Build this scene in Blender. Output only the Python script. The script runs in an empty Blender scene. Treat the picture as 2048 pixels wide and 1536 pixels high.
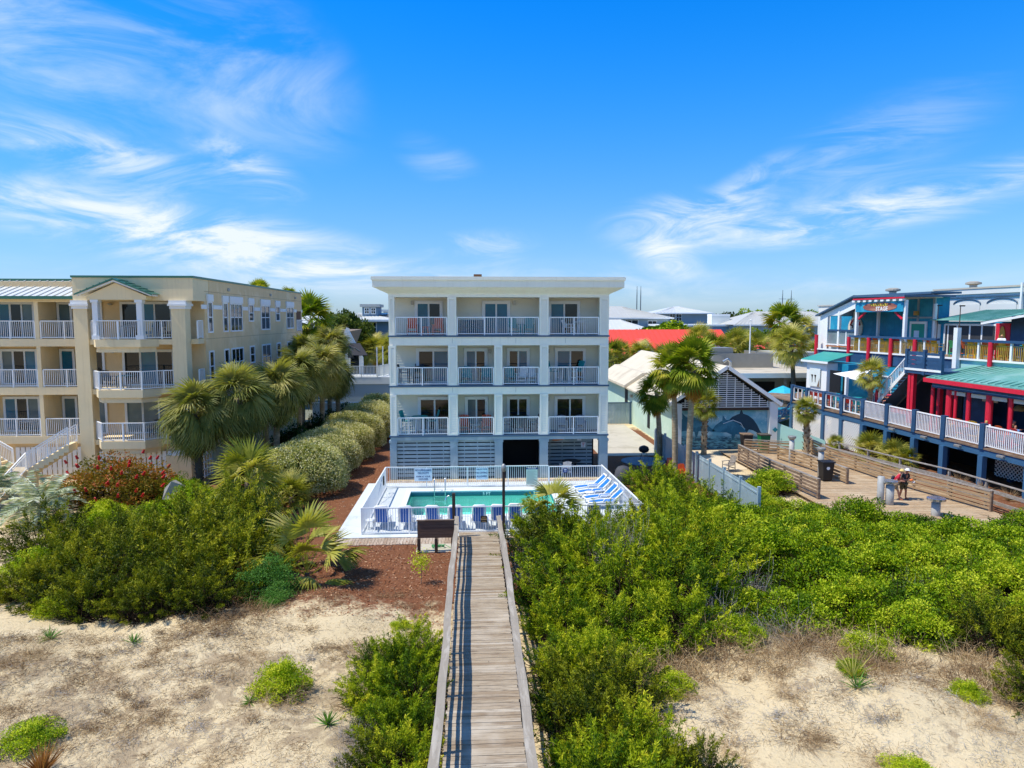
import bpy, math, random
import numpy as np
from mathutils import Vector, Matrix
random.seed(7); RNG = np.random.default_rng(11)
SC = bpy.context.scene; COL = SC.collection
rad = math.radians
# ---------------------------------------------------------------- camera data measured from the photograph
CAM_H = 9.7; YAW = rad(3.23); PITCH = math.atan(130/1400)
RA = rad(6); ROX, ROY = 29.028, 36.58          # frame of the restaurant: u = away from the walkway, v = along its front
def RW(u, v, z=0.0):
    return Vector((ROX+u*math.cos(RA)-v*math.sin(RA), ROY+u*math.sin(RA)+v*math.cos(RA), z))

# ---------------------------------------------------------------- materials
def lin(h):
    h = h.lstrip('#'); o = []
    for i in (0, 2, 4):
        c = int(h[i:i+2], 16)/255
        o.append(c/12.92 if c <= .04045 else ((c+.055)/1.055)**2.4)
    return tuple(o)
class NT:
    def __init__(s, tree): s.t = tree; s.n = tree.nodes; s.l = tree.links
    def new(s, typ, **kw):
        n = s.n.new(typ)
        for k, v in kw.items():
            if isinstance(k, str) and hasattr(n, k): setattr(n, k, v)
        return n
    def link(s, a, b): s.l.new(a, b)
    def val(s, sock, v):
        if isinstance(v, bpy.types.NodeSocket): s.link(v, sock)
        else: sock.default_value = v
    def math(s, op, a, b=0.0, c=None, clamp=False):
        n = s.new('ShaderNodeMath', operation=op, use_clamp=clamp); s.val(n.inputs[0], a); s.val(n.inputs[1], b)
        if c is not None: s.val(n.inputs[2], c)
        return n.outputs[0]
    def mix(s, f, a, b, blend='MIX'):
        n = s.new('ShaderNodeMix', data_type='RGBA', blend_type=blend)
        s.val(n.inputs[0], f)
        for i, v in ((6, a), (7, b)):
            s.val(n.inputs[i], v if isinstance(v, bpy.types.NodeSocket) else (*v[:3], 1))
        return n.outputs[2]
    def noise(s, vec, scale, detail=4, rough=.55, dist=0.0):
        n = s.new('ShaderNodeTexNoise'); s.link(vec, n.inputs['Vector'])
        n.inputs['Scale'].default_value = scale; n.inputs['Detail'].default_value = detail
        n.inputs['Roughness'].default_value = rough; n.inputs['Distortion'].default_value = dist
        return n.outputs['Fac']
    def ramp(s, f, stops):
        n = s.new('ShaderNodeValToRGB'); s.link(f, n.inputs[0]); e = n.color_ramp.elements
        while len(e) < len(stops): e.new(.5)
        for el, (p, c) in zip(e, stops): el.position = p; el.color = (*c[:3], 1) if not isinstance(c, (int, float)) else (c, c, c, 1)
        return n.outputs[0]
    def smooth(s, v, a, b):
        n = s.new('ShaderNodeMapRange', interpolation_type='SMOOTHSTEP'); s.val(n.inputs[0], v)
        n.inputs[1].default_value = a; n.inputs[2].default_value = b
        return n.outputs[0]
def newmat(name):
    m = bpy.data.materials.new(name); m.use_nodes = True
    t = NT(m.node_tree); b = t.n['Principled BSDF']
    return m, t, b
MC = {}
def mat(name, col=None, rough=.6, var=.1, scale=2.5, bump=0.0, bscale=30, metal=0.0, spec=.4, col2=None, amt=.5, stretch=(1, 1, 1), obj=False, streak=0.0):
    if name in MC: return MC[name]
    m, t, b = newmat(name); c = Vector(lin(col))
    if obj: vec = t.new('ShaderNodeTexCoord').outputs['Object']
    else: vec = t.new('ShaderNodeNewGeometry').outputs['Position']
    mp = t.new('ShaderNodeMapping'); t.link(vec, mp.inputs[0]); mp.inputs['Scale'].default_value = stretch; vec = mp.outputs[0]
    n1 = t.noise(vec, scale, 5, .6)
    col_a = t.mix(n1, tuple(c*(1-var*1.6)), tuple(min(1, x) for x in c*(1+var*1.2)))
    if col2:
        n2 = t.noise(vec, scale*.37+.2, 5, .65, .4)
        col_a = t.mix(t.smooth(n2, .62-amt*.3, .72-amt*.15), col_a, lin(col2))
    if streak:      # rain streaks and grime running down the face
        m2 = t.new('ShaderNodeMapping'); t.link(vec, m2.inputs[0]); m2.inputs['Scale'].default_value = (5, 5, .28)
        col_a = t.mix(t.math('MULTIPLY', t.smooth(t.noise(m2.outputs[0], 1.0, 6, .7), .5, .78), streak), col_a, (c.x*.52, c.y*.5, c.z*.44))
        col_a = t.mix(t.math('MULTIPLY', t.smooth(t.noise(vec, .55, 6, .7), .52, .75), streak*.5), col_a, (c.x*.7, c.y*.69, c.z*.66))
    t.link(col_a, b.inputs['Base Color'])
    b.inputs['Roughness'].default_value = rough; b.inputs['Metallic'].default_value = metal
    b.inputs['Specular IOR Level'].default_value = spec
    if bump:
        bn = t.new('ShaderNodeBump'); bn.inputs['Strength'].default_value = bump; bn.inputs['Distance'].default_value = .02
        t.link(t.noise(vec, bscale, 5, .6), bn.inputs['Height']); t.link(bn.outputs[0], b.inputs['Normal'])
    MC[name] = m; return m
def glassmat(name, col, rough=.04, spec=.45):
    if name in MC: return MC[name]
    m, t, b = newmat(name); pos = t.new('ShaderNodeNewGeometry').outputs['Position']
    c = Vector(lin(col)); f = t.noise(pos, .8, 3)
    t.link(t.mix(f, tuple(c*.45), tuple(c*1.5)), b.inputs['Base Color'])
    b.inputs['Roughness'].default_value = rough; b.inputs['Specular IOR Level'].default_value = spec
    b.inputs['Coat Weight'].default_value = .12; b.inputs['Coat Roughness'].default_value = .02
    MC[name] = m; return m
def leafmat(name, cols, trans=.35, rough=.55, attr='tone'):
    if name in MC: return MC[name]
    m, t, b = newmat(name)
    a = t.new('ShaderNodeAttribute'); a.attribute_name = attr
    pos = t.new('ShaderNodeNewGeometry').outputs['Position']
    oi = t.new('ShaderNodeObjectInfo')
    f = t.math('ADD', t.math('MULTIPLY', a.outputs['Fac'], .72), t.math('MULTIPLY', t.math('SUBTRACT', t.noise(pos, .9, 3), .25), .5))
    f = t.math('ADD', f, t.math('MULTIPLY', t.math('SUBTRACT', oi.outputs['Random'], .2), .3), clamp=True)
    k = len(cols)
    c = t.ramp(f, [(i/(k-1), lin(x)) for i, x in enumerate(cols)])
    t.link(c, b.inputs['Base Color']); b.inputs['Roughness'].default_value = rough; b.inputs['Specular IOR Level'].default_value = .16
    tr = t.new('ShaderNodeBsdfTranslucent'); t.link(t.mix(1.0, c, (1.1, 1.1, .3), 'MULTIPLY'), tr.inputs[0])
    mx = t.new('ShaderNodeMixShader'); mx.inputs[0].default_value = trans
    t.link(b.outputs[0], mx.inputs[1]); t.link(tr.outputs[0], mx.inputs[2])
    t.link(mx.outputs[0], t.n['Material Output'].inputs[0]); MC[name] = m; return m

# ---------------------------------------------------------------- objects
def tag(o, label=None, cat=None, group=None, kind=None):
    if label: o['label'] = label
    if cat: o['category'] = cat
    if group: o['group'] = group
    if kind: o['kind'] = kind
    return o
def thing(name, label, cat, loc=(0, 0, 0), rz=0.0, group=None):
    o = bpy.data.objects.new(name, None); COL.objects.link(o); o.location = loc; o.rotation_euler = (0, 0, rz); o.empty_display_size = .3
    return tag(o, label, cat, group)
def kids(o): return [c for c in COL.objects if c.parent == o]
KIDS = {}
def copy_tree(o, loc, rz=0.0, label=None, sc=1.0, group=None):
    r = o.copy(); COL.objects.link(r); r.location = loc; r.rotation_euler = (0, 0, rz); r.scale = (sc, sc, sc) if isinstance(sc, (int, float)) else sc
    if label: r['label'] = label
    if group: r['group'] = group
    for c in KIDS.get(o.name, []):
        d = c.copy(); COL.objects.link(d); d.parent = r
        for g in KIDS.get(c.name, []):
            e = g.copy(); COL.objects.link(e); e.parent = d
    return r
def place(o, loc, rz=0.0, sc=1.0):
    o.location = loc; o.rotation_euler = (0, 0, rz); o.scale = (sc, sc, sc) if isinstance(sc, (int, float)) else sc
    return o
def link(name, me, parent=None):
    o = bpy.data.objects.new(name, me); COL.objects.link(o)
    if parent is not None: o.parent = parent; KIDS.setdefault(parent.name, []).append(o)
    return o
class MB:
    def __init__(s, off=(0, 0, 0)): s.v = []; s.f = []; s.m = []; s.o = Vector(off); s.cur = 0
    def add(s, vs, fs):
        b = len(s.v); s.v += [tuple(Vector(p)-s.o) for p in vs]
        s.f += [tuple(b+i for i in f) for f in fs]; s.m += [s.cur]*len(fs); return s
    def mi(s, i): s.cur = i; return s
    def box(s, x0, x1, y0, y1, z0, z1):
        if x0 > x1: x0, x1 = x1, x0
        if y0 > y1: y0, y1 = y1, y0
        if z0 > z1: z0, z1 = z1, z0
        return s.add([(x0, y0, z0), (x1, y0, z0), (x1, y1, z0), (x0, y1, z0), (x0, y0, z1), (x1, y0, z1), (x1, y1, z1), (x0, y1, z1)],
                     [(0, 3, 2, 1), (4, 5, 6, 7), (0, 1, 5, 4), (1, 2, 6, 5), (2, 3, 7, 6), (3, 0, 4, 7)])
    def bar(s, p, q, w, h, up=(0, 0, 1)):
        p, q = Vector(p), Vector(q); d = (q-p).normalized(); u = Vector(up)
        sd = d.cross(u)
        if sd.length < 1e-4: sd = d.cross(Vector((0, 1, 0)))
        sd.normalize(); u = sd.cross(d).normalized(); a, b = sd*w/2, u*h/2
        return s.add([p-a-b, p+a-b, p+a+b, p-a+b, q-a-b, q+a-b, q+a+b, q-a+b],
                     [(0, 1, 2, 3), (7, 6, 5, 4), (0, 4, 5, 1), (1, 5, 6, 2), (2, 6, 7, 3), (3, 7, 4, 0)])
    def tube(s, pts, rs, n=8, cap=True):
        pts = [Vector(p) for p in pts]
        if isinstance(rs, (int, float)): rs = [rs]*len(pts)
        vs, fs = [], []; ref = None
        for i, p in enumerate(pts):
            d = (pts[min(i+1, len(pts)-1)]-pts[max(i-1, 0)]).normalized()
            if ref is None: ref = d.cross(Vector((0.31, .95, .05)));  ref = ref if ref.length > .05 else d.cross(Vector((1, 0, 0)))
            a = (ref-d*ref.dot(d)).normalized(); b = d.cross(a); ref = a
            for k in range(n):
                t = 2*math.pi*k/n; vs.append(p+(a*math.cos(t)+b*math.sin(t))*rs[i])
        for i in range(len(pts)-1):
            for k in range(n): fs.append((i*n+k, i*n+(k+1) % n, (i+1)*n+(k+1) % n, (i+1)*n+k))
        if cap: fs.append(tuple(range(n))[::-1]); fs.append(tuple(range((len(pts)-1)*n, len(pts)*n)))
        return s.add(vs, fs)
    def lathe(s, c, prof, n=14):
        return s.tube([(c[0], c[1], c[2]+z) for r, z in prof], [max(r, .001) for r, z in prof], n)
    def poly(s, pts): return s.add(pts, [tuple(range(len(pts)))])
    def prism(s, pts, d):
        d = Vector(d); n = len(pts); a = [Vector(p) for p in pts]; b = [p+d for p in a]
        return s.add(a+b, [tuple(range(n))[::-1], tuple(range(n, 2*n))]+[(i, (i+1) % n, n+(i+1) % n, n+i) for i in range(n)])
    def build(s, name, mats, parent=None, smooth=False, bevel=0.0):
        me = bpy.data.meshes.new(name); me.from_pydata(s.v, [], s.f); me.update()
        for m in (mats if isinstance(mats, (list, tuple)) else [mats]): me.materials.append(m)
        if any(s.m): me.polygons.foreach_set('material_index', s.m)
        if smooth: me.polygons.foreach_set('use_smooth', [True]*len(me.polygons))
        o = link(name, me, parent)
        if bevel:
            md = o.modifiers.new('bevel', 'BEVEL'); md.width = bevel; md.segments = 2; md.limit_method = 'ANGLE'
        return o
def rails(mb, p, q, h=1.02, gap=.11, bal=.022, top=(.07, .05), low=.08, post=.07, every=1.6, thick=None, ends=True):
    """a straight railing from p to q: top rail, bottom rail, posts and balusters"""
    p, q = Vector(p), Vector(q); L = (q-p).length; d = (q-p)/L; up = Vector((0, 0, 1))
    mb.bar(p+up*h, q+up*h, top[0], top[1]); mb.bar(p+up*low, q+up*low, .045, .045)
    n = max(1, round(L/every))
    for i in range(n+1):
        if (i in (0, n)) and not ends: continue
        c = p+d*L*i/n; mb.bar(c, c+up*(h-.03), post, post, up=d)
    k = int(L/gap)
    for i in range(1, k):
        c = p+d*L*i/k; mb.bar(c+up*low, c+up*(h-.03), bal, bal, up=d)
    return mb
def textobj(txt, size, m, parent, loc, rot, ext=.004, bold=False, align='CENTER', name='lettering', sx=1.0):
    cu = bpy.data.curves.new('txt', 'FONT'); cu.body = txt; cu.size = size; cu.extrude = ext; cu.align_x = align; cu.align_y = 'CENTER'
    cu.resolution_u = 2; cu.space_line = .9
    if bold: cu.offset = size*.022
    ob = bpy.data.objects.new('tmp', cu); COL.objects.link(ob)
    dg = bpy.context.evaluated_depsgraph_get(); me = bpy.data.meshes.new_from_object(ob.evaluated_get(dg))
    bpy.data.objects.remove(ob); me.materials.clear(); me.materials.append(m)
    o = link(name, me, parent); o.location = loc; o.rotation_euler = rot; o.scale = (sx, 1, 1); return o

# ---------------------------------------------------------------- foliage meshes (numpy)
def unit(a): return a/np.maximum(np.linalg.norm(a, axis=-1, keepdims=True), 1e-9)
def quadmesh(name, Q, tone, m, extra=None):
    """Q: (n,4,3) quads; tone: (n,) leaf colour along its ramp; m: material or list with indices in extra"""
    n = len(Q); me = bpy.data.meshes.new(name)
    me.vertices.add(n*4); me.vertices.foreach_set('co', np.ascontiguousarray(Q.reshape(-1), dtype=np.float32))
    me.loops.add(n*4); me.loops.foreach_set('vertex_index', np.arange(n*4, dtype=np.int32))
    me.polygons.add(n); me.polygons.foreach_set('loop_start', np.arange(0, n*4, 4, dtype=np.int32))
    for x in (m if isinstance(m, (list, tuple)) else [m]): me.materials.append(x)
    if extra is not None: me.polygons.foreach_set('material_index', np.asarray(extra, dtype=np.int32))
    at = me.attributes.new('tone', 'FLOAT', 'FACE'); at.data.foreach_set('value', np.asarray(tone, dtype=np.float32))
    me.update(calc_edges=True); return me
def leaves(P, Dr, L, W, roll=None):
    """diamond leaves at P along Dr"""
    n = len(P); Dr = unit(Dr); r = RNG.normal(size=(n, 3))*.75+np.array([-.3, -.1, .55]); S = unit(np.cross(Dr, r))
    L = np.broadcast_to(np.asarray(L, float), (n,))[:, None]; W = np.broadcast_to(np.asarray(W, float), (n,))[:, None]
    m = P+Dr*L*.5
    return np.stack([P, m+S*W*.5, P+Dr*L, m-S*W*.5], 1)
def strips(pts, w):
    """pts (n,k,3) polylines -> quads of tapering ribbons"""
    n, k, _ = pts.shape; d = pts[:, 1:]-pts[:, :-1]
    s = unit(np.cross(unit(d), RNG.normal(size=(n, 1, 3))))
    s = np.concatenate([s, s[:, -1:]], 1); s[:] = s[:, :1]
    w = np.broadcast_to(np.asarray(w, float), (k,))[None, :, None]
    a, b = pts+s*w, pts-s*w
    return np.stack([a[:, :-1], b[:, :-1], b[:, 1:], a[:, 1:]], 2).reshape(-1, 4, 3)
def fib(n, zmin=-.2):
    u = RNG.uniform(zmin, 1, n); t = RNG.uniform(0, 2*np.pi, n); r = np.sqrt(np.maximum(0, 1-u*u))
    return np.stack([r*np.cos(t), r*np.sin(t), u], 1)
def clump_centres(n, R, H, zlo=.1):
    """uneven set of clump centres filling a dome of radius R and height H"""
    d = fib(n, -.05); k = RNG.uniform(.35, 1, n)**.6
    c = d*k[:, None]; c[:, 0] *= R; c[:, 1] *= R*RNG.uniform(.85, 1.15); c[:, 2] = zlo*H+np.abs(c[:, 2])*H*(1-zlo)*RNG.uniform(.75, 1.08, n)
    return c
def juniper(name, R=1.6, H=1.9, nb=150, per=46, m=None, twig=None, seed=0, spread=1.0):
    """feathery evergreen: upswept plumes of small sprays"""
    c = clump_centres(nb, R*.84, H*.84, .05)
    out = unit(c*np.array([1, 1, .35])+np.array([0, 0, .001])); up = np.array([0, 0, 1.0])
    ax = unit(out*RNG.uniform(.5, 1.1, (nb, 1))+up*RNG.uniform(.3, .9, (nb, 1))+RNG.normal(size=(nb, 3))*.25)
    pl = RNG.uniform(.35, .85, nb)*spread; Q = []; T = []
    t = RNG.uniform(0, 1, (nb, per)); base = c[:, None]+ax[:, None]*(t*pl[:, None])[..., None]
    base = base+RNG.normal(size=base.shape)*(.10*(1.05-t))[..., None]
    base[..., 2] -= (t**2*.16)*RNG.uniform(0, 1, (nb, 1))
    dr = ax[:, None]*RNG.uniform(.5, 1.1, (nb, per, 1))+RNG.normal(size=(nb, per, 3))*.62
    Q.append(leaves(base.reshape(-1, 3), dr.reshape(-1, 3), RNG.uniform(.07, .17, nb*per), RNG.uniform(.018, .04, nb*per)))
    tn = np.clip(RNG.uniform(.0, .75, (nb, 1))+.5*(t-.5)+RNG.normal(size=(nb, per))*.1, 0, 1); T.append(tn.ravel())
    return quadmesh(name, np.concatenate(Q), np.concatenate(T), m)
def broadleaf(name, R=1.5, H=1.5, nc=70, per=110, lw=(.07, .045), m=None, cr=.33, flat=1.0, hole=0):
    """dense leafy shrub: clumps of small leaves"""
    c = clump_centres(nc, R*.86, H*.82, .1)
    d = fib(nc*per, -.45).reshape(nc, per, 3); r = cr*RNG.uniform(.6, 1.3, (nc, 1))*RNG.uniform(.25, 1, (nc, per))**.4
    P = c[:, None]+d*r[..., None]*np.array([1.1, 1.1, .75*flat])
    P[..., 2] = np.maximum(P[..., 2], .03)
    dr = d*.7+RNG.normal(size=d.shape)*.75+np.array([0, 0, .2])
    n = nc*per
    Q = leaves(P.reshape(-1, 3), dr.reshape(-1, 3), RNG.uniform(.7, 1.3, n)*lw[0], RNG.uniform(.7, 1.3, n)*lw[1])
    T = np.clip(RNG.uniform(.0, .8, (nc, 1))+RNG.normal(size=(nc, per))*.16, 0, 1)
    return quadmesh(name, Q, T.ravel(), m)
def twigs(name, R=.9, H=.7, n=260, k=6, w=.007, m=None, wild=.5, base=.5):
    """tangle of thin bare stems"""
    a = RNG.uniform(0, 2*np.pi, n); r0 = R*base*np.sqrt(RNG.uniform(0, 1, n))
    p = np.stack([r0*np.cos(a), r0*np.sin(a), RNG.uniform(0, .12*H, n)], 1)
    d = unit(np.stack([np.cos(a)*RNG.uniform(.1, 1, n), np.sin(a)*RNG.uniform(.1, 1, n), RNG.uniform(.25, 1.0, n)], 1)+RNG.normal(size=(n, 3))*.3)
    L = RNG.uniform(.5, 1.1, n)*max(R, H)/k; pts = [p]
    for i in range(k):
        d = unit(d+RNG.normal(size=(n, 3))*wild*.6-np.array([0, 0, .10])); p = p+d*L[:, None]; p[:, 2] = np.maximum(p[:, 2], .015); pts.append(p)
    Q = strips(np.stack(pts, 1), np.linspace(w, w*.35, k+1))
    T = np.repeat(RNG.uniform(0, 1, n), k)
    return quadmesh(name, Q, T, m)
def fan_frond(pet, blade, nl=26, arc=3.9, droop=.5, w=.028, curl=.0, fold=.35):
    """one palmate leaf in local frame: petiole along +x from the origin; returns quads"""
    Q = []; hub = np.array([pet, 0, 0.0])
    pe = np.array([[0, 0, 0], [pet*.5, 0, .02], [pet, 0, 0]])[None]
    Q.append(strips(pe, [.02, .015, .012]))
    Q[-1][:] = Q[-1]
    th = np.linspace(-arc/2, arc/2, nl); L = blade*(.72+.28*np.cos(th*.55))*RNG.uniform(.92, 1.08, nl)
    dirs = np.stack([np.cos(th), np.sin(th), -np.abs(np.sin(th))*fold*.5+.08*(-1)**np.arange(nl)*.5], 1)
    ts = np.array([0, .35, .65, .85, 1.0]); pts = hub+dirs[:, None]*(L[:, None]*ts)[..., None]
    pts[..., 2] -= (ts**2.2*droop*blade)[None]*(.6+.6*RNG.uniform(0, 1, nl))[:, None]
    pts[..., 0] -= (ts**2*curl*blade)[None]
    per = np.stack([-np.sin(th), np.cos(th), np.zeros(nl)], 1)
    ww = np.array([.55, 1.25, 1.0, .5, .05])*w*blade/.9
    a = pts+per[:, None]*ww[None, :, None]; b = pts-per[:, None]*ww[None, :, None]
    Q.append(np.stack([a[:, :-1], b[:, :-1], b[:, 1:], a[:, 1:]], 2).reshape(-1, 4, 3))
    return np.concatenate(Q)
def rotm(az, el, roll=0.0):
    return np.array((Matrix.Rotation(az, 3, 'Z') @ Matrix.Rotation(-el, 3, 'Y') @ Matrix.Rotation(roll, 3, 'X')))
def fan_crown(name, m, n=38, pet=(.6, 1.0), blade=(.75, 1.0), el=(-70, 80), nl=24, droop=.5, dead=8, w=.028, mdead=None, tone=(.2, .8), arc=3.9):
    Q = []; T = []; X = []
    for i in range(n+dead):
        old = i >= n; f = i/max(1, n-1)
        e = rad(el[1]+(el[0]-el[1])*(f**.85)) if not old else rad(random.uniform(-88, -62))
        az = i*2.39996+random.uniform(-.25, .25)
        q = fan_frond(random.uniform(*pet)*(.8 if old else 1), random.uniform(*blade), nl, arc*random.uniform(.85, 1.05), droop*random.uniform(.6, 1.4)*(1.0-.5*max(0, math.sin(e))), w)
        q = q @ rotm(az, e, random.uniform(-.5, .5)).T; q[..., 2] += .12-.35*f
        if old: q[..., :2] *= .62
        Q.append(q); tt = random.uniform(*tone)*(1 if old else (.55+.45*(1-f*.5)))
        T.append(np.clip(tt+RNG.normal(size=len(q))*.08, 0, 1)); X.append(np.full(len(q), 1 if old else 0))
    return quadmesh(name, np.concatenate(Q), np.concatenate(T), [m, mdead or m], np.concatenate(X))
def feather_crown(name, m, n=30, L=2.0, nl=34, ll=.42, el=(-25, 80), w=.014, arch=1.1):
    """arching pinnate fronds"""
    Q = []; T = []
    for i in range(n):
        f = i/(n-1); e = rad(el[1]+(el[0]-el[1])*f); az = i*2.39996+random.uniform(-.2, .2); LL = L*random.uniform(.8, 1.1)
        s = np.linspace(0, 1, 9); ang = e-arch*s**1.3*(.6+.5*math.cos(e)); dx = np.cumsum(np.r_[0, np.cos(ang[:-1])])*LL/9; dz = np.cumsum(np.r_[0, np.sin(ang[:-1])])*LL/9
        rach = np.stack([dx, 0*dx, dz], 1); q = [strips(rach[None], np.linspace(.02, .004, 9))]
        t = np.linspace(.18, .99, nl)
        for sd in (-1, 1):
            px = np.interp(t, s, dx); pz = np.interp(t, s, dz); P = np.stack([px, 0*px, pz], 1)
            d = np.stack([np.full(nl, .65), np.full(nl, sd*.75), np.full(nl, .25)-.5*t], 1)+RNG.normal(size=(nl, 3))*.08
            q.append(leaves(P, d, ll*np.sin(np.clip(t*2.6+.3, 0, np.pi))**.6+.05, w*2.2))
        q = np.concatenate(q) @ rotm(az, 0).T; Q.append(q); T.append(np.clip(random.uniform(.2, .9)+RNG.normal(size=len(q))*.1, 0, 1))
    return quadmesh(name, np.concatenate(Q), np.concatenate(T), m)
# ================================================================ camera, sun, sky
cam = bpy.data.cameras.new('camera'); camo = bpy.data.objects.new('camera', cam); COL.objects.link(camo)
cam.sensor_width = 36; cam.lens = 1400/2048*36; cam.clip_end = 5000; cam.clip_start = .1
camo.location = (0, 0, CAM_H); camo.rotation_euler = (math.pi/2-PITCH, 0, -YAW); SC.camera = camo
SUN_EL = rad(60.5); SUN_AZ = rad(8)           # azimuth in front of the facades, coming from the left
sun_dir = Vector((-math.cos(SUN_EL)*math.cos(SUN_AZ), -math.cos(SUN_EL)*math.sin(SUN_AZ), math.sin(SUN_EL)))
sl = bpy.data.lights.new('sun', 'SUN'); sl.energy = 4.6; sl.angle = rad(.53); sl.color = (1.0, .945, .85)
so = bpy.data.objects.new('sun', sl); COL.objects.link(so); so.rotation_euler = (-sun_dir).to_track_quat('-Z', 'Y').to_euler(); so.location = (-30, 0, 60)
W = bpy.data.worlds.new('World'); SC.world = W; W.use_nodes = True
t = NT(W.node_tree); bg = t.n['Background']
sky = t.new('ShaderNodeTexSky'); sky.sky_type = 'NISHITA'; sky.sun_disc = False; sky.sun_elevation = SUN_EL
sky.sun_rotation = math.atan2(sun_dir.x, sun_dir.y); sky.air_density = 1.0; sky.dust_density = .35; sky.ozone_density = 3.2; sky.altitude = 10
tc = t.new('ShaderNodeTexCoord'); dv = tc.outputs['Generated']
sx = t.new('ShaderNodeSeparateXYZ'); t.link(dv, sx.inputs[0]); X, Y, Z = sx.outputs
el = t.math('ARCSINE', Z); az = t.math('ARCTAN2', X, Y)
# deepen the clear blue a little towards the zenith (polarised look of the photograph)
hs = t.new('ShaderNodeHueSaturation'); t.link(sky.outputs[0], hs.inputs['Color'])
t.link(t.math('ADD', 1.06, t.math('MULTIPLY', t.smooth(el, .0, .5), .4)), hs.inputs['Saturation']); hs.inputs['Value'].default_value = 1.0
deep = t.mix(t.smooth(el, .0, .5), (.72, .97, 1.48), (.25, 1.66, 2.3))
deep = t.mix(t.smooth(el, .55, 1.1), deep, (1.1, 1.4, 1.5))
skyc = t.mix(1.0, hs.outputs[0], deep, 'MULTIPLY')
# cirrus: stretched noise, gathered in banks; unseen ones overhead and behind added as fill
cmb = t.new('ShaderNodeCombineXYZ'); t.link(az, cmb.inputs[0]); t.link(el, cmb.inputs[1])
def wisp(rot, sxx, syy, scale, dist, seed, lo, hi):
    mp = t.new('ShaderNodeMapping'); t.link(cmb.outputs[0], mp.inputs[0]); mp.inputs['Rotation'].default_value = (0, 0, rot); mp.inputs['Scale'].default_value = (sxx, syy, 1); mp.inputs['Location'].default_value = (seed, seed*.7, seed)
    return t.smooth(t.noise(mp.outputs[0], scale, 9, .62, dist), lo, hi)
w1 = wisp(rad(-14), 1.0, 3.4, 5.5, 1.1, 3.3, .36, .74)
w2 = wisp(rad(20), 1.0, 3.0, 6.5, 1.3, 8.1, .36, .72)
w4 = wisp(rad(8), .8, 4.5, 6.0, 1.2, 13.7, .36, .74)
w3 = wisp(rad(-30), 1.0, 2.2, 4.0, .9, 5.7, .36, .80)
def bank(a0, e0, ra_, re_, rot, k, w):
    """elliptical bank of cirrus centred at azimuth a0, elevation e0 (degrees)"""
    mp = t.new('ShaderNodeMapping', vector_type='TEXTURE'); t.link(cmb.outputs[0], mp.inputs[0])
    mp.inputs['Location'].default_value = (rad(a0), rad(e0), 0); mp.inputs['Rotation'].default_value = (0, 0, rad(rot)); mp.inputs['Scale'].default_value = (rad(ra_), rad(re_), 1)
    ln = t.new('ShaderNodeVectorMath', operation='LENGTH'); t.link(mp.outputs[0], ln.inputs[0])
    return t.math('MULTIPLY', t.math('MULTIPLY', t.smooth(ln.outputs['Value'], 1.0, .1), k), w)
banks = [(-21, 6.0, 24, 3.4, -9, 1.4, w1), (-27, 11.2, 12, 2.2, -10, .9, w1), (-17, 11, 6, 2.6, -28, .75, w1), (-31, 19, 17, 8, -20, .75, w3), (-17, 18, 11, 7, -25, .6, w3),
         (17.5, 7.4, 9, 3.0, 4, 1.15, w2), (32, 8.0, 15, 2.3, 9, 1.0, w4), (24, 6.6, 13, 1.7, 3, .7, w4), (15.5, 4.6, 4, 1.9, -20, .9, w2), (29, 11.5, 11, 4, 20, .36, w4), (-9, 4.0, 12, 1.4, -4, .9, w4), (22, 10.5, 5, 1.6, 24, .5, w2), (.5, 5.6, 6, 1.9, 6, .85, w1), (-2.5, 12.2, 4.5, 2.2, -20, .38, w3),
         (3, 2.6, 55, 2.6, 0, .38, w1), (-70, 9, 25, 5, -8, .8, w1), (75, 10, 25, 5, 8, .8, w2), (150, 9, 40, 5, 8, .7, w2), (-140, 12, 40, 6, 8, .7, w1), (0, 90, 200, 52, 0, .95, w3), (165, 40, 70, 22, 5, .8, w2), (-160, 35, 60, 22, -5, .75, w1)]  # overhead and rear banks lie out of view, added to lift the shade
den = None
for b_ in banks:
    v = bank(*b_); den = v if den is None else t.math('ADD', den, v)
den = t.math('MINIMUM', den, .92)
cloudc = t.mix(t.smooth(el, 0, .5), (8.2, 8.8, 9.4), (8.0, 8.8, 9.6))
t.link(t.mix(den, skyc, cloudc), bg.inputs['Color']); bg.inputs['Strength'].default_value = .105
SC.view_settings.view_transform = 'Standard'; SC.view_settings.look = 'None'; SC.view_settings.exposure = .12; SC.view_settings.gamma = 1
SC.cycles.max_bounces = 6; SC.cycles.transparent_max_bounces = 12; SC.cycles.diffuse_bounces = 3; SC.cycles.glossy_bounces = 3; SC.cycles.transmission_bounces = 4
SC.cycles.caustics_reflective = False; SC.cycles.caustics_refractive = False; SC.cycles.use_denoising = True; SC.cycles.use_adaptive_sampling = True; SC.cycles.adaptive_threshold = .02

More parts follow.
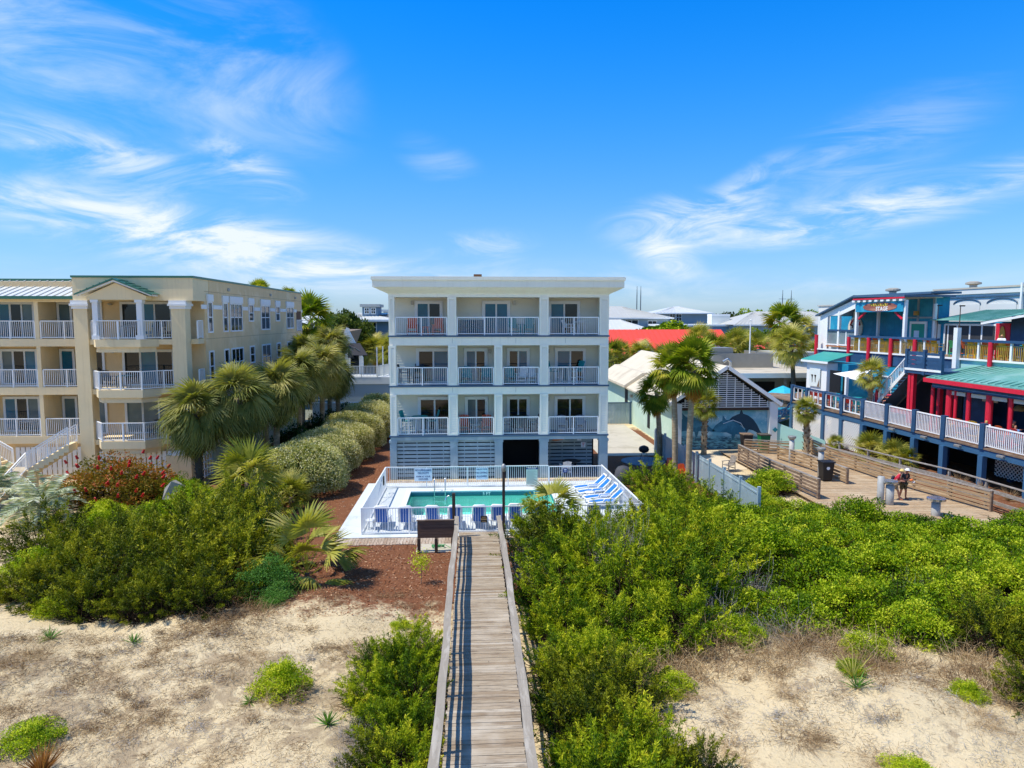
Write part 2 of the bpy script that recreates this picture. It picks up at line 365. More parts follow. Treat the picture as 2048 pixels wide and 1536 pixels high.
# ================================================================ palette
M_white = mat('white paint', '#EFEFE8', .5, .05, 1.5, .05, 60)
M_rail = mat('white vinyl', '#F3F3EF', .4, .03, 3)
M_siding = mat('white lap siding', '#DDE2E2', .5, .05, 1.2, .05, 40)
M_cream = mat('cream lap siding', '#E6E3D0', .55, .06, 1.2, .05, 40)
M_bluegrey = mat('blue grey paint', '#98ABB0', .5, .12, 1.5, .08, 50, col2='#AEBDBE', amt=.3)
M_slate = mat('dark blue trim', '#46627A', .5, .1, 2)
M_navy = mat('navy paint', '#2A4C6C', .6, .13, 2.2, .1, 50, col2='#34597D', amt=.4)
M_beam = mat('blue painted timber', '#3A6384', .5, .12, 2, .1, 40)
M_red = mat('red paint', '#D8233A', .55, .14, 2.5, .1, 30, streak=.25)
M_stucco = mat('tan stucco', '#E2C493', .85, .07, .9, .25, 70, col2='#EAD0A4', amt=.45, streak=.25)
M_stucco2 = mat('pale stucco', '#EBD5A8', .85, .06, .9, .2, 70, streak=.28)
M_trim = mat('white stucco trim', '#E8E8E4', .6, .05, 2)
M_green = mat('green metal', '#3F7461', .4, .12, 2, metal=.2)
M_greenroof = mat('aqua metal roof', '#6AA595', .5, .14, 1.2, metal=.1, col2='#86B5A8', amt=.45)
M_whiteroof = mat('white metal roof', '#DFDED3', .4, .05, 1, metal=.2)
M_glass = glassmat('dark glass', '#141D21')
M_teal = glassmat('sky reflection teal glass', '#1A6680')  # teal of the reflected sky is put into the base colour
M_curtain = glassmat('curtained glass', '#5D7276', .06)
M_frame = mat('window frame', '#E6E8E6', .4, .03, 3)
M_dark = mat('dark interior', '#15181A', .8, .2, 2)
M_wood = mat('weathered timber', '#8E8478', .8, .2, 2.2, .25, 30, col2='#A59C90', amt=.45, stretch=(1, 6, 6))
M_woodb = mat('brown weathered timber', '#7E6753', .8, .25, 2.0, .3, 30, col2='#99836B', amt=.5, stretch=(2, 2, 7))
M_woodd = mat('dark brown timber', '#4A3A2E', .75, .22, 3, .25, 30)
M_concrete = mat('pool deck coating', '#D3D8D6', .6, .05, .8, .12, 120, col2='#BFC8C8', amt=.25)
M_patio = mat('concrete', '#C3BAA5', .85, .1, 1.1, .2, 60, col2='#AFA690', amt=.4)
M_mint = mat('mint stucco', '#BBD3BD', .8, .06, .9, .15, 60, col2='#C9DCC8', amt=.3)
M_mintb = mat('aqua board', '#A6D3C9', .6, .07, 1, .1, 40)
M_turq = mat('turquoise paint', '#1A8DAE', .6, .14, 1.5, .06, 40, col2='#35A3BB', amt=.5, streak=.3)
M_shingle = mat('tan roof', '#D2C6AC', .8, .09, .8, .2, 40, col2='#BDB096', amt=.35)
M_redroof = mat('red metal roof', '#E8523A', .45, .1, .8, metal=.05)
M_greyroof = mat('pale grey roof', '#B9B8AE', .55, .07, .5)
M_blueb = mat('blue grey siding', '#93A3AA', .6, .08, .5)
M_blueb2 = mat('deep blue siding', '#6C8799', .6, .1, .5)
M_grey = mat('grey metal', '#A5A39B', .45, .1, 2, metal=.5)
M_steel = mat('polished steel', '#C9CDD0', .2, .03, 3, metal=.9)
M_black = mat('black plastic', '#1C1D1F', .5, .1, 3)
M_pvc = mat('grey pvc', '#AAA9A2', .5, .12, 1.5, .1, 20, col2='#BDBBB2', amt=.4)
M_bark = mat('palm trunk', '#9C8768', .9, .22, 6, .6, 14, col2='#B8A382', amt=.45, stretch=(1, 1, 3.5))
M_barkd = mat('dark palm trunk', '#5F5142', .9, .25, 6, .6, 14)
M_stem = mat('woody stems', '#7A6C5C', .9, .2, 5)
# ================================================================ terrain
def ground_h(x, y):
    """dunes in the foreground, level lots behind"""
    f = min(1, max(0, (30-y)/9)); f = f*f*(3-2*f)
    d = .16*math.sin(x*.55+y*.21)+.20*math.sin(x*.23-y*.47+1.3)+.09*math.sin(x*1.3+y*.9)+.05*math.sin(x*2.3-y*1.9+.7)
    h = f*(.16+d*.8)
    if x > 6: h += min(1, (x-6)/5)*max(0, 1-abs(y-15.2)/5.5)*.55
    if x < -3: h += min(1, (-3-x)/5)*max(0, 1-abs(y-19)/5)*.18
    e = max(0, 1-abs(x-.2)/1.7); return h*(1-.75*e)
M_g, t, b = newmat('sand and mulch')
pos = t.new('ShaderNodeNewGeometry').outputs['Position']
at = t.new('ShaderNodeAttribute'); at.attribute_name = 'mulch'
at2 = t.new('ShaderNodeAttribute'); at2.attribute_name = 'litter'
at3 = t.new('ShaderNodeAttribute'); at3.attribute_name = 'paved'
sand = t.mix(t.noise(pos, .7, 6, .6), lin('#CDB587'), lin('#E6D3AB'))
sand = t.mix(t.smooth(t.noise(pos, 9, 6, .7), .56, .74), sand, lin('#A28E72'))
n_l = t.math('ADD', at2.outputs['Fac'], t.math('MULTIPLY', t.math('SUBTRACT', t.noise(pos, 1.3, 7, .68, .5), .5), 1.9))
litter = t.mix(t.noise(pos, 34, 6, .8), lin('#56422F'), lin('#B89F7E'))
sand = t.mix(t.math('MULTIPLY', t.smooth(n_l, .42, .74), .68), sand, litter)
mul = t.mix(t.noise(pos, 30, 5, .75), lin('#52301F'), lin('#9A6848'))
mul = t.mix(t.smooth(t.noise(pos, 2.2, 5, .6), .45, .75), mul, lin('#83573D'))
mul = t.mix(t.smooth(t.noise(pos, 14, 4, .7, .6), .63, .72), mul, lin('#C3A283'))
n_m = t.math('ADD', at.outputs['Fac'], t.math('MULTIPLY', t.math('SUBTRACT', t.noise(pos, 2.4, 7, .7, .3), .5), 1.1))
gc = t.mix(t.smooth(n_m, .4, .72), sand, mul)
far = t.mix(t.noise(pos, .06, 5, .6), lin('#66705A'), lin('#8F8B80'))
gc = t.mix(at3.outputs['Fac'], gc, far)
t.link(gc, b.inputs['Base Color']); b.inputs['Roughness'].default_value = .95; b.inputs['Specular IOR Level'].default_value = .12
bn = t.new('ShaderNodeBump'); bn.inputs['Strength'].default_value = .8; bn.inputs['Distance'].default_value = .1
t.link(t.math('ADD', t.math('MULTIPLY', t.noise(pos, 4.5, 7, .68), 1.0), t.math('MULTIPLY', t.noise(pos, 30, 4, .7), .3)), bn.inputs['Height']); t.link(bn.outputs[0], b.inputs['Normal'])
POOL = (-3.5, 4.35, 33.9, 38.75)
def ground():
    xs = sorted(set([-3000, -900, -300, -120, -70]+[round(-46+.4*i, 3) for i in range(0, 256)]+[70, 120, 300, 900, 3000]))
    ys = sorted(set([-600, -120, -30]+[round(.4*i, 3) for i in range(0, 86)]+[36, 38, 40, 43, 47, 52, 58, 64, 70, 80, 100, 150, 300, 900, 3500]))
    px0, px1, py0, py1 = POOL
    nx = len(xs); vs = []; mu = []; li = []; pv = []
    for y in ys:
        for x in xs:
            z = ground_h(x, y)
            if -7.5 < x < 9.5 and y > 28.5: z = min(z, 0)
            inside = px0-.6 < x < px1+.6 and py0-.8 < y < py1+.8
            vs.append((x, y, -2.2 if inside else z))
            m = 0
            if -9.6 < x < -.3 and 19.3 < y < 34: m = min(1, (y-19.3)/5.6)*min(1, (x+9.6)/1.2)
            if -16 < x < -4.8 and 31 <= y < 66: m = 1
            if 7.6 < x < 14.6 and 33 < y < 62: m = 1
            if .9 < x < 2.2 and 23 < y < 34: m = .9
            if x > 23.6 and 26 < y < 56: m = max(m, .75*min(1, (x-23.6)/1.5))  # ground under and around the deck darkened with the mulch colour
            mu.append(m)
            l = .58 if x < 0 else .46
            if x > 6 and y < 15.3: l = .36
            if x < -2 and 19.5 < y < 22.5: l = .28
            if -7.5 < x < -3.0 and y < 15: l = .46
            li.append(l); pv.append(1 if (y > 66 or (abs(x) > 47 and y > 6)) else 0)
    fs = []
    for j in range(len(ys)-1):
        for i in range(nx-1):
            a = j*nx+i; fs.append((a, a+1, a+nx+1, a+nx))
    mb = MB(); mb.v = vs; mb.f = fs; mb.m = [0]*len(fs); o = mb.build('ground', M_g, smooth=True); me = o.data
    for nm, d in (('mulch', mu), ('litter', li), ('paved', pv)):
        a = me.attributes.new(nm, 'FLOAT', 'POINT'); a.data.foreach_set('value', d)
    tag(o, kind='structure')
ground()
# ================================================================ pool
px0, px1, py0, py1 = POOL
DX0, DX1, DY0, DY1 = -6.15, 8.4, 30.55, 40.9
mb = MB()
zt, zb = .06, -2.3
mb.box(DX0, px0, DY0, DY1, zb, zt).box(px1, DX1, DY0, DY1, zb, zt).box(px0, px1, DY0, py0, zb, zt).box(px0, px1, py1, DY1, zb, zt)
tag(mb.build('pool_deck', M_concrete), kind='structure')
M_basin = mat('pool plaster', '#C4F2E8', .6, .08, 1.6)
pool = thing('swimming_pool', 'rectangular swimming pool with clear turquoise water inside the white fence', 'pool', (.4, 36.3, 0))
mb = MB((.4, 36.3, 0)); c = .003
mb.add([(px0+c, py0+c, -1.15), (px1-c, py0+c, -1.15), (px1-c, py1-c, -1.15), (px0+c, py1-c, -1.15), (px0+c, py0+c, -.08), (px1-c, py0+c, -.08), (px1-c, py1-c, -.08), (px0+c, py1-c, -.08)],
       [(0, 1, 2, 3), (0, 4, 5, 1), (1, 5, 6, 2), (2, 6, 7, 3), (3, 7, 4, 0)])
mb.build('basin', M_basin, pool)
mb = MB((.4, 36.3, 0)); cw = .16
mb.box(px0-.25, px1+.25, py0-.25, py0+.02, .05, .085).box(px0-.25, px1+.25, py1-.02, py1+.25, .05, .085).box(px0-.25, px0+.02, py0+.02, py1-.02, .05, .085).box(px1-.02, px1+.25, py0+.02, py1-.02, .05, .085)
mb.build('coping', mat('pool coping', '#E4E8E8', .5, .05, 2), pool)
M_tile = mat('pool tile band', '#2E6F7E', .3, .15, 6)
mb = MB((.4, 36.3, 0)); mb.box(px0+.004, px1-.004, py1-.016, py1-.006, -.22, -.01).box(px0+.006, px0+.016, py0+.1, py1-.1, -.22, -.01).box(px1-.016, px1-.006, py0+.1, py1-.1, -.22, -.01)
mb.build('tile_band', M_tile, pool)
M_water, t, b = newmat('pool water'); wn = t.n; out = wn['Material Output']
pos = t.new('ShaderNodeNewGeometry').outputs['Position']
tr = t.new('ShaderNodeBsdfTransparent'); tr.inputs[0].default_value = (.6, 1.0, .97, 1); gl = t.new('ShaderNodeBsdfGlossy'); gl.inputs['Roughness'].default_value = .04
fr = t.new('ShaderNodeFresnel'); fr.inputs['IOR'].default_value = 1.33; bn = t.new('ShaderNodeBump'); bn.inputs['Strength'].default_value = .3; bn.inputs['Distance'].default_value = .03
t.link(t.noise(pos, 3.2, 4, .6, .6), bn.inputs['Height']); t.link(bn.outputs[0], gl.inputs['Normal']); t.link(bn.outputs[0], fr.inputs['Normal'])
mx = t.new('ShaderNodeMixShader'); t.link(fr.outputs[0], mx.inputs[0]); t.link(tr.outputs[0], mx.inputs[1]); t.link(gl.outputs[0], mx.inputs[2]); t.link(mx.outputs[0], out.inputs[0]); wn.remove(b)
mb = MB((.4, 36.3, 0)); mb.poly([(px0+.02, py0+.02, -.13), (px1-.02, py0+.02, -.13), (px1-.02, py1-.02, -.13), (px0+.02, py1-.02, -.13)]); mb.build('water', M_water, pool)
for dx in (.75, 3.6):
    textobj('5 FT' if dx < 2 else '3 FT', .24, M_white, pool, (dx-.4, 2.435, -.1), (rad(90), 0, 0), .003, True, name='depth_marking')
# pool ladder
lad = thing('pool_ladder', 'curved steel ladder with two handrails at the far pool edge', 'ladder', (-1.87, 38.8, .06))
for s in (-.3, .3):
    mb = MB(); mb.tube([(s, .35, 0), (s, .34, .55), (s, .2, .78), (s, 0, .8), (s, -.16, .62), (s, -.2, .1), (s, -.2, -.9)], .024, 8); mb.build('handrail', M_steel, lad, True)
for z in (-.25, -.55, -.85):
    mb = MB(); mb.box(-.28, .28, -.24, -.16, z, z+.03); mb.build('step', M_steel, lad)
# pool fence: one thing, every straight run a part
FX0, FX1, FXB, FY0, FY1 = -5.0, 7.75, 7.45, 31.0, 39.7
fz = .06
fen = thing('pool_fence', 'white metal picket fence around the swimming pool', 'fence', (0, 35, fz))
off = Vector((0, 35, fz))
for p, q, nm in (((FX0, FY0), (FX1, FY0), 'fence_run'), ((FX0, FY0), (FX0+.02, FY1), 'fence_run'), ((FX0, FY1), (4.35, FY1), 'fence_run'), ((4.4, FY1+.02), (FXB, FY1+.02), 'gate_run'), ((FX1, FY0), (FXB, FY1), 'fence_run')):
    mb = MB(off); h = 1.2 if nm == 'fence_run' else 1.14
    rails(mb, (*p, fz), (*q, fz), h, .115, .018, (.06, .045), .07, .05, 2.2); mb.build(nm, M_rail, fen)
M_ink = mat('blue sign ink', '#1E3A78', .5, .05, 3)
M_sign = mat('white sign board', '#DCE6EE', .45, .04, 3)
def sign(label, x0, x1, z0, z1, y, lines, board=M_sign, ink=M_ink):
    s = thing('sign', label, 'sign', ((x0+x1)/2, y, z0)); mb = MB(); w = (x1-x0)/2; mb.box(-w, w, -.012, .012, 0, z1-z0); mb.build('board', board, s, bevel=.004)
    for txt, sz, zc, sx in lines:
        if txt[0] == '~':       # lines of print too small to read in the photograph
            k = len(txt)*sz*.3*sx; m2 = MB(); m2.box(-k, k, -.016, -.0125, zc-sz*.3, zc+sz*.3); m2.build('print_line', ink, s)
        else: textobj(txt, sz, ink, s, (0, -.017, zc), (rad(90), 0, 0), .002, True, sx=sx)
    return s
sign('white sign on the far pool fence reading no lifeguard on duty', -3.35, -2.35, .45, 1.2, FY1-.07, [('NO LIFEGUARD', .165, .64, .8), ('ON DUTY', .165, .47, .85), ('SWIM AT YOUR', .125, .27, .9), ('OWN RISK', .125, .12, .9)])
sign('white sign on the far pool fence reading no diving allowed', .15, .85, .5, 1.2, FY1-.07, [('SHALLOW WATER', .105, .61, .7), ('NO DIVING', .15, .4, .8), ('ALLOWED', .15, .19, .85)])
s = sign('tall pale green pool rules board on the far fence', 3.05, 3.72, .15, 1.18, FY1-.07, [('POOL RULES', .1, .985, .8)], mat('rules board', '#C6D2C2', .5, .05, 3), M_white)
mb = MB(); mb.box(-.333, .333, -.015, -.011, .92, 1.02); mb.build('header', M_ink, s)
mb = MB()
for i in range(14): mb.box(-.28, .28-.16*((i*7) % 3)/2, -.016, -.0125, .1+i*.055, .112+i*.055)
mb.build('rules_text', mat('rules ink', '#7C8C86', .6, .05, 3), s)
sign('small dark notice sign on the near pool fence facing the boardwalk', .33, .62, .55, .85, FY0-.06, [('~~~~~~', .05, .24, 1), ('~~~~~', .1, .15, .9), ('~~~~~~', .05, .05, 1)], M_black, mat('tan ink', '#B89A6A', .5, .05, 3))
sign('small blue and white notice on the pool gate', 5.2, 5.45, .85, 1.1, FY1-.05, [('~~~~', .06, .18, 1), ('~~~~', .05, .09, 1)], M_ink, M_white)
# plank walk along the front of the pool deck and behind the pool
def planks(name, x0, x1, y0, y1, z, axis, w, m, th=.03, jit=.04, parent=None, off=(0, 0, 0)):
    mb = MB(off); p = x0 if axis == 'y' else y0; e = x1 if axis == 'y' else y1
    while p < e-.01:
        a = random.uniform(-jit, jit); b_ = random.uniform(-jit, jit); dz = random.uniform(-.003, .003)
        if axis == 'y': mb.box(p+.006, min(p+w, e)-.006, y0+a, y1+b_, z-th, z+dz)
        else: mb.box(x0+a, x1+b_, p+.006, min(p+w, e)-.006, z-th, z+dz)
        p += w
    return mb.build(name, m, parent)
def plankmat(name, c1, c2, c3, axis, w):
    m, t, b = newmat(name); pos = t.new('ShaderNodeNewGeometry'); pp = pos.outputs['Position']
    sx = t.new('ShaderNodeSeparateXYZ'); t.link(pp, sx.inputs[0])
    rnd = pos.outputs['Random Per Island']
    c = t.ramp(rnd, [(0, lin(c1)), (.35, lin(c2)), (.65, lin(c2)), (.85, lin(c3)), (1, lin(c1))])
    mp = t.new('ShaderNodeMapping'); t.link(pp, mp.inputs[0]); mp.inputs['Scale'].default_value = (1.2, 14, 14) if axis == 'x' else (14, 1.2, 14)
    ad = t.new('ShaderNodeVectorMath', operation='ADD'); t.link(mp.outputs[0], ad.inputs[0])
    cb = t.new('ShaderNodeCombineXYZ'); t.link(t.math('MULTIPLY', rnd, 40), cb.inputs[0]); t.link(t.math('MULTIPLY', rnd, 17), cb.inputs[2]); t.link(cb.outputs[0], ad.inputs[1])
    g = t.noise(ad.outputs[0], 2.0, 6, .65, .5)
    c = t.mix(t.smooth(g, .42, .75), c, lin('#6B5B4B')); c = t.mix(t.smooth(t.noise(pp, .8, 4), .5, .8), c, lin(c3))
    c = t.mix(t.smooth(t.noise(pp, 7, 2, .5), .74, .8), c, lin('#4E4036'))
    t.link(c, b.inputs['Base Color']); b.inputs['Roughness'].default_value = .85; b.inputs['Specular IOR Level'].default_value = .2
    bn = t.new('ShaderNodeBump'); bn.inputs['Strength'].default_value = .25; bn.inputs['Distance'].default_value = .01; t.link(g, bn.inputs['Height']); t.link(bn.outputs[0], b.inputs['Normal'])
    MC[name] = m; return m
M_deckx = plankmat('boardwalk planks', '#937F66', '#AC9C84', '#BDB19D', 'x', .14)
M_deckp = plankmat('public walk planks', '#A88B68', '#BEA37F', '#CBB695', 'x', .15)
M_decky = plankmat('pool walk planks', '#A8917A', '#B9A58F', '#C4B5A2', 'y', .14)
tag(planks('plank_path', -6.15, 9.2, 29.62, 30.55, .03, 'y', .14, M_decky), kind='structure')
tag(planks('plank_path', DX0+.9, 8.3, 40.92, 41.55, .03, 'y', .14, M_decky), kind='structure')
# ================================================================ private boardwalk over the dune
def bz(y): return .10+(30.9-y)/17.5*.66
bw = thing('boardwalk', 'long weathered timber boardwalk with side rails running up to the pool', 'boardwalk', (.2, 30.9, 0))
bo = (.2, 30.9, 0)
mb = MB(bo); y = 9.0
while y < 30.9:
    a = random.uniform(-.02, .02); z0 = bz(y); z1 = bz(y+.14); dz = random.uniform(-.003, .004)
    x0 = -.64+a; x1 = 1.1-max(0, (18-y)/7)*.08+random.uniform(-.02, .02)
    mb.add([(x0, y+.004, z0-.04+dz), (x1, y+.004, z0-.04+dz), (x1, y+.137, z1-.04+dz), (x0, y+.137, z1-.04+dz), (x0, y+.004, z0+dz), (x1, y+.004, z0+dz), (x1, y+.137, z1+dz), (x0, y+.137, z1+dz)],
           [(0, 3, 2, 1), (4, 5, 6, 7), (0, 1, 5, 4), (1, 2, 6, 5), (2, 3, 7, 6), (3, 0, 4, 7)]); y += .141
mb.build('deck_planks', M_deckx, bw)
for sx_ in (-.6, 1.02):
    mb = MB(bo); mb.bar((sx_, 9, bz(9)-.16), (sx_, 30.8, bz(30.8)-.12), .05, .2); mb.build('joist', M_wood, bw)
def wob(y, s): return .02*math.sin(y*.55+s)+.015*math.sin(y*1.7+s*2)-(max(0, (18-y)/7)*.12 if s > 0 else 0)
M_cap = mat('grey handrail timber', '#9C917F', .85, .16, 2.0, .4, 22, col2='#B2A896', amt=.45, stretch=(6, .8, 6))
for sd, xb, xt in ((-1, -.71, -.72), (1, 1.12, 1.12)):
    ys_ = [30.15-i*1.17 for i in range(19)]
    for lv, w_, h_ in ((.95, .19, .045), (.62, .04, .09), (.3, .04, .09)):
        mb = MB(bo)
        for i in range(len(ys_)-1):
            ya, yb = ys_[i], ys_[i+1]; xa = xb+(xt-xb)*lv+wob(ya, sd); x_b = xb+(xt-xb)*lv+wob(yb, sd)
            e = .0 if lv > .9 else -.055*sd*0
            if i == 0 and lv > .9: za = bz(ya)+lv-.02
            else: za = bz(ya)+lv
            mb.bar((xa, ya-.002, za), (x_b, yb+.002, bz(yb)+lv), w_, h_)
        mb.build('handrail' if lv > .9 else 'rail', M_cap if lv > .9 else M_wood, bw)
    for i, yy in enumerate(ys_):
        if i % 2 == 0 or i in (1,):
            mb = MB(bo); x_ = xb+wob(yy, sd)+sd*.065; mb.box(x_-.045, x_+.045, yy-.045, yy+.045, min(0, ground_h(x_, yy))-.4, bz(yy)+.955); mb.build('post', M_wood, bw)
# foot-shower post and lamp post at its end, hose screen
def simple(name, label, cat, mb, m, loc=(0, 0, 0), **kw):
    o = mb.build(name, m, **kw); o.location = loc; return tag(o, label, cat)
p = thing('shower_post', 'short brown timber foot shower post at the left end of the boardwalk', 'shower', (-.86, 30.3, .03))
mb = MB(); mb.box(-.07, .07, -.07, .07, -.03, 2.05); mb.build('post', M_woodd, p, bevel=.008)
mb = MB(); mb.tube([(-.07, 0, 1.85), (-.2, 0, 1.93), (-.3, 0, 1.9), (-.34, 0, 1.82)], .018, 6); mb.lathe((-.34, 0, 1.77), [(.05, 0), (.02, .07)], 8); mb.build('shower_head', M_steel, p)
p = thing('lamp_post', 'tall thin brown timber post with a small grey lamp by the near pool fence', 'lamp post', (1.36, 30.75, .03))
mb = MB(); mb.box(-.06, .06, -.06, .06, -.03, 3.05); mb.build('post', M_woodd, p, bevel=.006)
mb = MB(); mb.lathe((0, -.02, 2.86), [(.02, 0), (.1, .06), (.12, .24), (.07, .34), (.03, .38)], 10); mb.build('lamp_head', M_grey, p, True)
p = thing('timber_screen', 'dark brown plank screen on two posts beside the left boardwalk rail', 'screen', (-1.55, 28.6, 0))
mb = MB()
for i in range(5): mb.box(-.77, .75, -.02, .02, .62+i*.145, .755+i*.145)
mb.build('board_panel', mat('screen boards', '#6A5140', .8, .25, 2.5, .3, 24, stretch=(1, 4, 9)), p); mb = MB(); mb.bar((-.8, 0, 1.37), (.78, 0, 1.37), .1, .04); mb.build('cap_board', M_woodb, p)
for x_ in (-.72, 0, .68):
    mb = MB(); mb.box(x_-.06, x_+.06, .03, .13, -.1, 1.3); mb.build('post', M_woodd, p)
    mb = MB(); mb.box(x_-.06, x_+.06, -.14, -.03, -.1, .62); mb.build('post', M_woodd, p)
mb = MB(); ring = [(.12*math.cos(a), .1*math.sin(a), .02+.006*a) for a in np.linspace(0, 19, 60)]
mb.tube([(x_*2.2, y_*1.2, z) for x_, y_, z in ring]+[(.5, -.1, .03), (.9, .15, .03)], .014, 6)
simple('garden_hose', 'coiled bright green garden hose on the slab below the timber screen', 'hose', mb, mat('green hose', '#2FA35C', .4, .1, 3), (-1.5, 29.05, .05))
tag(MB().box(-2.4, -.75, 28.55, 29.6, -.02, .035).build('concrete_pad', M_patio), kind='structure')
# ================================================================ white condominium in the middle
CO = Vector((1.62, 42, 0)); condo = thing('condo_building', 'white four storey beach condominium with rows of railed balconies behind the pool', 'building', CO)
XL, XR, YF, YW, YB = -4.95, 8.22, 42.0, 43.85, 47.6
M_condo = mat('warm white paint', '#F5F0DC', .55, .05, 1.5, .05, 60, streak=.22); M_csid = mat('warm white siding', '#F0EBD8', .5, .05, 1.2, .05, 40)
FL = (2.69, 5.72, 8.72); CE = (5.18, 8.13, 11.0)
C4 = [(-4.95, -4.56), (-1.46, -.9), (1.3, 1.79), (4.06, 4.57), (7.69, 8.22)]; C3 = [(-4.95, -4.6), (-1.48, -.95), (4.02, 4.57), (7.66, 8.22)]
def lap(mb, x0, x1, y, z0, z1, h=.17, d=.03):
    z = z0
    while z < z1-.01:
        e = min(z+h, z1); mb.add([(x0, y-d, z), (x1, y-d, z), (x1, y-.002, e), (x0, y-.002, e), (x0, y, z), (x1, y, z)], [(0, 1, 2, 3), (4, 5, 1, 0)]); z = e
    return mb
def P(name, m, fn, parent=condo, off=CO, **kw):
    mb = MB(off); fn(mb); return mb.build(name, m, parent, **kw)
# body behind the balconies
P('body', M_cream, lambda b: b.box(XL, XR, YW+.02, YB, 2.45, 11.3))
def backwall(b):
    for z0, z1 in zip(FL, CE): lap(b, XL, XR, YW, z0, z1+.1)
P('balcony_wall', M_cream, backwall)
for i, z in enumerate(FL):
    P('floor_slab', M_slate, lambda b: b.box(XL-.06, XR+.06, YF-.07, YW, z-.09, z+.005))
    lo = CE[i-1] if i else 2.4
    P('fascia_beam', M_condo if i else M_bluegrey, lambda b: b.box(XL, XR, YF, YF+.28, lo, z-.09))
    P('balcony_ceiling', M_white, lambda b: b.box(XL, XR, YF+.28, YW, CE[i], CE[i]+.08))
P('fascia_beam', M_condo, lambda b: b.box(XL, XR, YF, YF+.28, 11.0, 11.14))
for fi, cols in ((0, C4), (1, C4), (2, C3)):
    for ci, (a, c) in enumerate(cols):
        def col(b):
            z0, z1 = FL[fi]+.005, CE[fi]; b.mi(0)
            b.box(a, c, YF-.002, YF+.3, z0, z1)
            for q0, q1 in ((a, a+.1), (c-.1, c)): b.box(q0, q1, YF-.045, YF-.002, z0, z1)
            b.box(a+.1, c-.1, YF-.045, YF-.002, z1-.14, z1).box(a+.1, c-.1, YF-.045, YF-.002, z0, z0+.14)
            b.mi(1); lap(b, a+.1, c-.1, YF-.003, z0+.14, z1-.14, .15, .035)
        P('column', [M_condo, M_csid], col)
        if 0 < ci: P('partition_wall', M_cream, lambda b: b.box((a+c)/2-.06, (a+c)/2+.06, YF+.3, YW-.02, FL[fi]+.005, CE[fi]))
    P('side_railing', M_rail, lambda b: rails(b, (XL+.08, YF+.32, FL[fi]), (XL+.08, YW-.05, FL[fi]), 1.05, .1))
    for (a, c), (d, e) in zip(cols[:-1], cols[1:]):
        def rl(b): rails(b, (c+.05, YF+.06, FL[fi]+.01), (d-.05, YF+.06, FL[fi]+.01), 1.07, .112, .018, (.075, .055), .09, .07, 1.75)
        P('railing', M_rail, rl)
def door(parent, off, x0, x1, y, z0, z1, gl, n=2, wide=.14, fr=M_frame):
    mb = MB(off); w = wide
    mb.box(x0-w, x0, y-.07, y, z0, z1+w).box(x1, x1+w, y-.07, y, z0, z1+w).box(x0, x1, y-.07, y, z1, z1+w)
    st = (x1-x0)/n
    for i in range(n):
        a = x0+st*i; dy = .0 if i % 2 else .018
        mb.box(a, a+.05, y-.05-dy, y-.001, z0, z1).box(a+st-.05, a+st, y-.05-dy, y-.001, z0, z1).box(a+.05, a+st-.05, y-.05-dy, y-.001, z1-.06, z1).box(a+.05, a+st-.05, y-.05-dy, y-.001, z0, z0+.08)
    d = mb.build('sliding_door', fr, parent)
    for i in range(n):
        a = x0+st*i; g = gl[i % len(gl)]; mb = MB(off); mb.box(a+.05, a+st-.05, y-.025, y-.02, z0+.08, z1-.06); mb.build('pane', g, d)
    return d
for fi, ds in ((2, [(-3.42, -1.97, M_teal, M_glass), (.75, 2.22, M_teal, M_teal), (4.88, 6.61, M_teal, M_glass)]),
               (1, [(-3.37, -1.5, M_glass, M_teal), (-.4, .8, M_teal, M_glass), (2.28, 3.45, M_glass, M_teal), (5.3, 7.0, M_teal, M_glass)]),
               (0, [(-3.3, -1.48, M_glass, M_glass), (-.36, .82, M_curtain, M_glass), (2.28, 3.45, M_glass, M_glass), (5.3, 7.0, M_glass, M_glass)])):
    for a, c, g1, g2 in ds:
        door(condo, CO, a, c, YW-.03, FL[fi]+.02, FL[fi]+2.03+(.0 if fi < 2 else -.06), (g1, g2))
P('downpipe', M_white, lambda b: b.tube([(8.1, YW-.1, 2.7), (8.1, YW-.1, 11.0)], .035, 8))
for x_, z_ in ((-1.2, 1), (1.05, 1), (4.75, 1), (-1.2, 0), (4.75, 0), (2.6, 2), (-3.7, 2)): P('wall_lamp', M_grey, lambda b: b.box(x_-.07, x_+.07, YW-.16, YW-.02, FL[z_]+1.85, FL[z_]+2.1))
for z_ in (2.42, 5.3, 8.25):
    for x_ in (-1.2, 2.6, 5.6): P('board_joint', M_grey, lambda b: b.box(x_-.008, x_+.008, YF-.004, YF-.001, z_ if z_ > 3 else 2.42, z_+(.3 if z_ > 3 else .15)))
# roof with flared cornice
FO_ = .55      # front overhang
def ring(d, z): f = d*FO_/.86; return [(XL-d, YF-f, z), (XR+d, YF-f, z), (XR+d, YB+d, z), (XL-d, YB+d, z)]
def cornice(b):
    prof = [(0, 11.14), (.05, 11.2), (.22, 11.28), (.5, 11.4), (.80, 11.56), (.82, 11.56)]
    for (d0, z0), (d1, z1) in zip(prof[:-1], prof[1:]): b.add(ring(d0, z0)+ring(d1, z1), [(i, (i+1) % 4, 4+(i+1) % 4, 4+i) for i in range(4)])
P('cornice', M_condo, cornice)
P('roof_fascia', M_condo, lambda b: b.box(XL-.86, XR+.80, YF-FO_, YB+.86, 11.56, 11.97))
P('roof_gutter', M_condo, lambda b: b.box(XL-.93, XR+.87, YF-FO_-.07, YB+.93, 11.97, 12.16))
P('roof_membrane', M_greyroof, lambda b: b.box(XL-.8, XR+.8, YF-FO_+.1, YB+.8, 12.16, 12.18))
P('chimney', mat('rusty vent box', '#8A5E3C', .8, .25, 3, .3, 20), lambda b: b.box(.1, .62, 45.4, 46.0, 12.18, 12.56))
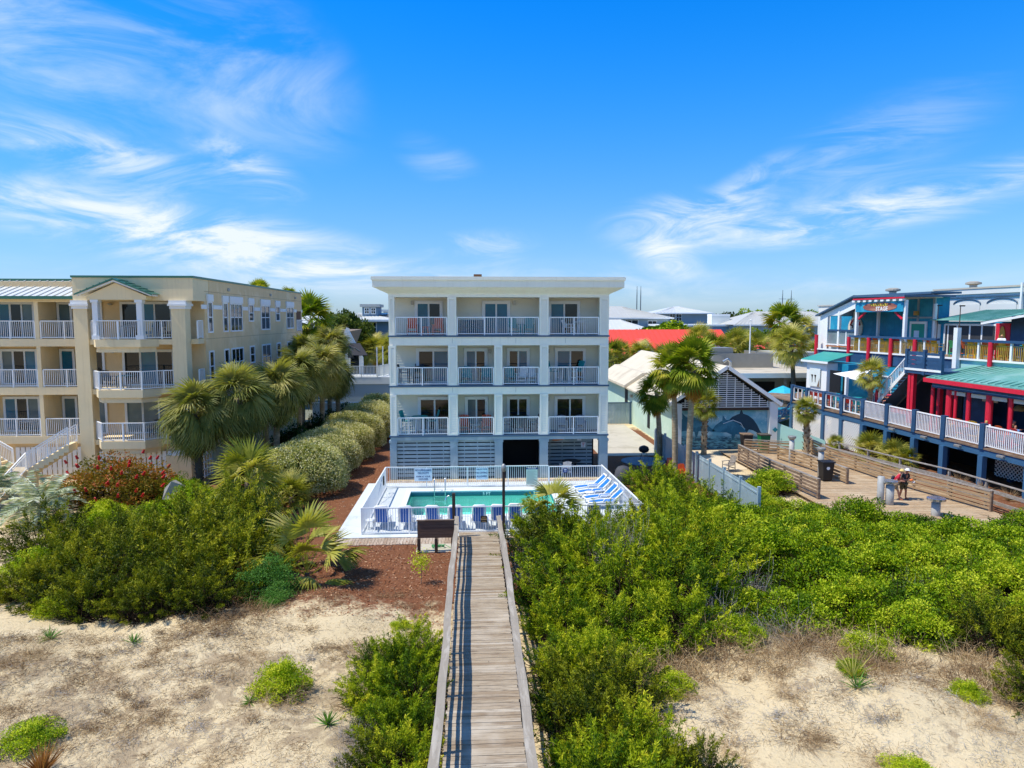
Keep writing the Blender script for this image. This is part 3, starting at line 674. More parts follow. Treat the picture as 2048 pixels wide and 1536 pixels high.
# ground level: blue posts and slatted screens
for a, c in [(-5.0, -4.6), (-1.38, -.92), (1.32, 1.8), (4.06, 4.58), (7.72, 8.26)]:
    P('base_column', M_bluegrey, lambda b: b.box(a, c, YF+.02, YF+.42, 0, 2.26).box(a-.04, c+.04, YF-.02, YF+.46, 2.26, 2.4))
for a, c, y in ((-4.6, -1.38, YF+.25), (-.92, 1.32, YF+.25), (4.58, 7.72, YF+2.6)):
    def sl_(b):
        for i in range(10): b.box(a, c, y-.02, y+.02, .12+i*.235, .12+i*.235+.17)
        for x_ in np.arange(a+.4, c, .8): b.box(x_-.03, x_+.03, y+.022, y+.07, .05, 2.4)
    P('slatted_screen', M_bluegrey, sl_)
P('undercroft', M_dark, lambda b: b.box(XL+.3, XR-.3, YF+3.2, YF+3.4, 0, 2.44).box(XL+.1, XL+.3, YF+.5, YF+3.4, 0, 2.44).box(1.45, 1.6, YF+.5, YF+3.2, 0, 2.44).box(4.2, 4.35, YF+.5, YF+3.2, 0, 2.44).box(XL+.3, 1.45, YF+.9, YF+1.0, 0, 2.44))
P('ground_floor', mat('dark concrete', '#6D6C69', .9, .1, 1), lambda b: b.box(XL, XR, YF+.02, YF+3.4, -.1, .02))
# ---- balcony furniture
def rot2(x, y, a): return (x*math.cos(a)-y*math.sin(a), x*math.sin(a)+y*math.cos(a))
def adirondack(name, label, m, mleg, seat=.42, h=1.05, loc=(0, 0, 0), rz=0, cat='chair', group=None, sc=1.0):
    """slatted chair with fanned round-topped back; faces -y before rotation is applied"""
    r = thing(name, label, cat, loc, -rz, group); r.scale = (sc,)*3
    mb = MB()
    for i in range(5): mb.box(-.25, .25, .11-i*.1, .2-i*.1, seat-.015, seat+.015)
    mb.build('seat', m, r); mb = MB(); n = 6
    for i in range(n):
        x = (i-(n-1)/2)*.085; hh = h-seat-.02-abs(x)**1.6*.45
        mb.bar((x*.9, .22, seat-.02), (x*1.15, .42, seat+hh), .078, .018, (0, -1, .3))
    mb.build('backrest', m, r)
    for s in (-1, 1):
        mb = MB(); mb.box(s*.29-.045, s*.29+.045, -.3, .3, seat+.2, seat+.225); mb.build('armrest', m, r)
        for y, zt in ((-.24, seat+.2), (.26, seat+.2)):
            mb = MB(); mb.bar((s*.3, y*1.1, 0), (s*.275, y, zt), .05, .05); mb.build('leg', mleg, r)
    mb = MB(); mb.box(-.3, .3, -.25, -.22, seat*.45, seat*.45+.05); mb.build('footrest', mleg, r)
    mb = MB(); mb.box(-.3, .3, .27, .3, seat*.45, seat*.45+.05); mb.build('stretcher', mleg, r)
    return r
def table(name, label, m, mleg, R=.5, h=.72, loc=(0, 0, 0), n=20, cat='table', group=None):
    r = thing(name, label, cat, loc, 0, group); mb = MB(); mb.lathe((0, 0, h-.03), [(R*.97, 0), (R, .01), (R, .03), (R*.98, .035)], n); mb.build('tabletop', m, r)
    for i in range(4):
        a = math.pi/4+i*math.pi/2; mb = MB(); mb.bar((R*.75*math.cos(a), R*.75*math.sin(a), 0), (R*.55*math.cos(a), R*.55*math.sin(a), h-.03), .05, .05); mb.build('leg', mleg, r)
    return r
M_tealp = mat('teal poly lumber', '#1F8F92', .5, .1, 3); M_orange = mat('orange poly lumber', '#DE5A24', .5, .1, 3); M_darkp = mat('charcoal lumber', '#33363A', .6, .12, 3); M_whitep = mat('white poly lumber', '#E3E6E6', .5, .04, 3)
M_bluep = mat('blue poly lumber', '#1F4A5E', .5, .1, 3); M_greyp = mat('grey poly lumber', '#8D979E', .5, .08, 3)
bh = [FL[0]+.01, FL[1]+.01, FL[2]+.01]
A = adirondack
A('bar_chair', 'teal bar height chair against the sunlit wall of the first floor corner balcony', M_tealp, M_whitep, .75, 1.42, (-4.05, 43.0, bh[0]), rad(-70))
table('bar_table', 'round teal bar table between two teal bar chairs, first floor corner balcony', M_tealp, M_whitep, .5, 1.05, (-3.25, 42.95, bh[0]))
A('bar_chair', 'teal bar height chair beside the sliding door, first floor corner balcony', M_tealp, M_whitep, .75, 1.45, (-2.5, 43.05, bh[0]), rad(80))
for nm, lab, m, x, y, f, rz in (
    ('rocking_chair', 'orange slatted chair nearest the column, first floor second balcony', M_orange, -.55, 43.05, 0, 180), ('rocking_chair', 'orange slatted chair by the partition, first floor second balcony', M_orange, .85, 43.05, 0, 180),
    ('rocking_chair', 'orange slatted chair left of the door, top floor corner balcony', M_orange, -3.65, 43.0, 2, 175), ('rocking_chair', 'orange slatted chair right of the door, top floor corner balcony', M_orange, -2.1, 43.0, 2, 185),
    ('adirondack_chair', 'teal slatted chair at the left of the second floor narrow balcony', M_tealp, -.35, 43.0, 1, 180), ('adirondack_chair', 'teal slatted chair at the right of the second floor narrow balcony', M_tealp, .85, 43.0, 1, 180),
    ('adirondack_chair', 'teal slatted chair on the second floor balcony beside white chairs', M_tealp, 2.35, 43.05, 1, 170),
    ('adirondack_chair', 'white slatted chair by a door on the second floor narrow balcony', M_whitep, 3.05, 42.95, 1, 200), ('adirondack_chair', 'white slatted chair in the corner of the second floor narrow balcony', M_whitep, 3.7, 43.0, 1, 170),
    ('adirondack_chair', 'teal slatted chair at the far right end of the wide top floor balcony', M_tealp, 3.45, 42.95, 2, 190), ('adirondack_chair', 'teal slatted chair before the wide top floor balcony wall', M_tealp, 2.6, 43.1, 2, 160)):
    A(nm, lab, m, m, .42, 1.08, (x, y, bh[f]), rad(rz-180 if rz > 90 else rz)+math.pi*0, sc=1.0)
A('bar_chair', 'teal bar chair on white legs, left one of the second floor right balcony', M_tealp, M_whitep, .75, 1.42, (5.0, 43.0, bh[1]), rad(-60))
A('bar_chair', 'teal bar chair on white legs, right one of the second floor right balcony', M_tealp, M_whitep, .75, 1.42, (6.45, 43.0, bh[1]), rad(60))
table('bar_table', 'round white bar table between teal bar chairs on the second floor', M_whitep, M_whitep, .42, 1.02, (5.72, 42.95, bh[1]))
table('patio_table', 'dark round table with dark chairs, first floor third balcony', M_darkp, M_darkp, .62, .98, (2.9, 42.95, bh[0]))
A('patio_chair', 'dark slatted chair left of the dark round table, first floor third balcony', M_darkp, M_darkp, .5, 1.12, (2.12, 43.0, bh[0]), rad(-80))
A('patio_chair', 'dark slatted chair right of the dark round table, first floor third balcony', M_darkp, M_darkp, .5, 1.15, (3.75, 43.0, bh[0]), rad(80))
A('patio_chair', 'grey slatted chair left of the pair on the first floor right balcony', M_greyp, M_greyp, .45, 1.0, (5.55, 43.1, bh[0]), 0)
A('patio_chair', 'grey slatted chair right of the pair on the first floor right balcony', M_greyp, M_greyp, .45, 1.0, (6.75, 43.1, bh[0]), 0)
table('patio_table', 'dark blue round bar table on the second floor corner balcony', M_darkp, M_darkp, .58, 1.02, (-3.3, 42.95, bh[1]))
A('patio_chair', 'dark blue high chair at the open end of the second floor corner balcony', M_darkp, M_darkp, .72, 1.25, (-4.15, 43.0, bh[1]), rad(-85))
A('patio_chair', 'dark blue high chair by the railing of the second floor corner balcony', M_darkp, M_darkp, .72, 1.25, (-3.3, 43.4, bh[1]), 0)
r = thing('bench', 'long blue slatted bench along the wide top floor balcony wall', 'bench', (-.05, 43.35, bh[2])); mb = MB()
for i in range(3): mb.box(-.8, .8, -.3+i*.15, -.17+i*.15, .4, .43)
mb.box(-.78, .78, -.27, .15, .06, .4); mb.build('seat', M_bluep, r); mb = MB()
mb.box(-.8, .8, .16, .19, .44, .92)
mb.build('backrest', M_bluep, r)
for sx_ in (-.75, .75):
    mb = MB(); mb.box(sx_-.03, sx_+.03, -.28, .2, 0, .4).box(sx_-.03, sx_+.03, .19, .24, 0, .92); mb.build('leg', M_bluep, r)
for nm, x, f, lab, m in (('side_table', -2.85, 2, 'small orange side table between the top floor orange chairs', M_orange), ('side_table', .15, 0, 'small pale blue side table between the first floor orange chairs', M_bluegrey), ('patio_table', 6.7, 2, 'round white table on the top floor right balcony', M_whitep)):
    table(nm, lab, m, m, .3 if nm[0] == 's' else .45, .5 if nm[0] == 's' else .8, (x, 42.9, bh[f]))
A('patio_chair', 'white chair on the top floor right balcony beside a round table', M_whitep, M_whitep, .45, .95, (5.95, 43.0, bh[2]), rad(-60))
# undercroft corner: table and bottles of the outdoor kitchen
table('patio_table', 'dark round table in the shaded undercroft corner behind the pool', M_darkp, M_darkp, .6, .75, (6.2, 43.4, .02))
A('patio_chair', 'white slatted chair in the shaded undercroft corner behind the pool', M_whitep, M_whitep, .45, .95, (5.75, 42.75, .02), rad(170))
sign('white notice sheet high on the undercroft slats', 6.75, 7.02, 1.85, 2.2, 44.55, [('~~~~~', .08, .28, .8), ('~~~', .05, .15, .8)])
sign('white notice sheet lower on the undercroft slats with red print', 7.0, 7.3, 1.4, 1.75, 44.55, [('~~~~~', .06, .28, .9), ('~~~', .06, .18, .8), ('~~~', .05, .09, .8)], M_sign, M_red)
mb = MB(); mb.add([(-.55, 0, 0), (-.3, 0, .1), (.25, 0, .12), (.5, 0, .02), (.72, 0, .2), (.66, 0, 0), (.74, 0, -.16), (.5, 0, -.02), (.2, 0, -.12), (-.3, 0, -.09)], [tuple(range(10))])
md = mb.build('fish_ornament', mat('orange fish', '#D98046', .5, .2, 4)); md.location = (5.6, 44.5, 2.0); md.rotation_euler = (0, rad(-12), 0); s_ = md.modifiers.new('s', 'SOLIDIFY'); s_.thickness = .03
tag(md, 'orange painted fish ornament hung on the undercroft slats', 'ornament')

# ================================================================ tan apartment building on the left
TO = Vector((-19.5, 41.5, 0)); apt = thing('apartment_building', 'tan stucco four storey apartment building with green trim and white balcony rails', 'building', TO)
def Q(name, m, fn, **kw): return P(name, m, fn, apt, TO, **kw)
ax0, ax1, ayf = -22.75, -16.45, 41.5; sxw = -16.02
zf = (2.7, 5.65, 8.53); zc = (5.2, 8.1, 10.75)
Q('body', M_stucco, lambda b: b.box(-22.7, sxw, 43.95, 67.2, 0, 12.05))
Q('parapet', M_stucco2, lambda b: b.box(ax0, sxw-.02, ayf+.05, 43.95, 10.75, 12.05))
Q('parapet_cap', M_green, lambda b: b.box(ax0-.05, sxw+.05, ayf, 67.25, 12.05, 12.17))
Q('balcony_wall', M_stucco, lambda b: b.box(-23.5, sxw-.3, 43.7, 43.94, zf[0], 10.75))
Q('side_wall', M_stucco, lambda b: b.box(-17.3, sxw, 43.15, 43.95, 2.3, 10.75))
for i in range(3):
    def slab(b):
        b.box(ax0+.75, -17.3, ayf+.1, 43.7, zf[i]-.3, zf[i]).box(-17.3, sxw-.08, ayf+.72, 43.15, zf[i]-.3, zf[i])
        pts = [(-21.75, ayf+.1), (-21.2, ayf-.75), (-18.75, ayf-.75), (-18.1, ayf+.1)]
        b.prism([(x, y, zf[i]-.42) for x, y in pts], (0, 0, .44)); pts2 = [(-21.6, ayf+.1), (-21.05, ayf-.62), (-18.9, ayf-.62), (-18.25, ayf+.1)]
        b.prism([(x, y, zf[i]-.72) for x, y in pts2], (0, 0, .3))
    Q('balcony_slab', M_stucco2, slab)
    z = zf[i]+.02
    ptsr = [(-21.95, ayf+.3), (-21.15, ayf-.68), (-18.8, ayf-.68), (-17.95, ayf+.2), (-17.32, ayf+.3)]
    for p, q in zip(ptsr[:-1], ptsr[1:]): Q('railing', M_rail, lambda b: rails(b, (*p, z), (*q, z), 1.05, .11, .022, every=1.5))
    Q('railing', M_rail, lambda b: rails(b, (sxw-.14, ayf+.82, z), (sxw-.14, 43.1, z), 1.05, .11, .022))
    for (a, c, gl, n) in ((-23.0, -22.32, ((M_teal, M_glass), (M_glass, M_teal), (M_curtain, M_curtain))[2-i if i else 2], 1), (-21.1, -18.2, (M_glass, M_teal, M_glass) if i else (M_curtain, M_curtain), 3)):
        door(apt, TO, a, c, 43.69, zf[i]+.02, zf[i]+2.12, gl, n, .09)
    Q('wall_lamp', M_grey, lambda b: b.lathe((-21.7, 43.55, zf[i]+2.0), [(.02, 0), (.13, .02), (.14, .08), (.05, .12)], 10))
for a, c in ((ax0, -21.97), (-17.3, -16.52)):
    Q('pillar', M_stucco2, lambda b: b.box(a, c, ayf, ayf+.75, 0, 10.72))
    Q('capital', M_trim, lambda b: b.box(a-.06, c+.06, ayf-.06, ayf+.81, 10.28, 10.45).box(a-.14, c+.14, ayf-.14, ayf+.89, 10.45, 10.58).box(a-.09, c+.09, ayf-.09, ayf+.84, 10.58, 10.76))
for xc in (-21.2, -18.78):
    Q('porch_column', M_trim, lambda b: b.box(xc-.15, xc+.15, ayf-.66, ayf-.36, zf[2]+.02, 10.62).box(xc-.21, xc+.21, ayf-.72, ayf-.3, zf[2]+.02, zf[2]+.25).box(xc-.21, xc+.21, ayf-.72, ayf-.3, 10.62, 10.78))
Q('pediment', M_stucco2, lambda b: b.prism([(-21.6, ayf-.7, 10.78), (-18.35, ayf-.7, 10.78), (-18.35, ayf-.7, 11.0), (-20.0, ayf-.7, 11.72), (-21.6, ayf-.7, 11.0)], (0, .75, 0)))
Q('pediment_soffit', M_trim, lambda b: b.prism([(-22.0, ayf-.92, 10.98), (-20.0, ayf-.92, 11.78), (-18.0, ayf-.92, 10.98), (-18.0, ayf-.92, 11.08), (-20.0, ayf-.92, 11.88), (-22.0, ayf-.92, 11.08)], (0, .97, 0)))
def pedroof(b):
    for s in (-1, 1):
        b.add([(-20, ayf-1.0, 11.98), (-20+s*2.12, ayf-1.0, 11.1), (-20+s*2.12, ayf+.06, 11.1), (-20, ayf+.06, 11.98), (-20, ayf-1.0, 11.89), (-20+s*2.12, ayf-1.0, 11.01)], [(0, 1, 2, 3), (0, 4, 5, 1)])
        for k in range(1, 6): f = k/6; b.bar((-20+s*2.12*f, ayf-1.0, 11.98-.88*f+.02), (-20+s*2.12*f, ayf+.05, 11.98-.88*f+.02), .03, .04)
Q('pediment_roof', M_green, pedroof)
# right hand side wall: windows, trim band, vents, far corner balcony
def swin(y0, y1, z0, z1, panes=2, cap=True):
    mb = MB(TO); f = .1; x = sxw
    mb.box(x, x+.06, y0-f, y0, z0-f, z1+f).box(x, x+.06, y1, y1+f, z0-f, z1+f).box(x, x+.06, y0, y1, z1, z1+f).box(x, x+.08, y0-.02, y1+.02, z0-f, z0)
    if cap: mb.box(x, x+.1, y0-f-.08, y1+f+.08, z1+f, z1+f+.42)
    for k in range(1, panes): yy = y0+(y1-y0)*k/panes; mb.box(x, x+.04, yy-.03, yy+.03, z0, z1)
    mb.box(x, x+.04, y0, y1, (z0+z1)/2-.03, (z0+z1)/2+.03); w = mb.build('window', M_trim, apt)
    mb = MB(TO); mb.box(x+.005, x+.015, y0, y1, z0, z1); mb.build('pane', M_glass, w)
for (a, c, k, big) in ((43.65, 44.25, 1, 1), (46.25, 46.95, 1, 1), (47.6, 49.85, 3, 1), (51.5, 52.4, 1, 0), (54.4, 56.5, 2, 1), (58.4, 59.4, 1, 0), (61.7, 63.9, 2, 1)):
    for z in (8.95, 5.95): swin(a, c, z+(0 if big else .65), z+1.72, k, z > 8)
for a, c in ((42.6, 43.4), (44.5, 46), (50.1, 51.2), (52.7, 54.1), (56.8, 58.1), (59.7, 61.4), (64.2, 65.1), (66.9, 67.25)): Q('trim_band', M_trim, lambda b: b.box(sxw, sxw+.05, a, c, 10.3, 10.55))
Q('score_line', mat('stucco joint', '#A8906F', .9, .1, 3), lambda b: [b.box(sxw, sxw+.006, 43.2, 67.2, z-.012, z+.012) for z in (11.35, 8.5, 5.6)])
Q('opening_panel', mat('shaded brown wall', '#6B4A33', .9, .1, 2), lambda b: b.box(sxw, sxw+.008, 65.1, 66.8, 8.6, 10.4))  # flat patch without depth; the balcony shade is put into its brown
Q('corner_railing', M_rail, lambda b: rails(b, (sxw+.05, 65.1, 8.6), (sxw+.05, 66.8, 8.6), 1.0, .12))
for y_ in (47.3, 56.9, 64.7): Q('vent_cap', M_grey, lambda b: b.lathe((sxw+.03, y_, 11.5), [(.04, 0), (.12, .03), (.12, .16), (.05, .2)], 10))
# base with white board screens
Q('base_wall', M_stucco2, lambda b: b.box(-18.0, -16.5, 41.6, 43.9, 0, 1.7).box(-21.97, -17.3, ayf+.5, ayf+.6, 1.95, 2.4))
def boards(b, x0, x1, y, z0, z1, w=.3):
    x = x0
    while x < x1: b.box(x, min(x+w-.07, x1), y-.02, y+.02, z0, z1); x += w
    b.box(x0, x1, y+.021, y+.05, z0+.3, z0+.45).box(x0, x1, y+.021, y+.05, z1-.35, z1-.2)
Q('board_screen', M_white, lambda b: boards(b, -21.9, -17.5, ayf+.35, .3, 1.95))
Q('base_capital', M_trim, lambda b: b.box(-17.55, -16.4, ayf-.12, ayf+.9, 1.75, 2.0))
def sidelat(b):
    for k in range(4): b.box(sxw+.12, sxw+.16, 41.75+k*.42, 41.83+k*.42, .3, 2.15)
    for k in range(5): b.box(sxw+.10, sxw+.14, 41.7, 43.15, .35+k*.42, .45+k*.42)
Q('side_lattice', M_white, sidelat)
Q('side_base', M_stucco, lambda b: b.box(-16.6, sxw+.05, 43.2, 44.6, 0, 2.3))
# recessed wing to the left
wy = 43.0
Q('wing_body', M_stucco, lambda b: b.box(-44, -22.75, wy+1.9, 66, 0, 12.0))
for i in range(3):
    Q('wing_slab', M_stucco2, lambda b: b.box(-44, -22.75, wy, wy+1.9, zf[i]-.45, zf[i]))
    for k, (x0, x1, d0, d1, n) in enumerate(((-25.58, -22.78, -25.45, -24.72, 1), (-30.2, -25.81, -29.0, -26.95, 3), (-33.0, -30.45, -32.6, -31.8, 1), (-37.6, -33.25, -36.4, -34.3, 3))):
        Q('wing_pillar', M_stucco2, lambda b: b.box(x0-.23, x0, wy+.02, wy+1.9, zf[i], zf[i]+2.55))
        Q('railing', M_rail, lambda b: rails(b, (x0+.05, wy+.1, zf[i]), (x1-.05, wy+.1, zf[i]), 1.05, .11, .022))
        door(apt, TO, d0, d1, wy+1.88, zf[i]+.02, zf[i]+2.12, (M_teal, M_glass, M_curtain) if (i+k) % 2 else (M_curtain, M_glass, M_teal), n, .09)
Q('wing_beam', M_stucco2, lambda b: b.box(-44, -22.75, wy, wy+.3, 10.7, 10.98))
Q('wing_base', M_stucco, lambda b: b.box(-44, -22.75, wy+.3, wy+1.9, 0, 2.25))
Q('wing_screen', M_white, lambda b: boards(b, -27.5, -23.0, wy+.25, .3, 2.0))
def wroof(b):
    b.add([(-44, wy-.35, 11.0), (-22.76, wy-.35, 11.0), (-22.76, wy+3.4, 12.12), (-44, wy+3.4, 12.12), (-44, wy+3.4, 10.9), (-22.76, wy+3.4, 10.9)], [(0, 1, 2, 3), (2, 1, 5), (3, 2, 5, 4)])
    for k in range(46): x = -43.8+k*.46; b.bar((x, wy-.35, 11.03), (x, wy+3.4, 12.15), .035, .06)
Q('wing_roof', M_whiteroof, wroof)
Q('wing_eave', M_green, lambda b: b.box(-44, -22.76, wy-.42, wy-.35, 10.86, 11.04).box(-44, -22.76, wy+3.3, wy+3.5, 12.1, 12.24))
# outside stair of the apartment building
st = thing('staircase', 'tan outside stair with white railings meeting at a landing beside the apartment building', 'staircase', (-25.3, 40, 0)); so_ = (-25.3, 40, 0)
def flight(p, q, w, side, n=8):
    p, q = Vector(p), Vector(q); mb = MB(so_)
    for i in range(n):
        a = p+(q-p)*(i/n); b_ = p+(q-p)*((i+1)/n); d = (q-p); d.z = 0; d.normalize(); s_ = Vector((-d.y, d.x, 0))*w/2
        mb.add([a-s_, a+s_, Vector((b_.x, b_.y, a.z))+s_, Vector((b_.x, b_.y, a.z))-s_]+[Vector((v.x, v.y, b_.z-.25)) for v in (a-s_, a+s_, b_+s_, b_-s_)], [(0, 1, 2, 3), (0, 4, 5, 1), (1, 5, 6, 2), (2, 6, 7, 3), (3, 7, 4, 0)])
    mb.build('flight', M_stucco2, st)
    d = (q-p); d.z = 0; d.normalize(); s_ = Vector((-d.y, d.x, 0))*w/2
    for k in side:
        mb = MB(so_); a, b_ = p+s_*k+Vector((0, 0, .02)), q+s_*k+Vector((0, 0, .02)); rails(mb, a, b_, 1.0, .11, .022, (.06, .05), .1, .06, 1.3); up = Vector((0, 0, .85)); mb.bar(a+up, b_+up, .03, .03); mb.build('railing', M_rail, st)
flight((-22.9, 41.0, 2.6), (-25.0, 40.7, 1.25), 1.2, (-1, 1)); flight((-28.9, 41.0, 2.6), (-26.5, 40.7, 1.25), 1.2, (-1, 1)); flight((-25.75, 40.2, 1.2), (-25.75, 37.6, 0), 1.4, (-1, 1), 7)
mb = MB(so_); mb.box(-26.6, -24.9, 40.1, 41.4, .9, 1.2).box(-26.4, -25.1, 40.2, 41.3, 0, .9); mb.build('landing', M_stucco2, st)
tag(MB().box(-27.5, -20.5, 36.2, 41.2, -.05, .03).build('paved_path', M_patio), kind='structure')
# furniture on the tan balconies
A('patio_chair', 'tan slatted chair at the right of the tan tower top balcony', M_stucco2, M_stucco2, .45, 1.1, (-17.9, 42.6, zf[2]+.02), 0)
A('patio_chair', 'tan slatted chair behind the right porch column of the tan tower', M_stucco2, M_stucco2, .45, 1.1, (-19.2, 42.4, zf[2]+.02), 0)
table('patio_table', 'grey round table on the tan tower top balcony', M_greyp, M_greyp, .5, .75, (-20.2, 42.2, zf[2]+.02))
table('patio_table', 'teal topped round table on the tan tower middle balcony', M_tealp, M_darkp, .4, .75, (-20.3, 42.0, zf[1]+.02))
A('patio_chair', 'dark chair at the left of the tan tower middle balcony', M_darkp, M_darkp, .45, 1.05, (-21.3, 42.2, zf[1]+.02), rad(-60))
A('patio_chair', 'dark chair left of two on the tan tower lowest balcony', M_darkp, M_darkp, .45, 1.0, (-18.9, 42.6, zf[0]+.02), 0)
A('patio_chair', 'dark chair right of two on the tan tower lowest balcony', M_darkp, M_darkp, .45, 1.0, (-17.8, 42.6, zf[0]+.02), 0)
table('patio_table', 'grey round table behind the lowest railing of the recessed tan wing', M_greyp, M_darkp, .5, .8, (-27, 43.9, zf[0]+.02))
# ================================================================ mint building with the dolphin mural
BO = Vector((18.6, 50.5, 0)); mint = thing('mural_building', 'mint green low building with tan gable roof, louvred gable and dolphin mural', 'building', BO)
def Mn(name, m, fn, **kw): return P(name, m, fn, mint, BO, **kw)
def mintwalls(b):
    b.box(14.72, 22.0, 51.4, 76, 0, 3.5); b.box(14.7, 15.3, 50.55, 51.4, 0, 3.5)
Mn('wall', M_mint, mintwalls)
def mroof(b):
    pk = (18.6, 6.3); 
    for (xe, ze) in ((14.15, 3.42), (22.75, 3.45)):
        pts = [(pk[0], pk[1]), (xe, ze), (xe, ze-.14), (pk[0], pk[1]-.16)]
        b.prism([(x, 50.0, z) for x, z in pts], (0, 26.2, 0))
Mn('roof', M_shingle, mroof)
Mn('roof_step', M_shingle, lambda b: b.prism([(13.95, 63.5, 3.62), (15.6, 63.5, 4.75), (16.2, 63.5, 4.75), (16.2, 63.5, 3.4), (13.95, 63.5, 3.4)], (0, 12.5, 0)))
def barge(b):
    for xe, ze in ((14.2, 3.4), (22.75, 3.4)): b.bar((18.6, 49.97, 6.22), (xe, 49.97, ze), .06, .26, (0, 0, 1))
Mn('barge_board', M_white, barge)
def louv(b):
    z = 3.2
    while z < 5.95:
        hw = (6.02-z)/(6.22-3.4)*3.95
        xa, xb = 18.6-hw+.25, 18.6+hw-.25
        if xb-xa > .25: b.box(max(xa, 15.2), min(xb, 21.9), 50.3, 50.36, z, z+.055)
        z += .155
    for x in np.arange(15.6, 22, .62):
        top = 6.0-abs(x-18.6)*.71-.05
        if top > 3.3: b.box(x-.025, x+.025, 50.33, 50.39, 3.2, top)
Mn('louvre_gable', M_white, louv)
Mn('gable_backing', M_dark, lambda b: b.prism([(15.0, 50.7, 3.1), (22.0, 50.7, 3.1), (22.0, 50.7, 3.7), (18.6, 50.7, 6.0), (15.0, 50.7, 3.7)], (0, .1, 0)))
Mn('mural_beam', M_woodd, lambda b: b.box(15.0, 21.9, 50.3, 50.5, 2.98, 3.18))
Mn('post', M_white, lambda b: b.box(21.9, 22.5, 50.1, 50.7, 0, 3.62)); Mn('post', M_white, lambda b: b.box(14.75, 15.3, 50.1, 50.54, 0, 3.5))
M_mural, t, b = newmat('mural paint'); pos = t.new('ShaderNodeNewGeometry').outputs['Position']; sz = t.new('ShaderNodeSeparateXYZ'); t.link(pos, sz.inputs[0])
mp = t.new('ShaderNodeMapping'); t.link(pos, mp.inputs[0]); mp.inputs['Scale'].default_value = (1, 1, 3.5)
n = t.noise(mp.outputs[0], 1.8, 6, .7, .8)
c1 = t.mix(t.smooth(t.noise(pos, 1.1, 5), .35, .7), lin('#63AABB'), lin('#B4D6DA')); c1 = t.mix(t.smooth(t.noise(pos, 2.6, 6, .75), .55, .7), c1, lin('#D2E4E6'))
c2 = t.mix(t.smooth(n, .42, .6), lin('#1B4A60'), lin('#62A6B4'))
zz = t.math('ADD', sz.outputs[2], t.math('MULTIPLY', t.math('SUBTRACT', n, .5), .5))
t.link(t.mix(t.smooth(zz, .85, 1.15), c2, c1), b.inputs['Base Color']); b.inputs['Roughness'].default_value = .6
mural = Mn('mural', M_mural, lambda b: b.box(15.3, 21.9, 50.55, 50.62, .05, 2.98))
M_dol = mat('dolphin blue', '#2A6E86', .55, .2, 1.6, col2='#4089A0', amt=.4); M_dol2 = mat('dolphin dark', '#1B4254', .55, .2, 2)
def dolphin(cx, cz, s, m, flip=1, rot=0, y=50.545):
    out = [(-1.55, -.28), (-1.3, .12), (-.9, .42), (-.75, .5), (-.72, .95), (-.45, .58), (0, .52), (.5, .3), (.95, -.1), (1.3, -.52), (1.55, -.72), (1.45, -.85), (1.1, -.72), (.7, -.6), (.35, -.6), (.2, -.95), (.05, -1.1), (.02, -.6), (-.4, -.42), (-.9, -.42), (-1.3, -.38)]
    c, q = math.cos(rot), math.sin(rot); mb = MB(BO)
    mb.prism([(cx+flip*s*(x*c-z*q), y, cz+s*(x*q+z*c)) for x, z in out], (0, .004, 0)); return mb.build('dolphin', m, mural)
dolphin(20.35, 2.1, .9, M_dol2, 1, -.22, 50.546); dolphin(19.2, 1.7, .95, M_dol, 1, 0, 50.541); dolphin(16.3, 1.95, 1.0, M_dol, 1, .15, 50.541)
mb = MB(BO); mb.tube([(18.55, 50.538, 1.95), (19.3, 50.538, 2.22), (19.9, 50.538, 1.98), (20.15, 50.538, 1.6)], [.02, .035, .03, .01], 5); mb.build('highlight', mat('mural white', '#CFE0E4', .6, .1, 3), mural)
for y0, y1, z0, z1 in ((57.0, 57.8, .6, 2.6), (65.4, 66.6, .3, 3.2)):
    f = Mn('window_recess', M_dark, lambda b: b.box(14.69, 14.72, y0, y1, z0, z1))
Mn('wall_lamp', M_grey, lambda b: b.box(14.5, 14.7, 63.4, 63.7, 2.5, 2.75))
Mn('concrete_base', M_mintb, lambda b: b.prism([(22.5, 50.3, 0), (25.3, 48.4, 0), (25.3, 48.4, 1.0), (22.5, 50.3, 2.05)], (0, .2, 0)))
# paving and the side yard between the buildings
tag(MB().box(9.0, 13.9, 48.6, 63.2, -.05, .03).build('concrete_patio', M_patio), kind='structure')
tag(MB().box(14.2, 21.5, 43.5, 50.5, -.05, .035).build('mural_patio', mat('cream concrete', '#D8C6A5', .85, .08, 1, .2, 50)), kind='structure')
f = thing('board_fence', 'tall pale blue board fence between the condominium yard and the beach access', 'fence', (13.3, 39, 0))
y = 31.5; k = 0
while y < 49.5:
    x = 13.38-.012*(y-31); mb = MB((13.3, 39, 0)); e = min(y+2.2, 49.6); x1 = 13.38-.012*(e-31)
    n = 14
    for i in range(n):
        a = y+(e-y)*i/n; c = y+(e-y)*(i+1)/n; xa = x+(x1-x)*i/n; mb.box(xa-.015, xa+.015, a+.004, c-.004, .08, 1.72+.01*random.random())
    mb.box(x-.05, x+.02, y, e, 1.5, 1.58).box(x-.05, x+.02, y, e, .3, .38); mb.build('fence_panel', M_bluegrey, f)
    mb = MB((13.3, 39, 0)); mb.box(x-.07, x+.07, y-.07, y+.07, 0, 1.88); mb.build('post', M_bluegrey, f); y = e
f = thing('gate_fence', 'blue board fence closing the side yard behind the white condominium', 'fence', (11.5, 63.6, 0)); mb = MB((11.5, 63.6, 0))
for i in range(22): mb.box(8.3+i*.29, 8.3+i*.29+.275, 63.58, 63.62, .05, 2.0)
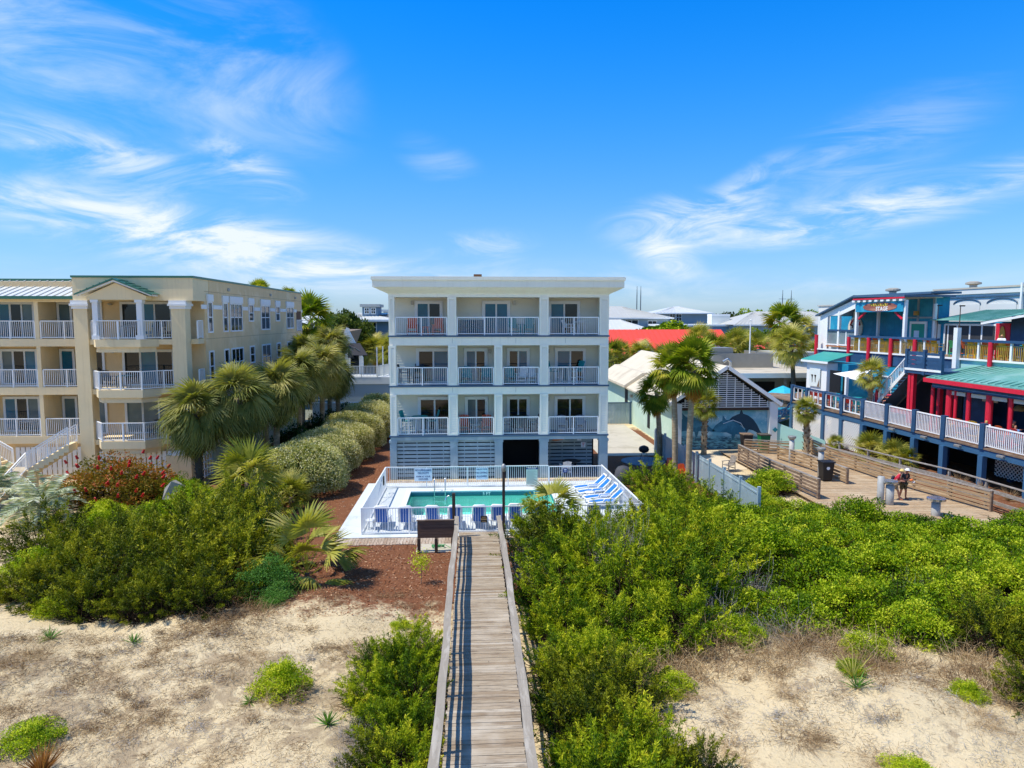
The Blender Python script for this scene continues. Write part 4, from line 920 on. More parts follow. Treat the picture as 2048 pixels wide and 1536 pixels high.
mb.build('fence_panel', M_bluegrey, f); mb = MB((11.5, 63.6, 0)); mb.box(8.3, 14.7, 63.52, 63.57, 1.95, 2.05).box(8.3, 8.45, 63.5, 63.65, 0, 2.1).box(14.5, 14.65, 63.5, 63.65, 0, 2.1); mb.build('fence_frame', M_slate, f)
# yard things: fire pit, covered grill, orange chair, wooden chair
fp = thing('fire_pit', 'round stone paved ring with black kettle grill in the shaded side yard', 'fire pit', (11.6, 46.5, 0))
mb = MB(); mb.lathe((0, 0, 0), [(1.5, 0), (1.5, .06), (1.45, .07)], 24); mb.build('paving_ring', mat('blue grey stone', '#7C8B92', .85, .2, 4), fp); mb = MB(); mb.lathe((.1, .3, .55), [(.05, 0), (.3, .1), (.36, .25), (.3, .42), (.08, .52)], 14); mb.build('kettle', M_black, fp, True)
for a in (0, 2.1, 4.2): mb = MB(); mb.bar((.1+.35*math.cos(a), .3+.35*math.sin(a), .05), (.1+.15*math.cos(a), .3+.15*math.sin(a), .6), .03, .03); mb.build('leg', M_steel, fp)
gr = thing('covered_grill', 'grill under a dark grey fabric cover outside the pool fence corner', 'grill', (8.85, 40.3, 0)); mb = MB()
mb.lathe((0, 0, 0), [(.5, 0), (.5, .5), (.46, .78), (.33, .98), (.12, 1.06), (.02, 1.07)], 16); o = mb.build('cover', mat('grill cover', '#4A4B50', .8, .2, 5, .5, 8), gr, True)
mb = MB(); mb.box(-.3, .3, -.25, .25, -.0, .02); mb.build('base', M_black, gr)
A('adirondack_chair', 'orange slatted chair beside the tall palms near the blue board fence', M_orange, M_orange, .4, 1.0, (12.3, 42.6, 0), rad(30))
A('adirondack_chair', 'orange slatted chair lower down by the palm trunks, nearer the thicket', M_orange, M_orange, .4, .95, (12.75, 41.0, 0), rad(-20))
A('patio_chair', 'weathered wooden lounge chair between blue fence and beach ramp', M_wood, M_wood, .4, 1.0, (16.3, 43.2, .03), rad(70))
# ================================================================ public beach access
def pth(pts): return [Vector(p) for p in pts]
BZ = .25
tag(planks('plank_walkway', 17.7, 25.6, 22.0, 49.0, BZ, 'x', .15, M_deckp, .04, .0), kind='structure')
def slatfence(name, label, pts, z0, z1, n, m, mpost, seg=1.9, w=.04, cap=True, gapf=.62, ext=.06):
    f = thing(name, label, 'fence', (*pts[len(pts)//2], z0)); off = f.location.copy()
    P_ = [Vector((*p, 0)) for p in pts]; mb_ = [MB(off) for _ in range(n)]; mc = MB(off)
    st = (z1-z0-.08)/n
    for a, b_ in zip(P_[:-1], P_[1:]):
        d = (b_-a).normalized(); s_ = Vector((-d.y, d.x, 0))*.05
        L = (b_-a).length; k = max(1, round(L/seg))
        for i in range(k):
            p, q = a+(b_-a)*i/k, a+(b_-a)*(i+1)/k
            for j in range(n):
                off2 = s_*(1 if (i+j) % 2 == 0 else 1.0)
                z = z0+.1+j*st; mb_[j].bar(p+off2*-1+Vector((0, 0, z+st*gapf/2)), q-off2+Vector((0, 0, z+st*gapf/2)), w, st*gapf)
            mp_ = MB(off); mp_.bar(p+Vector((0, 0, z0-.3)), p+Vector((0, 0, z1)), .1, .1, d); mp_.build('post', mpost, f)
        if cap: mc.bar(a+Vector((0, 0, z1+.02)), b_+Vector((0, 0, z1+.02)), .17, .045)
    mp_ = MB(off); mp_.bar(P_[-1]+Vector((0, 0, z0-.3)), P_[-1]+Vector((0, 0, z1+.04)), .13, .13, d); mp_.build('post', mpost, f)
    for j in range(n): mb_[j].build('rail', m, f)
    if cap: mc.build('cap_rail', M_wood, f)
    return f
M_tan = mat('tan fence timber', '#A88D6A', .8, .22, 2.0, .3, 24, col2='#8F7250', amt=.45, stretch=(3, 1, 9))  # tan base colour with random brown patches
slatfence('slat_fence', 'long tan horizontal slat fence curving along the far side of the beach walkway', [(24.3, 49.0), (23.75, 47.2), (23.45, 44.2), (23.85, 41.8), (24.05, 39.3), (24.4, 36.8), (24.95, 34.6), (25.45, 32.4)], BZ, 1.25, 5, M_tan, M_woodb)
slatfence('rail_fence', 'three rail timber fence of the upper ramp below the blue deck', [(24.2, 44.4), (25.2, 39.4), (25.95, 36.2), (26.25, 31.0), (26.5, 27.5)], .35, 1.5, 2, M_wood, M_wood, 2.4, .05, True, .32)
slatfence('slat_fence', 'brown horizontal slat fence on the near left side of the beach walkway', [(17.8, 45.4), (17.75, 40.4), (18.15, 35.2)], BZ, 1.3, 5, M_woodb, M_woodb, 1.6)
slatfence('slat_fence', 'short slat fence in the middle of the walkway beside the black bin', [(20.6, 45.6), (21.2, 42.2), (21.45, 38.4)], BZ, 1.15, 4, M_tan, M_woodb, 1.7)
slatfence('slat_fence', 'low slat fence in front of the white mural post', [(19.3, 48.2), (22.3, 47.0)], BZ, 1.15, 4, M_tan, M_woodb, 1.5)
slatfence('slat_fence', 'low slat fence at the right edge by the beach planks', [(26.0, 31.0), (26.6, 26.5)], .1, .8, 3, M_tan, M_woodb, 1.5)
def pillar(label, x, y, h, top=None, r=.17):
    o = thing('pile_post', label, 'post', (x, y, BZ)); mb = MB(); mb.lathe((0, 0, -.5), [(r, 0), (r, h+.5), (r*.6, h+.52)], 16); mb.build('pile', M_pvc, o, True)
    if top: mb = MB(); mb.lathe((0, 0, h), [(r*.8, 0), (top, .14), (top, .24), (top*.9, .26)], 20); mb.build('basin', M_steel if top > .3 else M_grey, o)
    return o
pillar('tall grey pile with small white tap beside the walking couple', 20.85, 34.1, 1.42)
pillar('grey pillar with round steel basin just left of the walking couple', 21.25, 33.95, 1.0, .36, .2)
pillar('grey pillar with round steel basin standing alone near the thicket edge', 22.3, 31.9, .62, .42, .2)
pillar('grey round pile with flat cap near the green bin', 20.9, 44.3, 1.55, .26, .16)
pillar('grey round pile with flat cap beside the black bin', 20.9, 40.4, 1.5, .26, .17)
def bin_(label, x, y, m, mlid, s=1.0, wheel=True):
    o = thing('wheelie_bin', label, 'bin', (x, y, BZ)); mb = MB(); a, c = .24*s, .31*s
    mb.add([(-a, -a, .06), (a, -a, .06), (a, a, .06), (-a, a, .06), (-c, -c, 1.0*s), (c, -c, 1.0*s), (c, c, 1.0*s), (-c, c, 1.0*s)], [(0, 3, 2, 1), (0, 1, 5, 4), (1, 2, 6, 5), (2, 3, 7, 6), (3, 0, 4, 7), (4, 5, 6, 7)]); mb.build('tub', m, o, bevel=.02)
    mb = MB(); mb.box(-c-.04, c+.04, -c-.06, c+.04, 1.0*s, 1.07*s).box(-c*.7, c*.7, c+.04, c+.09, .98*s, 1.05*s); mb.build('lid', mlid, o, bevel=.015)
    for sx_ in (-1, 1): mb = MB(); mb.tube([(sx_*(a+.01), a, .1), (sx_*(a+.06), a, .1)], .1, 10); mb.build('wheel', M_black, o)
    return o
M_binb = mat('brown bin plastic', '#3A302A', .5, .1, 3); M_bing = mat('green bin plastic', '#1F7B46', .45, .1, 3)
o = bin_('green wheeled bin in front of the mural by the white post', 20.9, 48.7, M_bing, mat('brown lid', '#5B5347', .5, .15, 3), 1.15); mb = MB(); mb.box(-.14, .14, -.33, -.315, .72, .78).box(-.12, .12, -.325, -.31, .4, .46); mb.build('label_sticker', M_white, o)
bin_('dark brown wheeled bin in front of the mural beside the green one', 19.7, 48.9, M_binb, M_woodb, 1.15)
o = bin_('black bin with white round sticker inside the middle slat fence', 20.65, 39.3, M_black, M_black, 1.1); mb = MB(); mb.tube([(-.02, -.31, .8), (-.02, -.325, .8)], .1, 14); mb.build('sticker', M_white, o)
s_ = thing('street_sign', 'small teal diamond sign on the white mural post', 'sign', (22.3, 50.0, 1.55)); mb = MB(); mb.prism([(-.2, 0, 0), (0, 0, -.2), (.2, 0, 0), (0, 0, .2)], (0, .02, 0)); mb.build('plate', mat('teal sign', '#1F8A94', .4, .1, 3), s_)
# ================================================================ restaurant (own rotated frame: u away from the walkway, v along the front)
def rroot(name, label, cat): return thing(name, label, cat, (ROX, ROY, 0), RA)
def RP(parent, name, m, fn, **kw): mb = MB(); fn(mb); return mb.build(name, m, parent, **kw)
ld = rroot('lower_deck', 'raised timber restaurant deck on blue posts with white and glass railings', 'deck')
def lz(v): return 2.40+(v+1.5)/22*.45
VP = [-5.2, -1.9, 1.1, 4.0, 6.45, 9.0, 11.5, 13.9, 16.15, 18.45, 20.6]
RP(ld, 'deck_floor', M_woodb, lambda b: b.add([(-.12, -8, lz(-8)), (5.9, -8, lz(-8)), (5.9, 26, lz(26)), (-.12, 26, lz(26)), (-.12, -8, lz(-8)-.1), (5.9, -8, lz(-8)-.1), (5.9, 26, lz(26)-.1), (-.12, 26, lz(26)-.1)], [(0, 1, 2, 3), (7, 6, 5, 4), (0, 4, 5, 1), (0, 3, 7, 4), (2, 6, 7, 3)]))
RP(ld, 'beam', M_beam, lambda b: b.bar((0, -8, lz(-8)-.3), (0, 21, lz(21)-.3), .12, .36))
for v in np.arange(-7, 20, .6): pass
RP(ld, 'joist', M_navy, lambda b: [b.bar((0.1, v, lz(v)-.25), (5.8, v, lz(v)-.25), .05, .25) for v in np.arange(-7.5, 20, .8)])
for v in VP:
    RP(ld, 'post', M_beam, lambda b: b.box(-.16, .16, v-.17, v+.17, -.3, lz(v)-.48))
    RP(ld, 'rail_post', M_navy, lambda b: b.box(-.16, .12, v-.16, v+.16, lz(v)-.1, lz(v)+1.36))
for v in (-3, 2.5, 7.5, 12.5): RP(ld, 'inner_post', M_navy, lambda b: b.box(3.2, 3.45, v-.12, v+.12, 0, lz(v)-.2))
for a, c in zip(VP[:6], VP[1:7]):
    RP(ld, 'railing', M_rail, lambda b: rails(b, (-.02, a+.18, lz(a)+.06), (-.02, c-.18, lz(c)+.06), 1.18, .125, .045, (.12, .06), .07, .06, 9))
M_panel = glassmat('clear panel', '#7D8C8E', .05)
for a, c in zip(VP[6:-1], VP[7:]):
    RP(ld, 'cap_rail', M_navy, lambda b: b.bar((-.02, a, lz(a)+1.28), (-.02, c, lz(c)+1.28), .2, .09))
    def gr_(b):
        b.bar((-.02, a+.16, lz(a)+.2), (-.02, c-.16, lz(c)+.2), .05, .09).bar((-.02, a+.16, lz(a)+1.16), (-.02, c-.16, lz(c)+1.16), .05, .06)
        for k in range(0, 4): v = a+.2+(c-a-.4)*k/3; b.box(-.05, .01, v-.04, v+.04, lz(v)+.2, lz(v)+1.16)
    RP(ld, 'glass_rail_frame', M_rail, gr_)
# lattice skirts
def lattice(b, p, q, z0, z1, st=.24, w=.06):
    p, q = Vector(p), Vector(q); L = (q-p).length; d = (q-p)/L; H = z1-z0; nrm = Vector((-d.y, d.x, 0))*.012
    for s in (1, -1):
        x = -H
        while x < L:
            xa, xb = x, x+H; za, zb_ = z0, z1
            if xa < 0: za = z0+(0-xa); xa = 0
            if xb > L: zb_ = z1-(xb-L); xb = L
            if xb-xa > .05:
                if s < 0: za, zb_ = z0+z1-za, z0+z1-zb_
                b.bar(p+d*xa+nrm*s+Vector((0, 0, za)), p+d*xb+nrm*s+Vector((0, 0, zb_)), .012, w, (0, 0, 1))
            x += st*1.0
for a, c in zip(VP[6:-1], VP[7:]): RP(ld, 'lattice_panel', M_rail, lambda b: lattice(b, (-.02, a+.17, 0), (-.02, c-.17, 0), .1, lz(a)-.5))
for a, c in ((-3, 1), (1.2, 3.4)): RP(ld, 'lattice_panel', M_rail, lambda b: lattice(b, (3.1, a, 0), (3.1, c, 0), .2, lz(a)-.5, .25))
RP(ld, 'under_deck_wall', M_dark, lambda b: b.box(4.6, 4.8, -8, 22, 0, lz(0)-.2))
RP(ld, 'entry_step', M_navy, lambda b: [b.bar((-1.6-.2*0, 20.9, .25), (-.1, 20.9, 2.6), .05, .12)]+[b.bar((-2.4, 21.4, .4+k*.3), (-.2, 20.8, 1.4+k*.3), .05, .14) for k in range(4)])
for k, v in enumerate((-.4, 2.6, 5.3, 8.2)):
    o = thing('flood_light', 'grey box flood light on the blue deck beam, number %s from the right' % ['one', 'two', 'three', 'four'][k] if False else ['grey flood light under the railing bay at the right edge of the picture', 'grey flood light under the second railing bay by the ramp end', 'grey flood light under the third railing bay above the walking couple', 'grey flood light under the fourth railing bay near the palm shrubs'][k], 'lamp', RW(-.2, v, lz(v)-.2), RA)
    mb = MB(); mb.box(-.18, 0, -.22, .22, -.08, .06); mb.build('housing', M_grey, o, bevel=.02); mb = MB(); mb.bar((0, 0, 0), (.14, 0, -.06), .06, .06); mb.build('bracket', M_black, o)
# main restaurant block behind the lower deck
rb = rroot('restaurant_building', 'turquoise and white beach restaurant block behind the decks', 'building')
RP(rb, 'lower_wall', M_mintb, lambda b: b.box(6.0, 6.2, -8, 26, lz(0), 6.0))
RP(rb, 'lower_hall', M_turq, lambda b: b.box(3.6, 6.0, 18.6, 22.9, lz(20), 6.0))
RP(rb, 'corner_wall', M_white, lambda b: b.box(2.62, 3.6, 20.0, 22.9, lz(20), 6.0))
RP(rb, 'corner_roof', mat('teal ribbed roof', '#3E9C8C', .5, .14, 1.5), lambda b: b.prism([(2.3, 19.4, 6.15), (2.3, 23.3, 6.15), (4.6, 23.6, 6.75), (4.6, 19.4, 6.75)], (0, 0, .07)))
RP(rb, 'corner_eave', M_white, lambda b: b.box(2.25, 2.31, 19.4, 23.3, 6.0, 6.17))
RP(rb, 'shop_window', M_dark, lambda b: b.box(2.58, 2.61, 18.1, 19.5, 3.7, 5.5).box(3.56, 3.59, 18.7, 19.2, 3.2, 5.3))
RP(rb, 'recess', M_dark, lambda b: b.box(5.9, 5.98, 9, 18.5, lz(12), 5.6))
for a, c, z in ((14.8, 18.4, lz(15)+1.0), (10.5, 11.6, lz(11))): RP(rb, 'turquoise_panel', M_turq, lambda b: b.box(5.6, 5.88, a, c, z, 5.9))
RP(rb, 'white_door_frame', M_white, lambda b: b.box(5.5, 5.58, 15.9, 16.0, 2.7, 5.2).box(5.5, 5.58, 17.2, 17.3, 2.7, 5.2).box(5.5, 5.58, 15.9, 17.3, 5.1, 5.2).box(5.45, 5.55, 13.2, 13.35, 2.7, 4.9).box(5.45, 5.55, 11.9, 12.05, 2.7, 4.9).box(5.45, 5.55, 11.9, 13.35, 4.85, 5.0))
ban = rroot('hanging_banner', 'pale banner with two brown shapes on the white corner wall of the restaurant', 'banner')
RP(ban, 'cloth', mat('banner cloth', '#DCE3DA', .7, .06, 2), lambda b: b.box(2.5, 2.54, 20.75, 22.3, 3.95, 5.5))
for v in (21.4, 21.85): RP(ban, 'printed_shape', M_woodd, lambda b: b.tube([(2.49, v, 4.3), (2.49, v, 4.75), (2.49, v, 4.95)], [.02, .05, .11], 8))
RP(ban, 'printed_edge', M_woodb, lambda b: b.prism([(2.492, 20.8, 3.97), (2.492, 21.15, 3.97), (2.492, 20.8, 4.7)], (.004, 0, 0)))
# upper deck
ud = rroot('upper_deck', 'upper restaurant terrace with navy fascia, red posts and a row of coloured stools', 'deck')
UZ = 6.95
RP(ud, 'deck_floor', M_woodb, lambda b: b.box(5.9, 16, -6, 26.3, UZ-.15, UZ))
RP(ud, 'fascia', M_navy, lambda b: b.box(5.8, 5.9, 9.8, 26.3, UZ-.95, UZ-.06).box(5.9, 16, 26.3, 26.4, UZ-.95, UZ-.06))
RP(ud, 'white_ledge', M_white, lambda b: b.box(5.7, 5.92, -6, 26.4, UZ-.06, UZ+.06))
RP(ud, 'mint_wall', M_mintb, lambda b: b.box(5.86, 5.95, -6, 9.75, 6.0, UZ-.07))
for a, c in ((-6, 9.3), (11.7, 21.6)):
    RP(ud, 'cap_rail', M_navy, lambda b: b.box(5.62, 5.95, a, c, UZ+1.2, UZ+1.36))
    n = round((c-a)/2.4)
    for k in range(n):
        p, q = a+(c-a)*k/n, a+(c-a)*(k+1)/n
        RP(ud, 'railing', mat('ochre balusters', '#C9A347', .5, .1, 2), lambda b: [b.box(5.78, 5.81, v-.016, v+.016, UZ+.1, UZ+1.0) for v in np.arange(p+.15, q-.05, .14)]+[b.box(5.77, 5.82, p+.08, q-.08, UZ+.98, UZ+1.02)])
        RP(ud, 'rail_post', M_white, lambda b: b.box(5.72, 5.84, (p+q)/2-.07, (p+q)/2+.07, UZ+.06, UZ+1.2))
for v in (21.65, 19.05, 16.4, 13.8, 6.95, 3.2):
    RP(ud, 'red_post', M_red, lambda b: b.tube([(5.66, v, UZ-1.0), (5.66, v, UZ+1.22)], .15, 12))
RP(ud, 'red_post', M_red, lambda b: b.tube([(5.7, 26.45, UZ-.9), (5.7, 26.45, UZ+1.3)], .16, 12))
RP(ud, 'corner_mast', M_white, lambda b: b.box(5.45, 5.75, 9.55, 9.9, 5.9, 9.1))
# stage pavilion
sp = rroot('stage_pavilion', 'open stage pavilion with sloping roof and STAGE surfboard sign on the upper terrace', 'pavilion')
RP(sp, 'corner_wall', M_white, lambda b: b.box(6.3, 6.5, 25.75, 26.9, UZ, 10.1))
for v, zt in ((24.15, 10.6), (21.75, 11.3), (15.9, 11.2)): RP(sp, 'column', M_white, lambda b: b.box(6.3, 6.52, v-.12, v+.12, UZ, zt))
for v in (25.8, 22.6, 16.0): RP(sp, 'rear_column', M_white, lambda b: b.box(9.0, 9.2, v-.1, v+.1, UZ, 10.9))
def sroof(b):
    A_ = [(6.0, 27.3, 9.95), (6.0, 21.8, 11.62), (10.5, 21.8, 11.62), (10.5, 27.3, 9.95)]
    b.prism(A_, (0, 0, .12)); b.prism([(6.0, 21.8, 11.55), (6.0, 15.6, 11.42), (10.5, 15.6, 11.42), (10.5, 21.8, 11.55)], (0, 0, .16))
RP(sp, 'roof', M_slate, sroof)
RP(sp, 'gable_infill', M_white, lambda b: b.prism([(6.34, 26.9, 10.0), (6.34, 24.15, 10.0), (6.34, 21.8, 10.65), (6.34, 21.8, 11.45)], (.06, 0, 0)))
RP(sp, 'red_trim', M_red, lambda b: b.box(5.97, 6.0, 15.55, 21.8, 11.3, 11.42))
RP(sp, 'rafter_end', M_white, lambda b: [b.box(6.0, 6.3, v-.18, v+.18, 11.12, 11.28) for v in np.arange(16.0, 21.8, .72)])
brd = RP(sp, 'sign_board', M_turq, lambda b: b.box(6.2, 6.28, 15.95, 21.68, 10.28, 11.1))
M_surf = mat('surfboard wood', '#9C5A4A', .5, .25, 1.2, stretch=(1, .4, 6), col2='#C08A6A', amt=.4)
sb = RP(brd, 'surfboard', M_surf, lambda b: b.prism([(6.17, 18.7+2.0*math.cos(a)*(1 if math.cos(a) > 0 else 1.05), 10.69+.36*math.sin(a)) for a in np.linspace(0, 2*math.pi, 28)[:-1]], (.03, 0, 0)))
textobj('STAGE', .46, M_white, sb, (6.165, 18.35, 10.52), (rad(90), 0, rad(-90)), .004, True, sx=1.05)
RP(sb, 'yellow_script', mat('yellow lettering', '#D9D62E', .5, .05, 3), lambda b: b.tube([(6.16, 19.75-2.1*f, 10.84+.09*math.sin(f*46)*(1.0 if f not in (0, .52) else 1.3)+.02*math.sin(f*17)) for f in np.linspace(0, 1, 70)], .022, 5))
RP(sp, 'brace', M_red, lambda b: b.bar((6.4, 21.5, 9.7), (6.4, 20.6, 10.3), .12, .14)); RP(sp, 'brace', M_red, lambda b: b.bar((6.4, 16.2, 9.7), (6.4, 17.1, 10.3), .12, .14))
RP(sp, 'back_wall', M_turq, lambda b: b.box(9.8, 9.95, 18.8, 30.6, UZ, 10.6))
RP(sp, 'stage_rail', M_navy, lambda b: b.box(6.3, 6.5, 21.9, 25.75, 8.6, 8.76)); RP(sp, 'screen_panel', M_panel, lambda b: b.box(6.38, 6.42, 21.9, 25.75, 7.45, 8.6))
RP(sp, 'screen_frame', M_white, lambda b: b.box(6.34, 6.46, 21.9, 25.75, 7.35, 7.45).box(6.34, 6.46, 23.0, 23.12, 7.45, 8.6)); RP(sp, 'bench_board', mat('orange timber', '#B9743C', .6, .15, 3), lambda b: b.box(6.2, 6.6, 21.9, 25.75, 7.2, 7.3))
em = RP(sp, 'emblem', mat('emblem cream', '#E5D8C0', .6, .06, 3), lambda b: b.tube([(9.7, 26.6, 8.85), (9.79, 26.6, 8.85)], 1.05, 24))
RP(em, 'emblem_ring', M_red, lambda b: b.tube([(9.69, 26.58+.7*math.cos(a), 8.95+.7*math.sin(a)) for a in np.linspace(.2, 2.9, 14)], .09, 6)); RP(em, 'emblem_palm', M_black, lambda b: b.bar((9.68, 26.95, 8.3), (9.68, 26.8, 9.0), .05, .07).bar((9.68, 27.15, 9.1), (9.68, 26.4, 9.0), .05, .12).bar((9.68, 27.0, 8.9), (9.68, 26.6, 9.25), .05, .1))
RP(sp, 'red_door', M_red, lambda b: b.box(9.7, 9.79, 19.3, 20.1, UZ, 9.2)); RP(sp, 'door_trim', M_white, lambda b: b.box(9.66, 9.78, 20.1, 20.3, UZ, 9.4).box(9.66, 9.78, 19.1, 19.3, UZ, 9.4).box(9.66, 9.78, 19.3, 20.1, 9.2, 9.4))
# turquoise block behind with the flat overhanging roof
tb = rroot('turquoise_block', 'turquoise upper block with flat overhanging roof and green door behind the stage', 'building')
RP(tb, 'wall', M_turq, lambda b: b.box(9.96, 10.7, 16.4, 27, UZ, 11.55).box(9.5, 9.95, 16.4, 19.9, UZ, 11.5))
RP(tb, 'trim', M_bluegrey, lambda b: b.box(9.44, 9.5, 18.2, 18.4, UZ, 11.5).box(9.44, 9.5, 16.4, 19.9, 9.75, 9.88).box(9.4, 9.5, 16.4, 16.65, UZ, 11.5))
RP(tb, 'roof', M_slate, lambda b: b.box(8.3, 11.0, 15.6, 24.6, 11.68, 11.84)); RP(tb, 'roof_soffit', M_white, lambda b: b.prism([(8.4, 15.7, 11.66), (8.4, 24.5, 11.66), (9.5, 24.5, 11.35), (9.5, 15.7, 11.35)], (0, 0, .02)))
dr = RP(tb, 'green_door', mat('sea green door', '#1FA088', .5, .08, 2), lambda b: b.box(9.4, 9.46, 17.4, 18.9, UZ, 9.3)); RP(dr, 'door_frame', M_white, lambda b: b.box(9.38, 9.48, 18.9, 19.1, UZ, 9.5).box(9.38, 9.48, 17.2, 17.4, UZ, 9.5).box(9.38, 9.48, 17.4, 18.9, 9.3, 9.5)); RP(dr, 'notice', M_sign, lambda b: b.box(9.37, 9.4, 18.0, 18.55, 8.2, 8.75))
RP(tb, 'wall_lamp', mat('ochre lamp', '#C99A4B', .5, .1, 3), lambda b: b.box(9.2, 9.44, 18.15, 18.5, 10.0, 10.35))
# glazed bar with corrugated green roof
gb = rroot('glazed_bar', 'glazed bar with dark screens under a corrugated blue green roof on the upper terrace', 'bar')
RP(gb, 'wall', M_turq, lambda b: b.box(9.6, 14, 4, 16.35, UZ, 9.5)); RP(gb, 'white_door', M_white, lambda b: b.box(9.5, 9.58, 15.9, 16.3, UZ, 9.3).box(9.5, 9.58, 15.0, 15.12, UZ, 9.3))
for a, c in ((14.2, 15.3), (13.0, 14.1), (11.9, 12.9), (10.7, 11.8)): RP(gb, 'screen', mat('dark mesh', '#3A3B3D', .6, .3, 2), lambda b: b.box(9.52, 9.58, a, c, UZ+.2, 9.2))
RP(gb, 'frame', M_white, lambda b: [b.box(9.48, 9.6, v-.06, v+.06, UZ, 9.3) for v in (15.4, 14.15, 12.95, 11.85, 10.6)]+[b.box(9.5, 9.6, 10.6, 15.4, 9.2, 9.34)])
def gbroof(b):
    b.prism([(8.9, 10.9, 9.55), (8.9, 16.3, 9.6), (13.6, 15.2, 10.35), (13.6, 10.2, 10.4)], (0, 0, .06))
    for k in range(24): v = 11.0+k*.22; b.bar((8.9, v, 9.62), (13.4, v*.9+1.2, 10.42), .05, .05)
RP(gb, 'roof', M_greenroof, gbroof)
RP(gb, 'side_roof', M_greenroof, lambda b: b.prism([(7.6, 9.9, 9.35), (7.6, 3, 10.4), (13, 3, 10.9), (13, 10.9, 10.0)], (0, 0, .09))); RP(gb, 'side_fascia', M_white, lambda b: b.bar((7.57, 9.9, 9.38), (7.57, 3, 10.43), .04, .14))
RP(gb, 'navy_wall', M_navy, lambda b: b.box(9.3, 9.58, 3, 9.2, UZ, 9.9)); RP(gb, 'red_wall', M_red, lambda b: b.box(9.35, 9.55, 9.3, 10.5, UZ, 9.4)); RP(gb, 'window', M_dark, lambda b: b.box(9.24, 9.3, 7.1, 8.0, 7.6, 9.3))
sfb = rroot('surfboard', 'tall yellow surfboard leaning on the red wall of the upper terrace', 'surfboard'); RP(sfb, 'board', mat('surf yellow', '#C99B3A', .4, .1, 2), lambda b: b.prism([(9.3, 9.9+.28*math.cos(a), 8.1+1.1*math.sin(a)) for a in np.linspace(0, 2*math.pi, 20)[:-1]], (.03, 0, 0)))
# white building with blind arches
wb = rroot('white_arched_building', 'long white building with dark blind arches behind the restaurant terrace', 'building')
M_offw = mat('white render', '#DCDDD3', .7, .05, .6, .1, 40)
RP(wb, 'wall', M_offw, lambda b: b.box(15, 40, -22, 23, 0, 12.2)); RP(wb, 'parapet', M_offw, lambda b: b.box(14.86, 15.0, -22, 23.1, 11.78, 12.2)); RP(wb, 'parapet_cap', mat('beige cap', '#BFB6A2', .7, .06, 2), lambda b: b.box(14.8, 40, -22, 23.2, 12.2, 12.34))
RP(wb, 'cornice_line', M_slate, lambda b: b.box(14.88, 14.99, -22, 23, 11.5, 11.6))
for k in range(6):
    c = 19.45-k*3.5+1e-3
    RP(wb, 'blind_arch', M_slate, lambda b: b.tube([(14.97, c+1.42*math.cos(a), 10.95+.42*math.sin(a)) for a in np.linspace(0, math.pi, 16)], .055, 6)); RP(wb, 'arch_panel', M_offw, lambda b: b.box(14.95, 14.99, c-1.38, c+1.38, 8, 10.93))
RP(wb, 'downpipe', M_white, lambda b: b.box(14.7, 14.85, 13.9, 14.05, 6, 12.5))
for v, u, zt, lab in ((20.0, 16, 12.34, 'grey mushroom roof vent on the white arched building'), (22.5, 10.3, 11.84, 'grey mushroom roof vent on the turquoise block roof'), (30, 14, 11.2, 'small grey roof vent left of the turquoise block')):
    o = thing('roof_vent', lab, 'vent', RW(u, v, zt-.08 if v > 26 else zt)); mb = MB(); mb.lathe((0, 0, 0), [(.3, 0), (.3, .25), (.25, .28)], 12); mb.build('base', M_grey, o); mb = MB(); mb.lathe((0, 0, .25), [(.3, 0), (.62, .08), (.6, .22), (.3, .32)], 14); mb.build('cap', mat('beige vent', '#A39C8C', .6, .1, 3), o)
o = rroot('rear_roof', 'low pale block whose roof shows left of the stage pavilion', 'building'); RP(o, 'block', M_offw, lambda b: b.box(10, 16, 27.5, 33, 6, 11.0)); RP(o, 'roof', M_greyroof, lambda b: b.box(9.9, 16.1, 27.45, 33.1, 11.0, 11.12))
# covered dining pavilion on the lower deck
rp = rroot('dining_pavilion', 'open dining pavilion with aqua metal roof, red fascia and thick red posts', 'pavilion')
def dproof(b):
    a, c = (.7, 6.6), (.7, -8); e, f = (5.8, -8), (5.8, 8.6)
    b.prism([(a[0], a[1], 5.92), (c[0], c[1], 5.75), (e[0], e[1], 6.75), (f[0], f[1], 6.5)], (0, 0, .07))
    for k in range(28): v = 6.3-k*.5; b.bar((.7, v, 6.01), (5.8, v+1.2, 6.62), .03, .05)
RP(rp, 'roof', M_greenroof, dproof)
RP(rp, 'fascia', M_red, lambda b: b.bar((.64, 6.7, 5.82), (.64, -8, 5.64), .05, .26).bar((.64, 6.7, 5.82), (2.6, 7.4, 5.98), .05, .24))
RP(rp, 'navy_beam', M_navy, lambda b: b.bar((1.0, 6.3, 5.5), (1.0, -8, 5.35), .12, .3)); RP(rp, 'blind', mat('cream blind', '#CFC9B4', .7, .06, 3), lambda b: [b.box(1.15, 1.2, a+.1, c-.1, 5.02, 5.25) for a, c in ((3.75, 5.0), (2.2, 3.5), (.8, 2.0), (-1, .55), (-3, -1.2))])
for v, r_ in ((6.5, .11), (5.1, .2), (4.6, .1), (3.6, .13), (2.1, .19), (.65, .12), (-1.2, .18), (-3.3, .13)): RP(rp, 'post', M_red, lambda b: b.tube([(1.2, v, lz(v)), (1.2, v, 5.45)], r_, 12))
for v in (3.2, .2, -2.8): RP(rp, 'inner_post', M_white if v < 1 else M_red, lambda b: b.box(3.6, 3.8, v-.1, v+.1, lz(v), 5.6))
